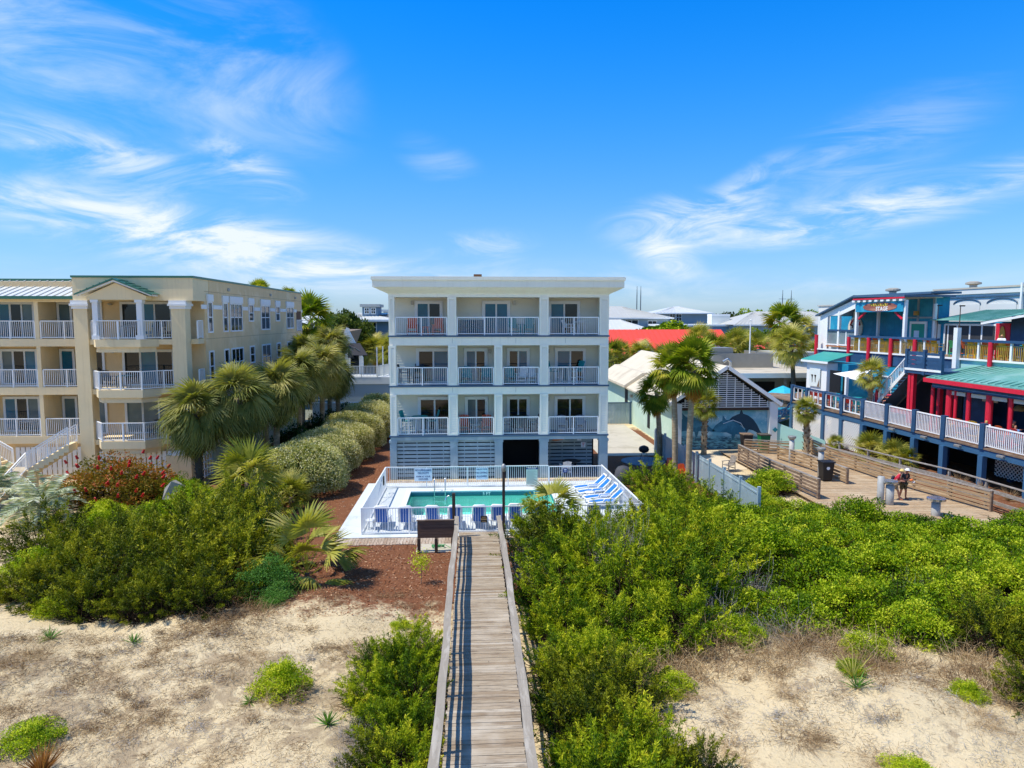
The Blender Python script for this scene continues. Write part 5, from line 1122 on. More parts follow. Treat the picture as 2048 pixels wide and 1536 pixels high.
RP(rp, 'back_wall', M_navy, lambda b: b.box(5.4, 5.6, -8, 7.0, lz(0), 6.3).box(3.2, 3.3, 4.0, 6.2, lz(4), 5.6)); RP(rp, 'dark_room', M_dark, lambda b: b.box(5.2, 5.38, -8, 3.6, lz(0), 6.2)); RP(rp, 'ceiling', M_dark, lambda b: b.prism([(1.1, 6.2, 5.72), (1.1, -8, 5.6), (5.3, -8, 6.3), (5.3, 6.2, 6.3)], (0, 0, .02)))
hs_ = rroot('hanging_sign', 'small pale hanging sign between red posts of the dining pavilion', 'sign'); RP(hs_, 'board', mat('cream blind', '#CFC9B4'), lambda b: b.box(2.2, 2.25, 2.6, 3.7, 4.75, 4.95))
for v in (1.3, -1.0):
    o = thing('pendant_lamp', 'woven pendant lamp %s in the dining pavilion' % ('left of the thick red post' if v > 0 else 'right of the thin red post'), 'lamp', RW(2.4, v, 4.45), RA); mb = MB(); mb.lathe((0, 0, 0), [(.3, 0), (.32, .1), (.15, .3), (.03, .34)], 12); mb.build('shade', mat('rattan', '#8E7A4E', .7, .15, 5), o); mb = MB(); mb.box(-.01, .01, -.01, .01, .34, 1.3); mb.build('cord', M_black, o)
# stair between the decks
sr = rroot('staircase', 'navy timber stair with white railing joining the lower and upper restaurant decks', 'staircase')
def strs(b):
    for k in range(15): f = k/14; v = 13.3-3.7*f; z = 2.7+3.4*f; b.box(1.8, 3.1, v-.16, v+.12, z, z+.05)
RP(sr, 'tread', M_slate, strs)
for u in (1.75, 3.12): RP(sr, 'stringer', M_white if u < 2 else M_navy, lambda b: b.bar((u, 13.6, 2.55), (u, 9.6, 6.25), .06, .24))
def srail(b):
    b.bar((1.75, 13.5, 3.6), (1.75, 9.65, 7.15), .09, .07)
    for k in range(26): f = k/25; v = 13.4-3.75*f; b.box(1.735, 1.765, v-.015, v+.015, 2.65+3.45*f, 3.58+3.5*f)
    for f in (0, .5, 1): v = 13.4-3.7*f; b.box(1.69, 1.81, v-.06, v+.06, 2.6+3.4*f, 3.75+3.45*f)
RP(sr, 'railing', M_rail, srail)
RP(sr, 'stair_soffit', M_slate, lambda b: b.prism([(1.85, 12.9, 2.75), (3.05, 12.9, 2.75), (3.05, 9.3, 6.1), (1.85, 9.3, 6.1)], (0, .05, -.08)))
RP(sr, 'landing', M_navy, lambda b: b.box(1.6, 5.85, 6.4, 9.6, 6.05, 6.3)); RP(sr, 'landing_edge', M_white, lambda b: b.box(1.55, 1.62, 6.35, 9.62, 6.26, 6.4))
RP(sr, 'landing_panel', M_navy, lambda b: [b.box(1.62, 1.68, 8.05, 9.45, 6.4+k*.29, 6.66+k*.29) for k in range(4)]); RP(sr, 'landing_panel', M_navy, lambda b: [b.box(1.62, 1.68, 6.5, 7.75, 6.45+k*.29, 6.6+k*.29) for k in range(4)])
for v in (9.52, 7.9, 6.42): RP(sr, 'landing_post', M_navy, lambda b: b.box(1.56, 1.76, v-.1, v+.1, 6.0, 7.68))
for v in (9.3, 9.0, 6.6): RP(sr, 'red_post', M_red, lambda b: b.box(1.7, 1.95, v-.12, v+.12, lz(v), 6.05))
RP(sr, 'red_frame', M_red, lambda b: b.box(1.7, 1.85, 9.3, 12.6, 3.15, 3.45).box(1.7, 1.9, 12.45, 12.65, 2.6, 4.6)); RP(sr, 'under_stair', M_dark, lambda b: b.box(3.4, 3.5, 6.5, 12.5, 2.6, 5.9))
# sun sail, masts
o = rroot('sun_sail', 'white shade sail stretched over the lower deck beside the small palm', 'shade sail'); RP(o, 'sail', M_white, lambda b: b.prism([(1.2, 17.0, 5.4), (1.5, 14.3, 5.05), (3.5, 15.5, 5.9)], (0, 0, .02))); RP(o, 'mast', M_white, lambda b: b.box(.9, 1.1, 14.9, 15.1, lz(15), 5.3))
for u, v, z, h, lab in ((5.7, 9.7, 9.1, 1.5, 'thin whip pole on top of the white terrace mast'), (9.0, 15.6, UZ, 3.8, 'thin black lamp mast on the upper terrace beside the white door')):
    o = thing('pole', lab, 'pole', RW(u, v, z)); mb = MB(); mb.tube([(0, 0, 0), (0, 0, h)], .03, 6); mb.build('shaft', M_woodd, o); mb = MB(); mb.box(-.05, .3, -.05, .05, h-.04, h+.05); mb.build('lamp_head', M_black, o)
# ---- stools and seats: one prototype per colour, then copies
cols = {'yellow': '#E0B022', 'orange': '#E2672A', 'teal': '#2AA3AE', 'red': '#D43B36', 'green': '#3FA35B', 'blue': '#2F6FB5', 'white': '#DCDDD8'}
protos = {}
def stool(c, loc, rz, label, group):
    if c not in protos:
        m = mat('stool '+c, cols[c], .5, .08, 3); protos[c] = adirondack('bar_stool', label, m, m, .72, 1.25, loc, -rz, 'stool', group); return
    copy_tree(protos[c], loc, rz, label, 1.0, group)
seq = ['yellow', 'yellow', 'white', 'orange', 'yellow', 'green', 'red', 'white', 'yellow', 'teal', 'orange', 'yellow']
for k in range(12): c = seq[k]; stool(c, RW(6.4, 21.2-k*.8, UZ), RA+rad(90+random.uniform(-15, 15)), c+' bar stool in the row behind the terrace rail below the STAGE sign', 'coloured stools along the terrace rail')
seq2 = ['yellow', 'yellow', 'orange', 'orange', 'yellow', 'orange', 'blue', 'yellow', 'teal', 'orange', 'yellow', 'teal']
for k in range(12): c = seq2[k]; stool(c, RW(6.4, 9.0-k*.62, UZ), RA+rad(90+random.uniform(-15, 15)), c+' bar stool behind the terrace rail right of the white mast', 'coloured stools right of the white mast')
for k in range(3): c = ('green', 'blue', 'orange')[k]; stool(c, RW(6.6, 10.9-k*.5, UZ), RA+rad(80), c+' bar stool in the gap between navy rail and white mast', 'stools in the gap')
seq3 = ['teal', 'red', 'red', 'orange', 'red', 'teal', 'blue', 'red', 'teal', 'white']
for k in range(10): c = seq3[k]; stool(c, RW(.75, 19.9-k*.85, lz(19.9-k*.85)), RA+rad(90+random.uniform(-25, 25)), c+' bar stool behind the glass railing of the lower deck', 'coloured stools on the lower deck')
seq4 = ['yellow', 'orange', 'yellow', 'red', 'orange', 'red']
for k in range(6): c = seq4[k]; stool(c, RW(.9, 4.6-k*1.0, lz(4)), RA+rad(90+random.uniform(-25, 25)), c+' bar stool between white railing and red posts of the dining pavilion', 'stools in the dining pavilion')
table('bar_table', 'teal bar table on the lower deck behind the glass railing', M_tealp, M_tealp, .4, 1.05, RW(1.6, 14.6, lz(14.6)))
table('bar_table', 'round teal umbrella table on the upper terrace near the diners', M_tealp, M_darkp, .45, 1.05, RW(7.2, 6.1, UZ))
# ================================================================ people (one skinned body each, clothing as children)
def skinfig(name, V, E, m, parent, sub=1):
    ks = list(V); me = bpy.data.meshes.new(name); me.from_pydata([V[k][:3] for k in ks], [(ks.index(a), ks.index(b)) for a, b in E], [])
    o = bpy.data.objects.new('tmp', me); COL.objects.link(o); md = o.modifiers.new('skin', 'SKIN'); md.use_smooth_shade = True
    for i, k in enumerate(ks):
        r = V[k][3]; d = me.skin_vertices[0].data[i]; d.radius = r if isinstance(r, tuple) else (r, r); d.use_root = i == 0
    ss = o.modifiers.new('sub', 'SUBSURF'); ss.levels = sub; ss.render_levels = sub
    dg = bpy.context.evaluated_depsgraph_get(); m2 = bpy.data.meshes.new_from_object(o.evaluated_get(dg)); bpy.data.objects.remove(o)
    m2.materials.clear(); m2.materials.append(m); return link(name, m2, parent)
M_skin = mat('skin', '#C98F73', .55, .06, 8); M_skin2 = mat('tanned skin', '#B5785A', .55, .06, 8)
def chain(*ks): return list(zip(ks[:-1], ks[1:]))
def fingers(V, E, hk, dirv, n, sidev):
    d = Vector(dirv).normalized(); s = Vector(sidev).normalized(); h = Vector(V[hk][:3])
    for i, L in enumerate((.075, .085, .08, .062)):
        a = '%s_f%d' % (hk, i); b = a+'t'; c = h+s*(i-1.5)*.02+d*.035
        V[a] = (*(c+d*L*.5), .0085); V[b] = (*(c+d*L*.85+Vector((0, -.02, 0))), .007); E += [(hk, a), (a, b)]
    a = hk+'_th'; V[a] = (*(h+Vector((0, -.05, 0))+d*.025), .009); E.append((hk, a))
def standing(V=None, lean=0.0, stride=.18, armL=None, armR=None):
    ly = -lean
    V = {'pel': (0, 0, .86, (.14, .11)), 'bel': (0, ly*.3, 1.0, (.145, .12)), 'che': (0, ly*.75, 1.22, (.155, .115)), 'nk0': (0, ly*1.0, 1.38, .06), 'nk': (0, ly*1.15-.02, 1.43, .052), 'hd': (0, ly*1.35-.03, 1.51, (.078, .092)), 'hd2': (0, ly*1.4-.03, 1.59, (.074, .09))}
    V['no'] = (0, ly*1.4-.125, 1.53, .014)
    E = chain('pel', 'bel', 'che', 'nk0', 'nk', 'hd', 'hd2')+[('hd', 'no')]
    for s, sg in (('L', 1), ('R', -1)):
        st = stride*sg; V['hip'+s] = (sg*.095, 0, .8, .092); V['kn'+s] = (sg*.105, -st*.55-.03, .46, .06); V['an'+s] = (sg*.105, -st+.02, .09, .042); V['to'+s] = (sg*.12, -st-.15, .035, .036)
        E += chain('pel', 'hip'+s, 'kn'+s, 'an'+s, 'to'+s)
        el, ha = (armL if s == 'L' else armR) or ((sg*.26, ly*.7+.03, 1.06), (sg*.25, ly*.7-.12, .84))
        V['sh'+s] = (sg*.185, ly*.95, 1.33, .06); V['el'+s] = (*el, .044); V['ha'+s] = (*ha, .034)
        E += chain('che', 'sh'+s, 'el'+s, 'ha'+s); dv = Vector(ha)-Vector(el); fingers(V, E, 'ha'+s, dv, 4, (0, 1, 0) if abs(dv.x) < .1 else (0, .4, 1))
    return V, E
def grow(V, ks, d): return {k: (*V[k][:3], tuple(r+d for r in V[k][3]) if isinstance(V[k][3], tuple) else V[k][3]+d) for k in ks}
def hatmesh(o, V, m, brim=.13, crown=.1, tilt=0):
    x, y, z = V['hd2'][:3]; mb = MB(); mb.lathe((x, y, z-.02), [(brim*.8, 0), (brim, .008), (crown+.005, .022), (crown, .06), (crown*.75, .105), (.01, .118)], 14); return mb.build('hat', m, o, True)
p1 = thing('person', 'person in red shirt, beige shorts and straw cap with a backpack walking on the planks', 'person', (22.05, 34.85, BZ), rad(55))
V, E = standing(lean=.2, stride=.26, armL=((.23, -.2, 1.1), (.14, -.42, 1.08)), armR=((-.24, -.08, 1.08), (-.12, -.36, 1.06)))
skinfig('body', V, E, M_skin, p1)
W1 = grow(V, ('bel', 'che', 'nk0', 'shL', 'shR', 'pel'), .022); W1['elL'] = (*(Vector(V['shL'][:3]).lerp(Vector(V['elL'][:3]), .75)), .062); W1['elR'] = (*(Vector(V['shR'][:3]).lerp(Vector(V['elR'][:3]), .75)), .062); W1['pel'] = (0, 0, .88, (.17, .14)); W1['nk0'] = (*V['nk0'][:3], .06)
skinfig('shirt', W1, chain('pel', 'bel', 'che', 'nk0')+chain('che', 'shL', 'elL')+chain('che', 'shR', 'elR'), mat('red shirt', '#C8263B', .7, .12, 6, .2, 15), p1)
def shorts(o, V, m, ext=.6):
    S = {'pel': (0, V['pel'][1], .87, (.165, .135))}
    for s in 'LR': S['hip'+s] = (*V['hip'+s][:3], .112); S['k'+s] = (*(Vector(V['hip'+s][:3]).lerp(Vector(V['kn'+s][:3]), ext)), .098)
    return skinfig('shorts', S, chain('pel', 'hipL', 'kL')+chain('pel', 'hipR', 'kR'), m, o)
def shoes(o, V, m):
    for s in 'LR':
        a = Vector(V['an'+s][:3]); b_ = Vector(V['to'+s][:3]); skinfig('shoe', {'a': (a.x, a.y+.03, .035, .05), 'b': (a.x, (a.y+b_.y)/2, .035, .048), 'c': (b_.x, b_.y-.02, .03, .04)}, [('a', 'b'), ('b', 'c')], m, o)
shorts(p1, V, mat('beige shorts', '#A89A82', .8, .1, 6), .85); shoes(p1, V, mat('sandals', '#B06A4A', .6, .1, 5)); hatmesh(p1, V, mat('straw cap', '#E0C477', .8, .1, 8), .14)
skinfig('backpack', {'a': (0, .14, 1.02, (.13, .09)), 'b': (0, .05, 1.3, (.13, .08))}, [('a', 'b')], mat('navy pack', '#23263A', .7, .15, 6), p1)
p2 = thing('person', 'person in dark top, khaki shorts and white hat holding an orange and white cloth', 'person', (22.62, 35.0, BZ), rad(20))
V, E = standing(lean=.12, stride=.1, armL=((.24, -.14, 1.1), (.12, -.36, 1.12)), armR=((-.23, -.14, 1.08), (-.04, -.38, 1.1)))
skinfig('body', V, E, M_skin2, p2); W1 = grow(V, ('bel', 'che', 'nk0', 'shL', 'shR', 'pel'), .022); W1['elL'] = (*(Vector(V['shL'][:3]).lerp(Vector(V['elL'][:3]), .7)), .06); W1['elR'] = (*(Vector(V['shR'][:3]).lerp(Vector(V['elR'][:3]), .7)), .06); W1['nk0'] = (*V['nk0'][:3], .06)
skinfig('shirt', W1, chain('pel', 'bel', 'che', 'nk0')+chain('che', 'shL', 'elL')+chain('che', 'shR', 'elR'), mat('dark shirt', '#23292E', .7, .15, 6), p2)
shorts(p2, V, mat('khaki shorts', '#5E5538', .8, .3, 5), .9); shoes(p2, V, mat('sandals', '#B06A4A')); hatmesh(p2, V, mat('white hat', '#E6E4DA', .8, .05, 8), .17)
o = thing('beach_towel', 'orange and white folded cloth held by the person in the white hat', 'towel', p2.matrix_basis @ Vector((.04, -.42, 1.02)), rad(20)); skinfig('orange_fold', {'a': (-.12, 0, .06, (.08, .06)), 'b': (.1, 0, .1, (.09, .07))}, [('a', 'b')], mat('orange cloth', '#E0783A', .8, .12, 6), o); skinfig('white_fold', {'a': (0, -.05, -.05, (.08, .04)), 'b': (.18, -.05, -.02, (.08, .05))}, [('a', 'b')], mat('white cloth', '#E4DDD2', .8, .05, 6), o)
def seated(label, loc, rz, shirt, hair, sk=M_skin, hat=None, h=.0, hairL=False):
    o = thing('person', label, 'person', loc, rz); s0 = .55+h
    V = {'pel': (0, 0, s0, (.15, .12)), 'bel': (0, .0, s0+.15, (.145, .115)), 'che': (0, -.02, s0+.38, (.16, .115)), 'nk0': (0, -.03, s0+.53, .058), 'nk': (0, -.04, s0+.58, .052), 'hd': (0, -.06, s0+.67, (.078, .092)), 'hd2': (0, -.06, s0+.75, (.074, .09)), 'no': (0, -.155, s0+.69, .014)}
    E = chain('pel', 'bel', 'che', 'nk0', 'nk', 'hd', 'hd2')+[('hd', 'no')]
    for s, sg in (('L', 1), ('R', -1)):
        V['kn'+s] = (sg*.12, -.45, s0+.02, .07); V['an'+s] = (sg*.12, -.42, s0-.4, .045); V['to'+s] = (sg*.12, -.55, s0-.44, .035); V['sh'+s] = (sg*.185, -.02, s0+.48, .06); V['el'+s] = (sg*.25, -.14, s0+.24, .044); V['ha'+s] = (sg*.14, -.4, s0+.3, .034)
        E += chain('pel', 'kn'+s, 'an'+s, 'to'+s)+chain('che', 'sh'+s, 'el'+s, 'ha'+s); fingers(V, E, 'ha'+s, (-.2*sg, -1, 0), 4, (1, 0, 0))
    skinfig('body', V, E, sk, o); W_ = grow(V, ('pel', 'bel', 'che', 'nk0', 'shL', 'shR'), .02)
    for s in 'LR': W_['el'+s] = (*(Vector(V['sh'+s][:3]).lerp(Vector(V['el'+s][:3]), .7)), .06)
    skinfig('shirt', W_, chain('pel', 'bel', 'che', 'nk0')+chain('che', 'shL', 'elL')+chain('che', 'shR', 'elR'), shirt, o)
    if hair: skinfig('hair', {'a': (0, -.035, s0+.78, (.085, .1)), 'b': (0, .01, s0+(.55 if hairL else .68), (.085, .05))}, [('a', 'b')], hair, o)
    if hat: hatmesh(o, V, hat)
    return o
H_bl = mat('blond hair', '#C9A565', .6, .15, 10); H_dk = mat('dark hair', '#2A201A', .6, .15, 10)
M_shw = mat('white shirt', '#E4E6E8', .75, .04, 6); ua = RA
seated('blond diner in white top at the upper terrace rail beside the surfboard wall', RW(6.5, 7.0, UZ+.05), RA+rad(-60), M_shw, H_bl, h=.35, hairL=True)
seated('dark haired diner in tan top on the upper terrace behind the white shirted one', RW(6.9, 5.55, UZ+.05), RA+rad(60), mat('tan top', '#D09A7C', .7, .08, 5), H_dk, h=.35)
seated('diner in white shirt and pale cap at the upper terrace rail', RW(6.4, 5.0, UZ+.05), RA+rad(70), M_shw, None, hat=mat('pale cap', '#D8D2BC', .8, .05, 8), h=.4)
seated('blond diner in white at a low table of the dining pavilion', RW(.7, 1.7, lz(1.7)), RA+rad(150), M_shw, H_bl, h=.1, hairL=True)
seated('grey haired diner in brown shirt behind the thin red post', RW(1.7, .95, lz(1)), RA+rad(20), mat('brown shirt', '#6E5A48', .7, .1, 5), mat('grey hair', '#8B8078', .6, .1, 10), M_skin2, h=.2)
seated('bald diner in blue shirt at the right edge of the dining pavilion', RW(.7, -.2, lz(0)), RA+rad(120), mat('blue shirt', '#5C86B5', .7, .08, 5), None, M_skin2, h=.15)
seated('person in red shirt seated in the shaded lower bar behind the small palm', RW(3.6, 13.6, lz(13.6)), RA+rad(-80), mat('red shirt', '#C8263B'), H_dk, M_skin2, h=.3)
seated('person in pale clothes seated at the foot of the navy stair', RW(.9, 12.4, lz(12.4)), RA+rad(-60), mat('pale top', '#CFC3A8', .7, .06, 5), H_bl, h=.0)

# ================================================================ pool furniture
def lounger(label, loc, rz, back=62, sc=1.0, group=None, sling='#1F5FB4'):
    r = thing('sun_lounger', label, 'sun lounger', loc, rz, group); ms = mat('blue sling '+sling, sling, .6, .1, 5)
    c, s = math.cos(rad(back)), math.sin(rad(back))      # lies along +y, head end at y=0
    mb = MB(); n = 7
    def pt(k, x): # profile of the bed
        if k <= 2: f = (2-k)/2; return (x, -.0-f*.8*c, .36+f*.8*s)
        f = (k-2)/4; return (x, f*1.15, .36+.03*math.sin(f*3.1)-.05*f)
    mb.add([pt(k, x) for k in range(n) for x in (-.24, .24)], [(2*k, 2*k+1, 2*k+3, 2*k+2) for k in range(n-1)]); o = mb.build('sling', ms, r); md = o.modifiers.new('s', 'SOLIDIFY'); md.thickness = .03
    mb = MB()
    for x in (-.29, .29): mb.tube([pt(k, x) for k in range(n)], .042, 8)
    mb.tube([pt(0, -.29), (-.22, pt(0, 0)[1]-.05*c, pt(0, 0)[2]+.07), (.22, pt(0, 0)[1]-.05*c, pt(0, 0)[2]+.07), pt(0, .29)], .05, 8); mb.tube([pt(6, -.29), pt(6, .29)], .035, 8)
    mb.build('frame', M_rail, r, True)
    for x in (-.29, .29):
        mb = MB(); mb.tube([(x, -.1, .4), (x*1.15, -.12, .55), (x*1.15, .42, .55), (x, .5, .36)], .03, 8); mb.build('armrest', M_rail, r, True)
        for y in (-.05, .95): mb = MB(); mb.tube([(x, y, .36), (x*1.08, y+(.06 if y > 0 else -.08), 0)], .035, 8); mb.build('leg', M_rail, r)
    return r
z_ = .062
g_ = 'loungers with their backs to the near pool fence'; l0 = lounger('lounger with blue back sling, first from the left pool fence corner', (-4.2, 31.75, z_), 0, 66, group=g_)
lab = ['lounger with blue back sling, second from the left pool fence corner', 'lounger with blue back sling, third from the left, beside a small white table', 'lounger with blue back sling just left of the shower post', 'lounger with blue back sling between shower post and dark notice', 'lounger with blue back sling right of the dark notice', 'lounger with blue back sling behind the tall lamp post', 'lounger with blue back sling partly hidden by the palm and thicket', 'lounger with blue back sling nearest the right corner, behind the thicket']
for k, (x, l) in enumerate(zip((-3.1, -1.85, -.85, .25, 1.15, 1.95, 3.0, 5.6), lab)): copy_tree(l0, (x, 31.75+random.uniform(-.08, .08), z_), rad(random.uniform(-7, 7)), l, 1.0, g_)
l1 = lounger('blue lounger with raised back, farthest of the four by the right pool fence', (6.75, 38.1, z_), rad(97), 42, 1.0, 'four loungers by the right pool fence', '#1B74C8')
for x, y, a, l in ((6.8, 37.1, 98, 'blue lounger with raised back, second from the house by the right pool fence'), (6.95, 35.9, 100, 'blue lounger with raised back, third from the house by the right pool fence'), (7.05, 34.9, 95, 'blue lounger with raised back, nearest of the four by the right pool fence')): copy_tree(l1, (x, y, z_), rad(a), l, 1.0, 'four loungers by the right pool fence')
M_wt = mat('white resin', '#E6E8E8', .5, .04, 3)
for k, (x, y, l) in enumerate(((-2.5, 31.85, 'small white resin table between the second and third loungers'), (.72, 31.8, 'small white resin table below the dark notice sign'), (6.2, 36.5, 'small white resin table between blue loungers on the right'), (-4.7, 31.9, 'small white resin table at the left pool fence corner'))): table('side_table', l, M_wt, M_wt, .26, .42, (x, y, z_), 14)
mb = MB(); mb.tube([(FX0-.0, 36.2, .35), (FX0+.03, 37.9, 1.0), (FX0+.03, 38.1, 1.05)], .012, 6); tag(mb.build('cleaning_pole', mat('blue pole', '#2A4C8A', .4, .1, 3)), 'thin blue pool cleaning pole hung on the left pool fence', 'pole')
o = thing('life_ring', 'dark hanging hook and rope on the left pool fence near the far corner', 'rope', (FX0+.06, 38.4, .5)); mb = MB(); mb.tube([(0, .12*math.cos(a), .3+.25*math.sin(a)) for a in np.linspace(0, 6.2, 16)], .03, 6); mb.build('rope_coil', M_black, o)

# ================================================================ background buildings
def block(name, label, x0, x1, y0, y1, z1, m, roof=None, mroof=None, cat='building', over=.5, ridge='x', rz=1.6, wins=(), z0=0, hip=0.0):
    c = ((x0+x1)/2, y0, 0); r = thing(name, label, cat, c); mb = MB(c); mb.box(x0, x1, y0, y1, z0, z1); mb.build('wall', m, r)
    if roof == 'flat': mb = MB(c); mb.box(x0-over, x1+over, y0-over, y1+over, z1+.002, z1+.4); mb.build('roof', mroof, r)
    if roof == 'gable':
        a, b_, e, f = x0-over, x1+over, y0-over, y1+over; ym = (e+f)/2; h = z1+rz; mb = MB(c); hh = hip*(f-e)/2
        mb.add([(a, e, z1), (b_, e, z1), (b_, f, z1), (a, f, z1), (a+hh, ym, h), (b_-hh, ym, h)], [(0, 1, 5, 4), (2, 3, 4, 5), (1, 2, 5), (3, 0, 4), (3, 2, 1, 0)])
        L = b_-a
        for k in range(int(L/.9)): x = a+.4+k*.9; t0 = 0 if not hh else 0; mb.bar((x, e, z1+.03), (min(max(x, a+hh*min(1, 1)), b_-hh) if hh else x, ym, h+.03), .05, .05)
        mb.build('roof', mroof, r)
        mb = MB(c); mb.box(a, b_, e-.04, e, z1-.25, z1+.02); mb.build('eave', M_white if mroof != M_redroof else M_redroof, r)
    for (wx0, wx1, wz0, wz1, g) in wins:
        mb = MB(c); mb.box(wx0-.12, wx1+.12, y0-.06, y0, wz0-.12, wz1+.12); w = mb.build('window', M_white, r); mb = MB(c); mb.box(wx0, wx1, y0-.075, y0-.062, wz0, wz1); mb.build('pane', g or M_glass, w)
        mb = MB(c); mb.box((wx0+wx1)/2-.04, (wx0+wx1)/2+.04, y0-.09, y0-.076, wz0, wz1).box(wx0, wx1, y0-.09, y0-.076, (wz0+wz1)/2-.04, (wz0+wz1)/2+.04); mb.build('mullion', M_white, w)
    return r
rr = block('red_roofed_building', 'long low building under a bright red metal roof behind the palms', 12, 39.5, 106, 120, 4.4, M_white, 'gable', M_redroof, rz=3.6, over=1.2)
cc = rr.location.copy()
for x in (26, 37.2): mb = MB(cc); mb.prism([(x-1.6, 104.6, 4.75), (x+1.6, 104.6, 4.75), (x, 104.6, 6.5)], (0, 5.5, 0)); d = mb.build('dormer', M_white, rr); mb = MB(cc); mb.bar((x-1.9, 104.5, 4.65), (x, 104.5, 6.65), .1, .25).bar((x+1.9, 104.5, 4.65), (x, 104.5, 6.65), .1, .25); mb.add([(x-2, 104.4, 4.6), (x, 104.4, 6.72), (x, 111, 6.72), (x-2, 111, 4.6), (x+2, 104.4, 4.6), (x+2, 111, 4.6)], [(0, 1, 2, 3), (1, 4, 5, 2)]); mb.build('dormer_roof', M_redroof, d)
block('red_roofed_building', 'small red roofed porch building behind the leaning palm', 38.3, 50, 95, 104, 4.6, M_mint, 'gable', M_redroof, rz=1.7, over=.6, hip=1.0)
fb = thing('flat_roofed_building', 'low flat roofed grey building with roof machinery behind the mural building', 'building', (31, 72, 0)); fo = (31, 72, 0)
P('roof', mat('gravel roof', '#C4B9A2', .9, .12, .6, .3, 20, col2='#A59A86', amt=.4), lambda b: b.box(23.5, 37.2, 68, 96, 4.15, 4.3), fb, fo); P('roof_edge', M_white, lambda b: b.box(23.5, 37.2, 67.9, 68, 3.85, 4.33), fb, fo); P('wall', mat('grey stained wall', '#8C9089', .8, .12, .8), lambda b: b.box(23.7, 37, 71, 95.8, 0, 4.15), fb, fo)
for x in (27.5, 31.3, 35): P('porch_post', M_wood, lambda b: b.box(x-.12, x+.12, 68.2, 68.44, 0, 4.15), fb, fo)
for x in (25, 29.2, 33): P('dark_opening', M_dark, lambda b: b.box(x, x+2.2, 70.93, 71, .4, 3.2), fb, fo)
P('parapet', M_grey, lambda b: b.box(24.5, 33.4, 76, 76.2, 4.3, 5.9).box(33.2, 33.4, 76.2, 84, 4.3, 5.9), fb, fo)
P('air_handler', M_grey, lambda b: b.box(25.6, 29, 76.5, 79, 4.35, 6.5).box(29.4, 32, 77, 79, 4.35, 5.6), fb, fo); P('duct', M_steel, lambda b: b.tube([(27.4, 75.2, 5.0), (27.9, 75.2, 5.3), (28.2, 75.2, 5.0), (28.2, 75.2, 4.35)], .2, 10), fb, fo)
P('fan_housing', M_grey, lambda b: b.tube([(26.9, 75.4, 5.1), (26.9, 75.8, 5.1)], .7, 18), fb, fo)
o = thing('flag_pole', 'bare white flagpole in front of the red roof', 'pole', (32.3, 80, 4.3)); mb = MB(); mb.tube([(0, 0, 0), (0, 0, 5.2)], [.09, .06], 8); mb.build('shaft', M_white, o); mb = MB(); mb.lathe((0, 0, 5.2), [(.1, 0), (.12, .08), (.02, .16)], 8); mb.build('finial', M_white, o)
block('white_wall_building', 'plain low white block behind the flat grey roof', 37.6, 52, 84, 94, 5.2, M_offw, 'flat', M_greyroof, over=.1)
o = thing('portable_toilet', 'blue portable toilet cabin behind the flat roof', 'cabin', (36.0, 86, 2)); mb = MB(); mb.box(-.6, .6, -.6, .6, 0, 2.9); mb.build('cabin', mat('cabin blue', '#2E6E8E', .5, .1, 2), o, bevel=.05); mb = MB(); mb.lathe((0, 0, 2.9), [(.85, 0), (.6, .25), (.02, .4)], 4); mb.build('roof', M_whiteroof, o)
um = thing('table_umbrella', 'turquoise open umbrella over a table left of the blue deck', 'umbrella', (28.7, 63, 0)); mb = MB(); mb.lathe((0, 0, 2.7), [(1.55, 0), (1.5, .06), (.75, .55), (.05, .85)], 8); mb.build('canopy', mat('turquoise cloth', '#2FB3CE', .6, .08, 3), um); mb = MB(); mb.tube([(0, 0, 0), (0, 0, 3.5)], .03, 6); mb.build('pole', M_white, um)
dk = thing('low_deck', 'low white railed terrace beside the turquoise umbrella', 'deck', (27.5, 60, 0)); P('floor', M_turq, lambda b: b.box(25.0, 31, 59.9, 66, 1.0, 1.15), dk, (27.5, 60, 0)); P('beam', M_white, lambda b: b.box(24.8, 31, 59.8, 59.9, 1.95, 2.2), dk, (27.5, 60, 0)); P('rail', M_white, lambda b: rails(b, (25, 59.9, 1.15), (31, 59.9, 1.15), .9, .3), dk, (27.5, 60, 0))
# blue grey resort blocks on the horizon
block('resort_building', 'long blue grey resort wing with pale metal roof and two white framed windows', 56.5, 84, 148, 164, 8.5, M_blueb, 'gable', M_greyroof, rz=2.9, wins=((59.4, 61, 4.8, 6.4, None), (62.8, 64.4, 4.8, 6.4, None)), hip=.9, over=.8)
block('resort_building', 'pale roofed low resort wing left of the round dark tree', 20, 39, 146, 160, 6.9, M_blueb2, 'gable', M_whiteroof, rz=2.7, hip=.95, over=.8, wins=((31.5, 33, 5.2, 6.4, M_teal), (34.5, 36, 5.2, 6.4, M_teal)))
block('resort_building', 'wide hipped resort block rising behind the low pale roof', 24, 47, 166, 186, 10.0, M_blueb, 'gable', M_greyroof, rz=2.9, hip=.95, over=1, wins=((36.5, 39.5, 7.5, 9.4, M_glass), (42.0, 44.0, 7.8, 9.2, M_glass)))
block('resort_building', 'upper resort pavilion with shallow pale hip roof and balcony', 46, 58.5, 172, 184, 11.2, M_blueb, 'gable', M_whiteroof, rz=1.7, hip=.95, over=1.2, wins=((49, 50.2, 9.2, 10.9, M_glass), (50.6, 51.8, 9.2, 10.9, M_glass)))
block('resort_building', 'flat deep blue connecting block between the resort wings', 42, 57.4, 152, 165, 8.1, M_blueb2, 'flat', M_white, over=.2)
block('roof_unit', 'white boxy air unit on the connecting resort block', 54, 58.2, 156, 159, 10.4, M_offw, cat='air unit', z0=8.5, roof='flat', mroof=M_white, over=.03)
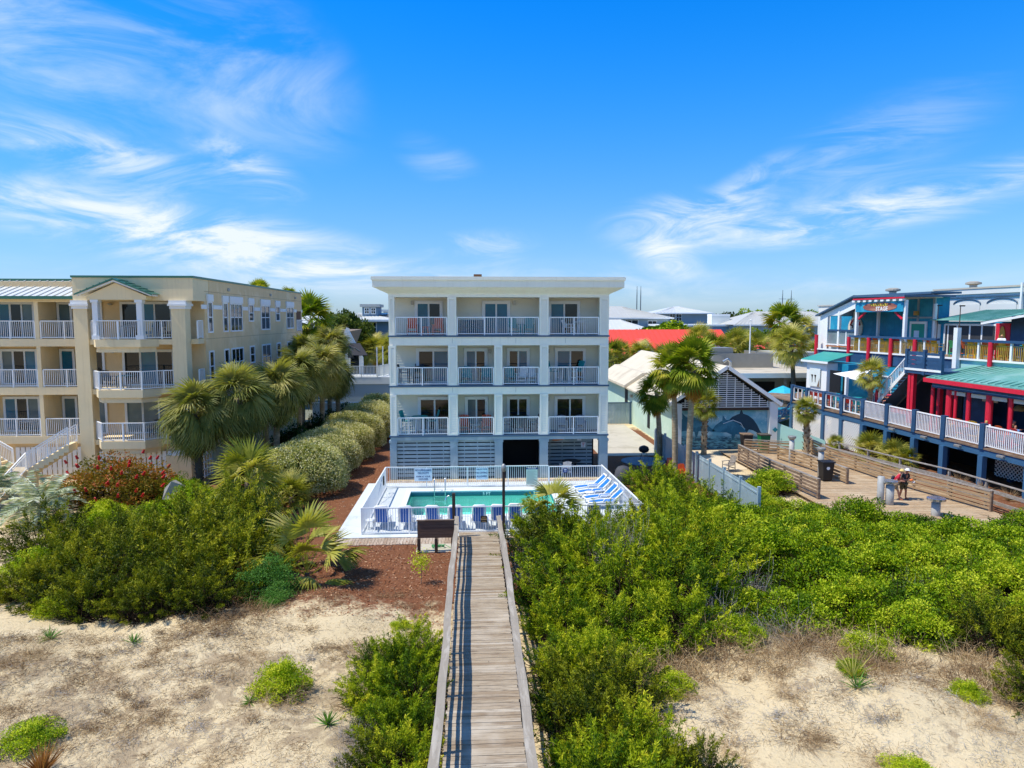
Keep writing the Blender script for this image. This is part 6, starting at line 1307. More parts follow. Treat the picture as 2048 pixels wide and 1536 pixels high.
block('resort_building', 'distant pale roof peeping left of the hipped resort block', 18, 36, 196, 210, 11.5, M_blueb, 'gable', M_greyroof, rz=2.3, hip=.95, over=1)
for x, y, h, lab, cr in ((94.4, 400, 28.5, 'left one of two thin lattice masts beside the white condominium', 0), (96.6, 400, 28.5, 'right one of two thin lattice masts beside the white condominium', 0), (180, 400, 26.5, 'left tall mast of the power line cluster', 1), (187, 404, 26.5, 'right tall mast of the power line cluster', 1), (183.4, 400, 21.5, 'short middle mast of the power line cluster', 1), (189.5, 402, 17.5, 'lowest mast with crossarms in the power line cluster', 2)):
    o = thing('power_mast', lab, 'mast', (x, y, 0)); mb = MB(); mb.tube([(0, 0, 0), (0, 0, h*.8), (0, 0, h)], [.35, .25, .1], 6); mb.build('shaft', mat('mast steel', '#5C666E', .6, .1, 1), o)
    if cr: mb = MB(); mb.box(-2.2, 2.2, -.08, .08, h*.8, h*.8+.2); mb.build('crossarm', mat('mast steel', '#5C666E'), o)
# left background
af = thing('a_frame_building', 'white steep gabled cafe front with black awning and brown roof beyond the hedges', 'building', (-13, 75, 0)); ao = (-13, 75, 0)
P('gable_wall', M_white, lambda b: b.prism([(-14.9, 75, 0), (-11.6, 75, 0), (-11.6, 75, 5.6), (-13.1, 75, 8.65), (-14.9, 75, 5.0)], (0, .3, 0)), af, ao); P('roof', mat('brown shingle', '#8D7C66', .85, .15, .8), lambda b: b.prism([(-22, 75.3, 5.6), (-14.2, 75.3, 5.6), (-13.1, 75.3, 8.4), (-20, 75.3, 8.4)], (0, 9, .1)), af, ao)
P('barge', M_trim, lambda b: b.bar((-13.1, 74.93, 8.75), (-14.95, 74.93, 4.9), .1, .35), af, ao); P('awning', mat('black canvas', '#1B1E2A', .7, .1, 3), lambda b: b.prism([(-13.2, 75, 7.1), (-11.9, 75, 7.1), (-10.9, 73.6, 5.9), (-12.5, 73.6, 5.9)], (0, 0, .06)).prism([(-13.2, 75, 7.1), (-12.5, 73.6, 5.9), (-12.5, 74.9, 5.5), (-13.2, 75, 5.6)], (.05, 0, 0)), af, ao)
P('awning_print', mat('faded print', '#7C93A0', .7, .1, 3), lambda b: b.bar((-12.35, 74.38, 6.66), (-11.75, 73.95, 6.3), .3, .012, (.3, .8, 1.0)), af, ao); P('door', M_glass, lambda b: b.box(-12.9, -12.0, 74.9, 74.98, 3.9, 6.0), af, ao); P('door_frame', M_trim, lambda b: b.box(-13.05, -12.9, 74.85, 74.99, 3.9, 6.1).box(-12.0, -11.85, 74.85, 74.99, 3.9, 6.1), af, ao)
tr_ = thing('roof_terrace', 'cream railed roof terrace in front of the white gabled cafe', 'terrace', (-11.5, 71, 0)); to = (-11.5, 71, 0)
P('deck', M_offw, lambda b: b.box(-14.3, -8.2, 70.6, 75, 3.2, 3.9), tr_, to); P('railing', M_offw, lambda b: rails(b, (-14.3, 70.6, 3.9), (-9.5, 70.6, 3.9), 1.1, .14, .05), tr_, to); P('railing', M_offw, lambda b: rails(b, (-9.5, 70.6, 3.9), (-8.0, 77, 3.9), 1.1, .14, .05), tr_, to); P('base', M_blueb, lambda b: b.box(-14.2, -8.3, 70.7, 75, 0, 3.2), tr_, to)
for x, y in ((-9.6, 71), (-9.2, 72.5), (-8.8, 74.4), (-8.5, 76)): P('pole', M_white, lambda b: b.box(x-.05, x+.05, y-.05, y+.05, 3.9, 6.9), tr_, to)
hb_ = block('beach_house', 'blue grey house with stacked windows and pale hip roof left of the condominium', -17.5, -10.5, 98, 112, 9.6, M_blueb2, 'gable', M_whiteroof, rz=1.0, hip=.9, over=1.0, wins=((-14.4, -13.3, 7.9, 9.2, M_glass), (-17.0, -16.1, 7.0, 8.2, M_glass)))
block('roof_cupola', 'small windowed cupola block on the blue grey house roof', -15.6, -13.4, 101, 105, 11.4, M_blueb2, 'flat', M_greyroof, cat='cupola', z0=10.0, over=.3, wins=((-15.2, -14.7, 10.5, 11.2, M_glass), (-14.3, -13.8, 10.5, 11.2, M_glass)))
block('white_house', 'white house half hidden behind the tall shaggy palm', -28, -19.5, 104, 114, 8.6, M_white, 'gable', M_whiteroof, rz=1.6, over=.5, wins=((-22.5, -21.3, 6.2, 7.8, M_glass),))
block('pale_house', 'far pale house with dark windows above the small palms', -16, -7, 128, 136, 11.0, M_offw, 'flat', M_whiteroof, over=.3, wins=((-12.5, -11.6, 10.0, 10.7, M_glass), (-10.5, -9.6, 10.0, 10.7, M_glass)))
f = thing('garden_wall', 'pale wall beyond the clipped hedges at the end of the mulch path', 'wall', (-8.5, 66, 0)); mb = MB((-8.5, 66, 0)); mb.box(-15, -5, 66, 66.2, 0, 1.8); mb.build('wall', M_offw, f); mb = MB((-8.5, 66, 0)); mb.box(-15.05, -4.95, 65.95, 66.25, 1.8, 1.9); mb.build('coping', M_trim, f)
# ================================================================ plants
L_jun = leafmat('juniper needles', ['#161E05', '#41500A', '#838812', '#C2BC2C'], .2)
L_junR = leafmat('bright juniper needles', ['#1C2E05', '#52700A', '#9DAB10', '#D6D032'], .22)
L_myr = leafmat('wax myrtle leaves', ['#203A05', '#557809', '#98AE10', '#D4D638'], .24)
L_brt = leafmat('bright green leaves', ['#3A5A08', '#7A980E', '#B6C41A', '#E0DE48'], .28)
L_core = leafmat('shade dark inner twigs', ['#17120C', '#241B12', '#33271A', '#4A3B2A'], .02, .95)  # near-black tones put the shade of the shrub gaps into the twigs
L_drk = leafmat('dark glossy leaves', ['#15260E', '#243D14', '#355420', '#4C6D2A'], .2, .4)
L_yau = leafmat('yaupon leaves', ['#35591F', '#4F7D2C', '#75A346', '#9CC064'], .3)
L_var = leafmat('variegated hedge leaves', ['#4E5E24', '#949A54', '#CEC684', '#F0E8C8'], .3)
L_red = leafmat('reddish shrub leaves', ['#3E3F10', '#7A7420', '#A8782E', '#BE5A3A'], .3)
L_oli = leafmat('oak leaves', ['#2A3A14', '#45571E', '#667530', '#8A8F46'], .28)
L_sab = leafmat('sabal fronds', ['#47561A', '#78812A', '#A8A544', '#D2C574'], .34, .45)
L_sab2 = leafmat('windswept sabal fronds', ['#48542A', '#7A8040', '#A6A25C', '#CFC48C'], .36, .5)
L_was = leafmat('washingtonia fronds', ['#35500F', '#5C781C', '#97A22C', '#D0BE50'], .34, .42)
L_dead = leafmat('dead fronds', ['#6B4A22', '#A0702E', '#C4923E', '#D8B25A'], .2, .8)
L_sil = leafmat('silver fronds', ['#75835F', '#9BA884', '#C0C7A8', '#DEDEC6'], .2, .5)
L_dry = leafmat('dry twigs', ['#5E4832', '#866B4C', '#A98C66', '#CBB288'], .12, .9)
L_gry = leafmat('grey dead twigs', ['#6F665E', '#8D857C', '#A9A29A', '#C2BCB4'], .1, .9)
M_flow = mat('red flowers', '#C2201C', .6, .15, 8)
def shrub(name, label, cat, fol, stem, group=None):
    r = thing(name, label, cat, (0, 0, -60), 0, group); link('foliage', fol, r)
    if stem: link('stems', stem, r)
    return r
stemA = twigs('stems_a', 1.15, 1.35, 420, 5, .02, L_core, .6, .75)
stemB = twigs('stems_b', .9, .8, 110, 5, .01, L_dry, .6, .6)
stemG = twigs('stems_g', 1.0, 1.1, 240, 6, .008, L_gry, .7, .6)
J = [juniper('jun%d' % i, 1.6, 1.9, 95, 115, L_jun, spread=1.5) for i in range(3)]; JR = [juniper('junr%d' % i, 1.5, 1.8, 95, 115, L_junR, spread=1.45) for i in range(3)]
My = [broadleaf('myr%d' % i, 1.6, 1.7, 85, 150, (.08, .05), L_myr, .34) for i in range(3)]; Br = [broadleaf('brt%d' % i, 1.5, 1.4, 90, 120, (.075, .05), L_brt, .3) for i in range(2)]
Ya = broadleaf('yau', 1.3, 2.2, 95, 120, (.06, .035), L_yau, .3); Dk = [broadleaf('drk%d' % i, 1.5, 1.9, 70, 100, (.1, .06), L_drk, .36) for i in range(2)]
PR = {}
def put(key, maker, x, y, sc=1.0, label=None, group=None, z=None, rz=None, szz=None):
    zz = ground_h(x, y) if z is None else z; r_ = random.uniform(0, 6.28) if rz is None else rz; s = sc if szz is None else (sc, sc, szz)
    if key not in PR: PR[key] = place(maker(label, group), (x, y, zz-.03), r_, s); return PR[key]
    return copy_tree(PR[key], (x, y, zz-.03), r_, label, s, group)
for i in range(3):
    globals()['mkJ%d' % i] = (lambda i: lambda l, g: shrub('juniper_shrub', l, 'shrub', J[i], stemA, g))(i); globals()['mkR%d' % i] = (lambda i: lambda l, g: shrub('juniper_shrub', l, 'shrub', JR[i], stemA, g))(i); globals()['mkM%d' % i] = (lambda i: lambda l, g: shrub('myrtle_shrub', l, 'shrub', My[i], stemA, g))(i)
mkB = [(lambda i: lambda l, g: shrub('leafy_shrub', l, 'shrub', Br[i], stemB, g))(i) for i in range(2)]; mkD = [(lambda i: lambda l, g: shrub('dark_shrub', l, 'shrub', Dk[i], stemA, g))(i) for i in range(2)]
mkJ = [mkJ0, mkJ1, mkJ2]; mkR = [mkR0, mkR1, mkR2]; mkM = [mkM0, mkM1, mkM2]
def J_(x, y, s, l, g, k=None): k = random.randrange(3) if k is None else k; return put('J%d' % k, mkJ[k], x, y, s, l, g)
def R_(x, y, s, l, g):
    k = random.randrange(3)
    if random.random() < .3: return J_(x, y, s, l, g, k)
    return put('R%d' % k, mkR[k], x, y, s, l, g)
def M_(x, y, s, l, g, sz=None):
    k = random.randrange(3)
    if g == gr2 and y < 25 and random.random() < .2: return J_(x, y, s*.95, 'olive juniper among the bright myrtles before the beach access planks', 'olive junipers among the myrtles', k)
    return put('M%d' % k, mkM[k], x, y, s, l, g, szz=sz)
def B_(x, y, s, l, g=None, sz=None): k = random.randrange(2); return put('B%d' % k, mkB[k], x, y, s, l, g, szz=sz)
def D_(x, y, s, l, g=None, sz=None): k = random.randrange(2); return put('D%d' % k, mkD[k], x, y, s, l, g, szz=sz)
gr2 = 'myrtles of the right thicket'
# left thicket
gl = 'junipers of the left thicket'; ll = 'dark olive juniper in the thicket left of the mulch bed'
for x, y, s in ((-13.8, 23.3, .7), (-12.1, 22.7, .85), (-10.6, 22.3, .62), (-9.5, 22.5, .8), (-8.4, 22.3, .7), (-14.4, 25.3, .95), (-12.3, 25.0, 1.15), (-10.2, 24.4, .95), (-8.7, 24.9, 1.2), (-13.2, 27.6, 1.1), (-10.7, 27.0, 1.4), (-8.7, 27.2, 1.05), (-15.4, 27.6, 1.0), (-12.2, 29.9, 1.2), (-9.9, 29.8, 1.35), (-15.5, 24.4, .7), (-17.2, 29.0, 1.05), (-11.4, 24.0, .7), (-9.6, 25.9, .8), (-14.6, 29.4, .9)): J_(x+random.uniform(-.2, .2), y, s, ll, gl)
gb2 = 'leafy shrubs of the left thicket'; lb = 'bright leafy shrub among the junipers left of the mulch bed'
for x, y, s in ((-13.8, 30.3, 1.1), (-14.6, 32.3, 1.1), (-12.6, 32.6, 1.2), (-16.4, 31.5, 1.0), (-13.5, 35.0, 1.3), (-11.8, 34.6, 1.1), (-11.2, 30.9, .95), (-16.6, 26.5, .9), (-13.4, 22.5, .55), (-17.6, 33.6, .9)): B_(x, y, s, lb, gb2)
for x, y, s, l in ((-10.3, 31.3, 1.15, 'dark glossy shrub at the right end of the left thicket, under the golden palm'), (-9.2, 28.9, 1.0, 'dark glossy shrub beside the mulch bed, behind the blue green shrub')): D_(x, y, s, l)
place(shrub('yaupon_shrub', 'blue green small leaved shrub with bare grey twigs left of the young fan palm', 'shrub', Ya, stemG), (-7.0, 23.6, -.02), .6, .95)
copy_tree([o for o in COL.objects if o.name.startswith('yaupon_shrub')][0], (-6.5, 22.7, -.05), 2.0, 'smaller blue green shrub touching the sand below the young fan palm', (.62, .62, .6))
# far left beds
rbm = broadleaf('redb', 2.2, 2.3, 130, 110, (.1, .05), L_red, .38)
rb_ = place(shrub('flowering_shrub', 'large reddish shrub with red flowers before the tan building', 'shrub', rbm, stemA), (-18.9, 37.2, 0), .3, (1.6, 1.15, 1.35))
for k in range(46):
    mb = MB(); d = Vector(fib(1, .0)[0]); p = Vector((d.x*1.95, d.y*1.95, .25+d.z*1.9)); mb.tube([p, p+Vector((d.x*.1, d.y*.1, .14))], [.05, .03], 5); mb.build('flower_spike', M_flow, rb_)
B_(-15.4, 37.6, 1.0, 'yellow green shrub below the tan corner base right of the red flowers', None, 1.2); B_(-14.6, 36.0, .9, 'pale green shrub around the small grey rock like cover', None, 1.0)
o = thing('grey_cover', 'pale grey boulder half hidden between yellow green shrubs', 'boulder', (-15.3, 36.4, .5)); mb = MB(); mb.add([(-.6, -.3, 0), (.5, -.4, 0), (.65, .3, 0), (-.4, .4, 0), (-.5, -.2, .55), (-.1, -.3, .95), (.4, -.2, .7), (.5, .2, .5), (-.1, .2, .9)], [(0, 1, 6, 5), (0, 5, 4), (1, 2, 7, 6), (2, 3, 8, 7), (3, 0, 4, 8), (4, 5, 8), (5, 6, 7, 8)]); mb.build('stone', mat('grey stone', '#A5A199', .9, .2, 4, .8, 8), o)
fc = feather_crown('silver_crown', L_sil, 26, 2.1, 30, .6, w=.032)
def palm(name, label, crown, h, r0, r1, loc, bark=M_bark, lean=(0, 0), rz=0.0, sc=1.0, boots=0, group=None):
    r = thing(name, label, 'palm tree', loc, rz, group); mb = MB(); n = 12; pts = [(lean[0]*f*f, lean[1]*f*f, h*f) for f in np.linspace(0, 1, n)]
    mb.tube([(0, 0, -.3)]+pts[1:], [r0*1.25]+[r0+(r1-r0)*f+.012*math.sin(f*60) for f in np.linspace(0, 1, n)][1:], 12); o = mb.build('trunk', bark, r, True)
    if boots:
        mb = MB(); 
        for k in range(boots):
            f = k/boots; z = h*(.1+.9*f); a = k*2.4; c = Vector((lean[0]*(z/h)**2, lean[1]*(z/h)**2, z)); d = Vector((math.cos(a), math.sin(a), 0)); s_ = Vector((-d.y, d.x, 0))
            mb.bar(c+d*r0*.75, c+d*(r0+.09)+Vector((0, 0, .2)), .09, .03, d)
        mb.build('leaf_boots', mat('boot bark', '#6E5A44', .9, .25, 6), r)
    c = link('crown', crown, r); c.location = (lean[0], lean[1], h); c.scale = (sc,)*3; c.rotation_euler = (0, 0, random.uniform(0, 6)); return r
palm('pindo_palm', 'silver grey feather palm left of the red flowering shrub', fc, .9, .22, .2, (-20.6, 34.0, 0), M_barkd); palm('pindo_palm', 'silver grey feather palm cut by the left edge of the picture', fc, 1.2, .22, .2, (-24.6, 36.5, 0), M_barkd, sc=.85)
SC1 = [fan_crown('sab%d' % i, L_sab2, 58, (.6, 1.0), (.75, 1.0), (-66, 80), 28, 1.05, 10, .03, L_dead, (.15, .75)) for i in range(2)]
SG = [fan_crown('sabg%d' % i, L_sab, 34, (.5, .9), (.65, .85), (-40, 80), 22, .5, 5, .03, L_dead, (.3, .95)) for i in range(2)]
WA = [fan_crown('was%d' % i, L_was, 36, (.8, 1.3), (.95, 1.25), (-55, 82), 26, .4, 30, .042, L_dead, (.15, .95), 4.4) for i in range(2)]
for i, (x, y, h, s, lab, b_) in enumerate(((-15.2, 39.2, 4.5, 1.0, 'bushy fan palm with crosshatched trunk in front of the tan corner', 1), (-13.7, 40.8, 5.2, 1.12, 'bushy fan palm second in the row along the tan side wall', 0), (-12.4, 44.4, 5.3, 1.0, 'bushy fan palm third in the row along the tan side wall', 0), (-12.1, 49.2, 6.0, 1.0, 'bushy fan palm fourth in the row along the tan side wall', 0), (-11.6, 54.2, 6.1, 1.0, 'bushy fan palm fifth in the row, behind the clipped hedges', 0), (-12.2, 60.0, 7.5, .95, 'tallest bushy fan palm at the far end of the row', 0), (-13.9, 47.4, 5.0, .85, 'shaded fan palm close to the tan wall behind the third palm', 0), (-13.5, 56.0, 6.9, .9, 'bushy fan palm squeezed behind the fifth palm', 0), (-10.9, 57.4, 5.2, .85, 'lower fan palm nearest the clipped hedges', 0))):
    palm('fan_palm', lab, SC1[i % 2], h, .19, .17, (x, y, 0), M_bark if i else M_barkd, (random.uniform(-.2, .3), random.uniform(-.2, .2)), sc=s*1.18, boots=46 if b_ else 0)
palm('tall_fan_palm', 'tall shaggy fan palm with hanging yellow skirt beyond the tan building', WA[0], 9.6, .3, .24, (-17.2, 76, 0), sc=1.45)
palm('tall_fan_palm', 'palm top just showing above the tan roof edge', WA[1], 12.6, .25, .2, (-25.5, 86, 0), sc=.9); palm('tall_fan_palm', 'second smaller palm top above the tan roof edge', WA[0], 12.2, .25, .2, (-22.5, 88, 0), sc=.7)
for i, (x, y, h, lab) in enumerate(((-15.2, 92, 5.5, 'golden palm left of three below the blue grey house'), (-12.6, 92, 5.8, 'golden palm in the middle below the blue grey house'), (-10.2, 90, 5.6, 'golden palm next to the condominium below the blue grey house'))): palm('cabbage_palm', lab, SG[i % 2], h, .2, .18, (x, y, 0), sc=1.6)
# mid-ground young palms
yp = fan_crown('young', L_sab, 19, (1.1, 1.8), (.85, 1.05), (5, 84), 26, .6, 0, .036, L_dead, (.35, .95), 3.0)
palm('young_fan_palm', 'young trunkless fan palm standing alone in the red mulch', yp, .35, .1, .1, (-6.15, 25.5, 0), M_barkd, sc=1.0)
palm('young_fan_palm', 'golden drooping fan palm behind the left thicket', SG[0], 2.0, .2, .2, (-10.6, 33.2, 0), M_barkd, sc=1.35); palm('young_fan_palm', 'low green fan palm at the foot of the first clipped hedge', SG[1], .5, .15, .15, (-9.4, 36.2, 0), M_barkd, sc=1.0)
palm('young_fan_palm', 'small fan palm with yellowing fronds in front of the right end of the pool', fan_crown('pool_palm', L_sab, 13, (.5, .9), (.8, 1.0), (-25, 80), 24, .55, 3, .034, L_dead, (.3, .9), 3.0), 1.25, .12, .1, (3.55, 30.2, 0), M_barkd, sc=1.0)
for x, y, h, sc, k, lab, le in ((12.05, 40.6, 6.8, .74, 0, 'tall fan palm with brown skirt, left of the two close trunks', (-.25, 0)), (12.65, 39.9, 7.0, .86, 1, 'tallest fan palm with dark fronds, right of the two close trunks', (.15, 0)), (13.0, 47.6, 4.7, .72, 0, 'shorter fan palm with brown skirt left of the twin trunks', (-.3, 0))):
    palm('washington_palm', lab, WA[k], h, .19, .14, (x, y, 0), M_bark, le, sc=sc)
palm('cabbage_palm', 'small palm with booted trunk in front of the mural', SG[0], 3.6, .2, .17, (16.5, 48.6, 0), M_bark, sc=.85, boots=36); palm('cabbage_palm', 'small topped palm with booted trunk before the white lattice', SG[1], 3.3, .21, .16, (22.8, 46.1, .2), M_bark, (-.1, 0), sc=.7, boots=44)
palm('cabbage_palm', 'small palm growing through the lower deck beside the shade sail', SG[0], 3.0, .17, .14, RW(.9, 12.1, lz(12)), M_bark, sc=.85)
palm('leaning_palm', 'leaning palm with thin dark trunk behind the deck corner', SG[1], 7.2, .24, .18, (31.2, 66, 0), M_barkd, (-.5, 0), sc=1.5); palm('tall_fan_palm', 'ragged golden fan palm above the leaning palm', WA[1], 9.2, .3, .25, (43.5, 96, 0), sc=1.5)
for i, (x, y, h, s, lab) in enumerate(((18.0, 90, 4.5, 1.8, 'palm before the red roof nearest the condominium'), (22.0, 90, 4.9, 1.6, 'palm before the red roof, second from the condominium'), (31.5, 96, 6.6, 1.7, 'palm crown reaching the red ridge behind the tall trunks'), (30.2, 86, 5.6, 1.9, 'palm before the red roof right of the tall trunks'), (33.6, 88, 6.0, 1.7, 'palm left of the bare flagpole'), (35.2, 90, 5.6, 1.7, 'palm directly behind the bare flagpole'), (38.0, 92, 5.6, 1.7, 'palm right of the bare flagpole'), (44.5, 88, 4.8, 1.7, 'palm between leaning palm and stage pavilion'), (50.0, 104, 8.0, 1.7, 'palm touching the stage pavilion roof line'), (26.5, 92, 4.6, 1.5, 'low palm before the middle of the red roof'), (20.2, 94, 5.0, 1.3, 'palm behind the second palm before the red roof'), (24.4, 88, 4.6, 1.5, 'small palm above the tan mural roof ridge'), (36.8, 94, 6.4, 1.5, 'taller palm behind the flagpole row'), (41.0, 92, 5.0, 1.6, 'palm before the small red roofed porch'), (16.0, 86, 4.8, 1.3, 'palm peeking out beside the condominium wall'))): palm('cabbage_palm', lab, SG[i % 2], h, .22, .18, (x, y, 0), sc=s)
# hedges
def hedge(n, R, Ry, H, ph=0):
    d = fib(n, -.35); r = RNG.uniform(.9, 1.04, n)*(1+.04*np.sin(d[:, 0]*6+d[:, 1]*5+ph)+.035*np.sin(d[:, 2]*7+d[:, 0]*3+2*ph)+.02*np.sin(d[:, 1]*13+ph)); ex = np.sign(d)*np.abs(d)**.82
    P_ = ex*r[:, None]*np.array([R, Ry, H*.62]); P_[:, 2] += H*.40; P_[:, 2] = np.maximum(P_[:, 2], .05)
    Q_ = leaves(P_, d*.6+RNG.normal(size=d.shape)*.7, RNG.uniform(.07, .12, n), RNG.uniform(.045, .075, n)); P2 = P_*np.array([.9, .9, .93])
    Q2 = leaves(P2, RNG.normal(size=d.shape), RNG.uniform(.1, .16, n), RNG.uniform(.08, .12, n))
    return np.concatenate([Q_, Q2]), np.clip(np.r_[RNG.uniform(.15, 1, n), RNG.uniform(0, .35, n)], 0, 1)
hm, hm2 = [quadmesh('hedge_leaves', *hedge(15000, 2.4, 2.3, 2.5, q), L_var) for q in (0, 1.9)]; hst = twigs('hedge_stems', 1.7, 1.8, 200, 5, .02, L_core, .5, .7)
h0 = shrub('clipped_hedge', 'large clipped cream flecked hedge mound nearest the pool', 'hedge', hm, hst); place(h0, (-9.7, 39.4, -.05), .2, (1.06, 1.02, 1.1))
for x, y, s, a, l in ((-9.35, 44.0, (.95, .9, 1.08), 1.2, 'second clipped cream flecked hedge mound from the pool'), (-8.95, 48.2, (.85, .9, 1.05), 2.5, 'third clipped cream flecked hedge mound, beside the mulch path'), (-8.9, 52.4, (.95, .9, 1.1), 3.9, 'fourth clipped cream flecked hedge mound, halfway along the mulch path'), (-8.4, 57.0, (.9, 1, 1.2), 5.0, 'fifth clipped cream flecked hedge mound, near the far end'), (-8.0, 61.5, (.85, .9, 1.25), .4, 'farthest clipped cream flecked hedge mound before the pale wall')):
    h_ = copy_tree(h0, (x, y, -.05), a, l, s)
    if int(y) % 2: [setattr(c, 'data', hm2) for c in COL.objects if c.parent == h_ and c.name.startswith('foliage')]
for x, y, s, sz, l in ((-12.2, 44.0, .85, .75, 'low dark shrub between the palms and the second hedge mound'), (-12.5, 49.0, 1.1, 1.6, 'tall dark cone shrub under the third palm'), (-11.6, 53.0, 1.1, 1.7, 'tall dark shrub under the fourth palm'), (-10.8, 59.0, 1.3, 1.7, 'dark shrub in the shade behind the fifth palm'), (-13.0, 41.8, .7, .7, 'low dark shrub at the foot of the second palm'), (9.6, 60.5, .9, 1.1, 'dark shrub in the side yard by the blue gate fence')): D_(x, y, s, l, None, sz)
for x, y, s, sz, l in ((-9.6, 64, 1.0, 1.9, 'bright green small tree left of the two beyond the hedges'), (-7.6, 64.5, 1.4, 2.0, 'bright green rounded tree beside the condominium wall'), (-6.2, 63, 1.2, 1.7, 'bright green bush touching the condominium corner')): B_(x, y, s, l, None, sz)
# right thicket
gr1, lr1 = 'junipers of the right thicket', 'yellow green feathery juniper in the thicket right of the boardwalk'; gr2, lr2 = 'myrtles of the right thicket', 'bright green myrtle in the thicket before the beach access planks'
for x, y, s in ((3.25, 29.0, 1.1), (3.35, 27.2, 1.05), (4.6, 27.4, 1.0), (2.9, 25.2, .9), (4.4, 24.8, 1.1), (6.2, 30.2, .8), (7.6, 29.4, .95), (6.2, 27.0, 1.0), (8.3, 27.0, 1.4), (6.4, 24.4, 1.1), (8.4, 24.2, 1.45), (2.9, 22.6, .95), (4.8, 22.2, 1.0), (6.8, 21.8, 1.25), (2.8, 20.4, .8), (4.3, 20.0, .85), (6.0, 19.6, .9), (9.7, 29.8, 1.0), (9.9, 37.4, 1.05), (10.7, 38.0, .8), (9.4, 34.2, .75), (10.6, 35.0, .85), (9.3, 32.0, .85), (11.3, 32.6, .95)) : R_(x+random.uniform(-.2, .2), y, s, lr1, gr1)
for x, y, s in ((11.6, 30.4, 1.05), (13.2, 30.8, 1.0), (12.0, 28.2, 1.25), (14.0, 28.6, 1.2), (15.8, 29.2, 1.05), (15.6, 31.2, 1.0), (17.5, 30.2, 1.15), (18.9, 28.6, 1.1), (11.8, 25.6, 1.2), (13.8, 26.0, 1.2), (15.8, 26.4, 1.15), (17.8, 26.6, 1.15), (19.8, 26.8, 1.15), (12.4, 23.2, 1.15), (14.4, 23.6, 1.1), (16.4, 23.8, 1.1), (18.4, 24.2, 1.05), (20.4, 24.6, 1.0), (10.2, 20.4, .95), (12.0, 20.8, 1.0), (13.8, 20.8, 1.0), (15.6, 21.0, 1.0), (17.4, 21.4, 1.05), (19.4, 21.8, 1.0), (21.4, 26.0, 1.15), (23.8, 27.8, 1.15), (22.8, 24.2, 1.1), (12.6, 18.8, .8), (14.4, 18.4, .85), (16.4, 18.8, .95), (18.2, 19.0, 1.0), (8.6, 21.2, .9), (25.4, 27.4, 1.1), (21.4, 22.0, 1.05), (14.6, 33.0, .8), (12.2, 34.0, .7), (14.6, 35.2, .7), (15.6, 16.8, .85), (17.2, 16.9, .9), (13.6, 15.4, .6), (14.8, 15.0, .75), (16.2, 15.2, .8), (17.6, 15.2, .85), (19.2, 17.2, 1.0), (20.6, 19.4, 1.05), (22.6, 20.8, 1.1), (24.8, 22.6, 1.1), (25.6, 25.0, 1.1), (27.4, 24.6, 1.1), (27.6, 27.4, 1.0), (21.4, 17.6, 1.0), (24.0, 18.8, 1.1), (26.6, 21.2, 1.1), (29.4, 23.6, 1.1), (29.0, 19.8, 1.1), (19.6, 15.0, .9)): M_(x+random.uniform(-.25, .25), y, s, lr2, gr2, s*random.uniform(.85, 1.05))
M_(16.6, 37.6, .95, 'bright green shrub squeezed between the blue fence and brown slat fence', None)
# lower front edge
tw = [twigs('dry%d' % i, .95, .75, 420, 6, .006, (L_dry, L_gry)[i], .7, .7) for i in range(2)]
def mkT(i): return lambda l, g: (lambda r: (link('twigs', tw[i], r), r)[1])(thing('dry_bush', l, 'bush', (0, 0, -60), 0, g))
def T_(x, y, s, l, g, i=0, sz=None): return put('T%d' % i, mkT(i), x, y, s, l, g, szz=sz)
gd, ldd = 'dry bushes at the thicket edge', 'bare brown twig bush at the sandy edge of the right thicket'
for x, y, s in ((3.4, 17.8, 1.1), (4.6, 17.2, 1.2), (6.2, 17.6, 1.1), (7.2, 18.4, 1.2), (8.0, 17.4, 1.0), (9.2, 17.9, 1.1), (10.2, 16.9, 1.0), (11.2, 17.2, 1.1), (2.4, 18.6, .9), (12.6, 16.4, 1.0), (14.0, 15.6, 1.0), (9.9, 18.6, 1.2), (13.4, 17.2, 1.0), (12.9, 15.4, .9), (13.9, 14.4, .8), (15.2, 14.0, .8), (3.2, 15.4, .9), (5.2, 18.2, 1.0)): T_(x, y, s, ldd, gd, 0, s*1.0)
gg, lg = 'grey dead twigs in the thicket', 'grey dead twig tangle poking out of the right thicket'
for x, y, s, z in ((5.0, 25.9, 1.2, 1.4), (5.6, 27.8, 1.0, 1.5), (2.3, 26.6, .9, 1.2), (14.6, 21.6, .8, 1.6), (18.6, 25.4, .8, 1.6), (20.6, 23.2, 1.0, 1.5), (12.6, 29.6, .6, 1.7), (9.0, 19.2, 1.1, 1.1), (19.0, 20.4, 1.0, 1.3), (2.0, 17.0, .9, .9), (5.4, 25.0, 1.3, 1.9), (5.9, 26.2, 1.2, 2.0), (9.2, 22.4, 1.1, 1.7), (7.4, 20.2, 1.0, 1.5), (2.1, 24.8, .9, 1.3), (22.2, 24.8, 1.1, 1.5), (20.0, 21.0, 1.1, 1.4), (17.6, 22.6, .8, 1.6), (9.6, 24.2, .9, 1.2)): T_(x, y, s, lg, gg, 1, s*z*1.1)
g3, l3 = 'low green shrubs at the thicket edge', 'low yellow green shrub at the sandy edge of the right thicket'
for x, y, s in ((3.2, 16.4, .62), (2.5, 14.6, .6), (5.0, 18.9, .7), (7.6, 18.9, .6), (10.9, 18.0, .55), (2.4, 12.9, .55), (5.0, 16.7, .45), (9.6, 16.6, .3), (12.0, 15.6, .35), (3.6, 19.0, .7)): B_(x, y, s, l3, g3)
g4, l4 = 'low junipers in the right foreground', 'bright low juniper on the sand right of the boardwalk'
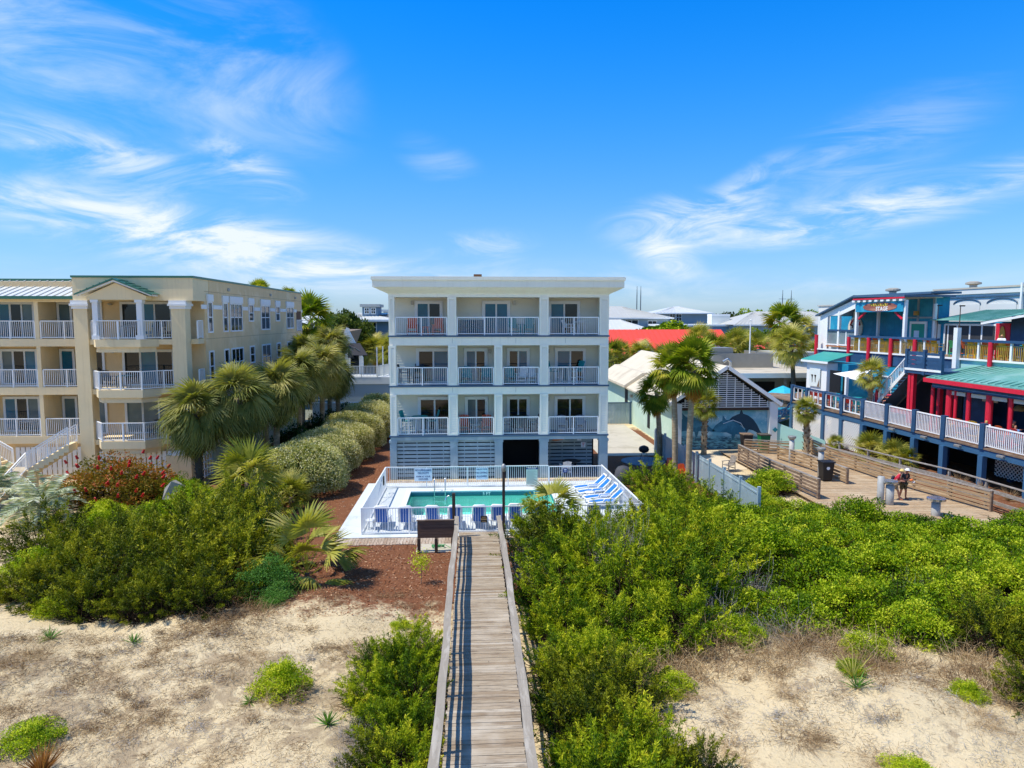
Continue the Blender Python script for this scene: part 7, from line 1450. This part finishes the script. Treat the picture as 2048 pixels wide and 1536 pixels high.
for x, y, s in ((3.9, 12.9, .62), (4.6, 13.3, .5), (3.2, 12.2, .75), (2.45, 18.0, .75), (2.45, 16.4, .7), (2.55, 14.8, .75), (3.4, 15.8, .8), (2.5, 12.6, .75), (3.5, 14.0, .7), (3.2, 17.4, .75), (2.3, 11.4, .65), (3.0, 11.0, .75), (4.9, 12.2, .35), (2.0, 15.8, .42), (2.0, 13.6, .4), (2.4, 20.9, .6), (2.4, 23.6, .6), (3.3, 13.9, .5), (2.6, 11.4, .5)): R_(x, y, s, l4, g4)
# left of the boardwalk, foreground
g5, l5 = 'junipers against the left boardwalk rail', 'bright juniper growing against the left rail of the boardwalk'
for x, y, s in ((-1.75, 19.2, .62), (-1.7, 17.8, .68), (-2.5, 18.3, .55), (-1.6, 16.4, .68), (-2.5, 16.9, .55), (-1.55, 15.0, .6), (-2.2, 15.4, .5), (-1.5, 13.6, .55), (-2.0, 13.6, .45), (-1.4, 12.4, .5), (-2.0, 12.0, .45)): R_(x, y, s, l5, g5)
for x, y, s in ((-2.75, 15.3, .55), (-2.65, 14.2, .55), (-2.7, 13.2, .5)): T_(x, y, s, 'grey dead twigs along the sand side of the left rail junipers', 'grey twigs left of the rail junipers', 1, s*1.3)
B_(-4.95, 17.6, .58, 'rounded yellow green bush alone on the left sand', None, .62); gq = 'dry tangles on the sand'
for x, y, q in ((-11.5, 17.2, .6), (-9.8, 18.4, .5), (-7.6, 16.8, .55), (-6.2, 19.0, .6), (-5.6, 14.8, .5), (-7.8, 13.6, .6), (-11.0, 15.2, .7), (-4.0, 13.6, .5), (-8.8, 19.6, .5), (-6.4, 12.6, .6)): T_(x, y, q, 'low dry tangle of stems lying on the left sand', gq, 0, q*.32)
for x, y, q in ((7.2, 14.4, .7), (8.7, 13.2, .9), (9.2, 12.3, .8), (5.8, 14.2, .6), (11.4, 14.6, .8), (12.4, 13.6, .9), (6.6, 12.0, .7), (10.6, 12.4, .6), (7.8, 16.0, .6)): T_(x, y, q, 'low dry vine tangle lying on the right sand', 'vine tangles on the right sand', 0, q*.4)
B_(8.9, 13.1, .42, 'dull olive vine mound in the middle of the right sand', None, .3)
T_(-4.8, 17.2, .8, 'brown twigs under the lone yellow green bush', None, 0, .75)
for x, y, s, l in ((-8.2, 21.0, 1.0, 'brown twig tangle at the sand edge below the left thicket, right one'), (-7.0, 21.6, 1.1, 'grey brown twig tangle below the blue green shrub'), (-12.2, 19.0, .8, 'low dry tangle on the left sand near the thicket'), (-3.4, 19.6, .6, 'upright dry weeds on the sand left of the rail junipers')): T_(x, y, s, l, None, 0, s*.7)
for x, y, s, l in ((-10.2, 15.9, .55, 'flat yellow green plant mat at the left picture edge'), (-2.3, 21.4, .3, 'small bright weed in the mulch beside the boardwalk')): B_(x, y, s, l, None, s*.6)
r = thing('sapling', 'thin sapling with tuft of yellow green leaves left of the boardwalk', 'sapling', (-1.9, 24.7, 0)); mb = MB(); mb.tube([(0, 0, 0), (.02, 0, .5), (0, .02, 1.0)], [.015, .012, .008], 6); mb.build('trunk', M_stem, r); link('crown', quadmesh('sap', leaves(np.array([0, 0, 1.0])+RNG.normal(size=(420, 3))*np.array([.16, .16, .18]), RNG.normal(size=(420, 3)), .08, .04), RNG.uniform(.3, .9, 420), L_brt), r)
def yucca(label, x, y, n, L, m, up=.4, cat='yucca', nm='yucca'):
    a = RNG.uniform(0, 6.28, n); e = RNG.uniform(up*.3, 1.4, n); d = np.stack([np.cos(a)*np.cos(e), np.sin(a)*np.cos(e), np.sin(e)], 1); r = thing(nm, label, cat, (x, y, ground_h(x, y))); t_ = np.array([0, .5, 1.0])
    pts = d[:, None]*(L*RNG.uniform(.7, 1.1, n))[:, None, None]*t_[None, :, None]; pts[:, 2, 2] -= .06*L; link('leaves', quadmesh(nm, strips(pts, [.014, .014, .002]), np.repeat(RNG.uniform(.2, .9, n), 2), m), r); return r
yucca('spiky yucca on the sand left of the rail junipers', -3.45, 15.9, 46, .42, L_yau); yucca('small spiky yucca on the sand under the left thicket', -9.9, 20.2, 36, .4, L_yau); yucca('tiny spiky yucca on the left sand by the lone bush', -5.6, 17.0, 30, .32, L_yau); yucca('dark spiky yucca clump near the left sand slope', -12.3, 20.3, 34, .45, L_yau)
yucca('pale tall spiky grass tuft in front of the right thicket', 9.5, 16.3, 26, .9, L_sab, 1.2, 'grass tuft', 'grass_tuft'); yucca('green spiky tuft below the pale grass on the right sand', 9.3, 15.8, 34, .5, L_yau, .6)
yucca('rust brown upright reed clump at the bottom left corner', -9.2, 14.6, 90, .75, leafmat('rust reed', ['#6B3F20', '#94602F', '#B07E45', '#C69A62'], .2), 2.4, 'reeds', 'reed_clump')
for u, v, s, l in ((-.6, 9.9, 1.0, 'fan palm shrub beside the lattice under the blue deck'), (-.5, 7.6, .9, 'dry tipped fan palm shrub between blue deck posts'), (-.4, 6.6, .7, 'small fan palm shrub near the second blue post'), (-.9, 13.2, .5, 'tiny palm seedling before the white lattice')): palm('palm_shrub', l, SG[0], .4, .15, .12, RW(u, v, .1), M_barkd, sc=s)
for u, v in ((-.5, 2.2), (-.6, .4), (-.5, -1.3)): yucca('dry straw grass tuft under the blue deck beam', *RW(u, v).xy, 60, .9, L_dry, .8, 'grass tuft', 'grass_tuft')['group'] = 'straw tufts under the deck'
# far trees
FO = [broadleaf('oak%d' % i, 1.0, 1.0, 130, 120, (.075, .06), L_oli, .2) for i in range(2)]
def tree(label, x, y, z0, R, H, k=0, name='oak_tree', trunk=True, mat_=None, group=None):
    r = thing(name, label, 'tree', (x, y, 0), 0, group); c = link('crown', FO[k] if mat_ is None else mat_, r); c.location = (0, 0, z0); c.scale = (R, R, H); c.rotation_euler = (0, 0, random.uniform(0, 6))
    mb = MB(); mb.tube([(0, 0, 0), (.1, 0, z0), (.2, .1, z0+H*.4)], [.35, .25, .1], 8); 
    for k_ in range(4): a = k_*1.6; mb.tube([(.1, 0, z0), (R*.5*math.cos(a), R*.5*math.sin(a), z0+H*.5)], [.14, .04], 6)
    mb.build('trunk', M_stem, r); return r
FB = broadleaf('greent', 1.0, 1.0, 120, 110, (.085, .06), L_myr, .2)
tree('broad olive green oak behind the white gabled cafe', -17.2, 94, 6.0, 4.2, 5.6); tree('smaller oak right of the broad one before the blue house', -14.8, 96.5, 5.0, 2.6, 4.2, 1)
tree('round dark green tree rising over the red ridge', 39.2, 140, 5.0, 6.5, 4.7, 0, mat_=FB); tree('slim green tree before the resort wing right of the flagpole', 45.5, 108, 4.0, 3.2, 4.6, 1, mat_=FB); tree('low bush like tree over the red ridge right end', 44.5, 118, 5, 1.6, 3.4, 1, mat_=FB)
for i in range(7): tree('round topped oak in the wood behind the pale resort roof', 95+i*9.5+random.uniform(-2, 2), 262+random.uniform(-8, 8), 4, 9, 11.5-abs(i-2.6)*.8, i % 2, mat_=(FB if i % 3 else None), group='oaks behind the resort')
for i in range(4): tree('russet oak left of the wood behind the resort roofs', 72+i*7, 258, 4, 7, 8.3, i % 2, group='russet oaks')
for i in range(5): tree('oak top over the pale roofs beside the condominium', 38+i*8, 250, 4, 8, 9.6-i*.4, i % 2, mat_=FB, group='oaks beside the condominium')
def farwood():
    n = 9000; x = RNG.uniform(-420, 560, n); y = RNG.uniform(330, 460, n); h = 7+2.5*np.sin(x*.05)+1.5*np.sin(x*.13+1); z = h*RNG.uniform(.2, 1, n); P_ = np.stack([x, y, z], 1)
    tag(link('distant_wood', quadmesh('distant_wood', leaves(P_, RNG.normal(size=(n, 3)), RNG.uniform(2.5, 5, n), RNG.uniform(2, 4, n)), RNG.uniform(.1, .7, n), L_oli)), kind='stuff')
farwood()
# loose dry litter lying on the sand (nobody could count it)
def litter(name, boxes, ncl, per, m):
    P_, Dn, Ls = [], [], []
    for (x0, x1, y0, y1), k in zip(boxes, ncl):
        for _ in range(k):
            cx, cy = random.uniform(x0, x1), random.uniform(y0, y1); s = random.uniform(.08, .34); n = int(per*random.uniform(.4, 1.4)); q = RNG.normal(size=(n, 2))*s*np.array([1.3, .8])+np.array([cx, cy])
            z = np.array([ground_h(a, b) for a, b in q])+RNG.uniform(.005, .12, n); P_.append(np.c_[q, z]); d = RNG.normal(size=(n, 3)); d[:, 2] = np.abs(d[:, 2])*.35; Dn.append(unit(d)); Ls.append(RNG.uniform(.05, .22, n))
    p, d, L = np.concatenate(P_), np.concatenate(Dn), np.concatenate(Ls); pts = [p]; 
    for i in range(3): d = unit(d+RNG.normal(size=d.shape)*.45-np.array([0, 0, .18])); p = p+d*(L/3)[:, None]; p[:, 2] = np.maximum(p[:, 2], pts[0][:, 2]-.01); pts.append(p)
    Q_ = strips(np.stack(pts, 1), [.0042, .004, .0035, .002]); tag(link(name, quadmesh(name, Q_, np.repeat(RNG.uniform(0, 1, len(L)), 3), m)), kind='stuff')
litter('dry_litter', [(-13.5, -2.6, 11.5, 20.8), (-15, -7, 16, 20.8), (3, 14.5, 11, 17), (-9, -1.2, 19, 24), (2, 6, 11, 18)], [260, 90, 120, 60, 40], 90, L_dry)
litter('grey_litter', [(-13.5, -3, 11.5, 20.5), (4, 14, 11, 16.5)], [90, 60], 80, L_gry)
def chips(n):
    x = RNG.uniform(-9.6, -.8, n); y = RNG.uniform(21.5, 30, n); k = RNG.uniform(0, 1, n) < .25; x[k] = RNG.uniform(-9, -5.3, k.sum()); y[k] = RNG.uniform(31, 48, k.sum()); d = RNG.normal(size=(n, 3)); d[:, 2] *= .25
    P_ = np.stack([x, y, np.array([ground_h(a, b) if b < 28.5 else 0 for a, b in zip(x, y)])+RNG.uniform(.005, .03, n)], 1)
    tag(link('mulch_chips', quadmesh('mulch_chips', leaves(P_, d, RNG.uniform(.05, .14, n), RNG.uniform(.015, .045, n)), RNG.uniform(0, 1, n), leafmat('mulch chips', ['#3E2014', '#7A4429', '#A9714C', '#D0AC88'], .02, .9))), kind='stuff')
chips(9000)
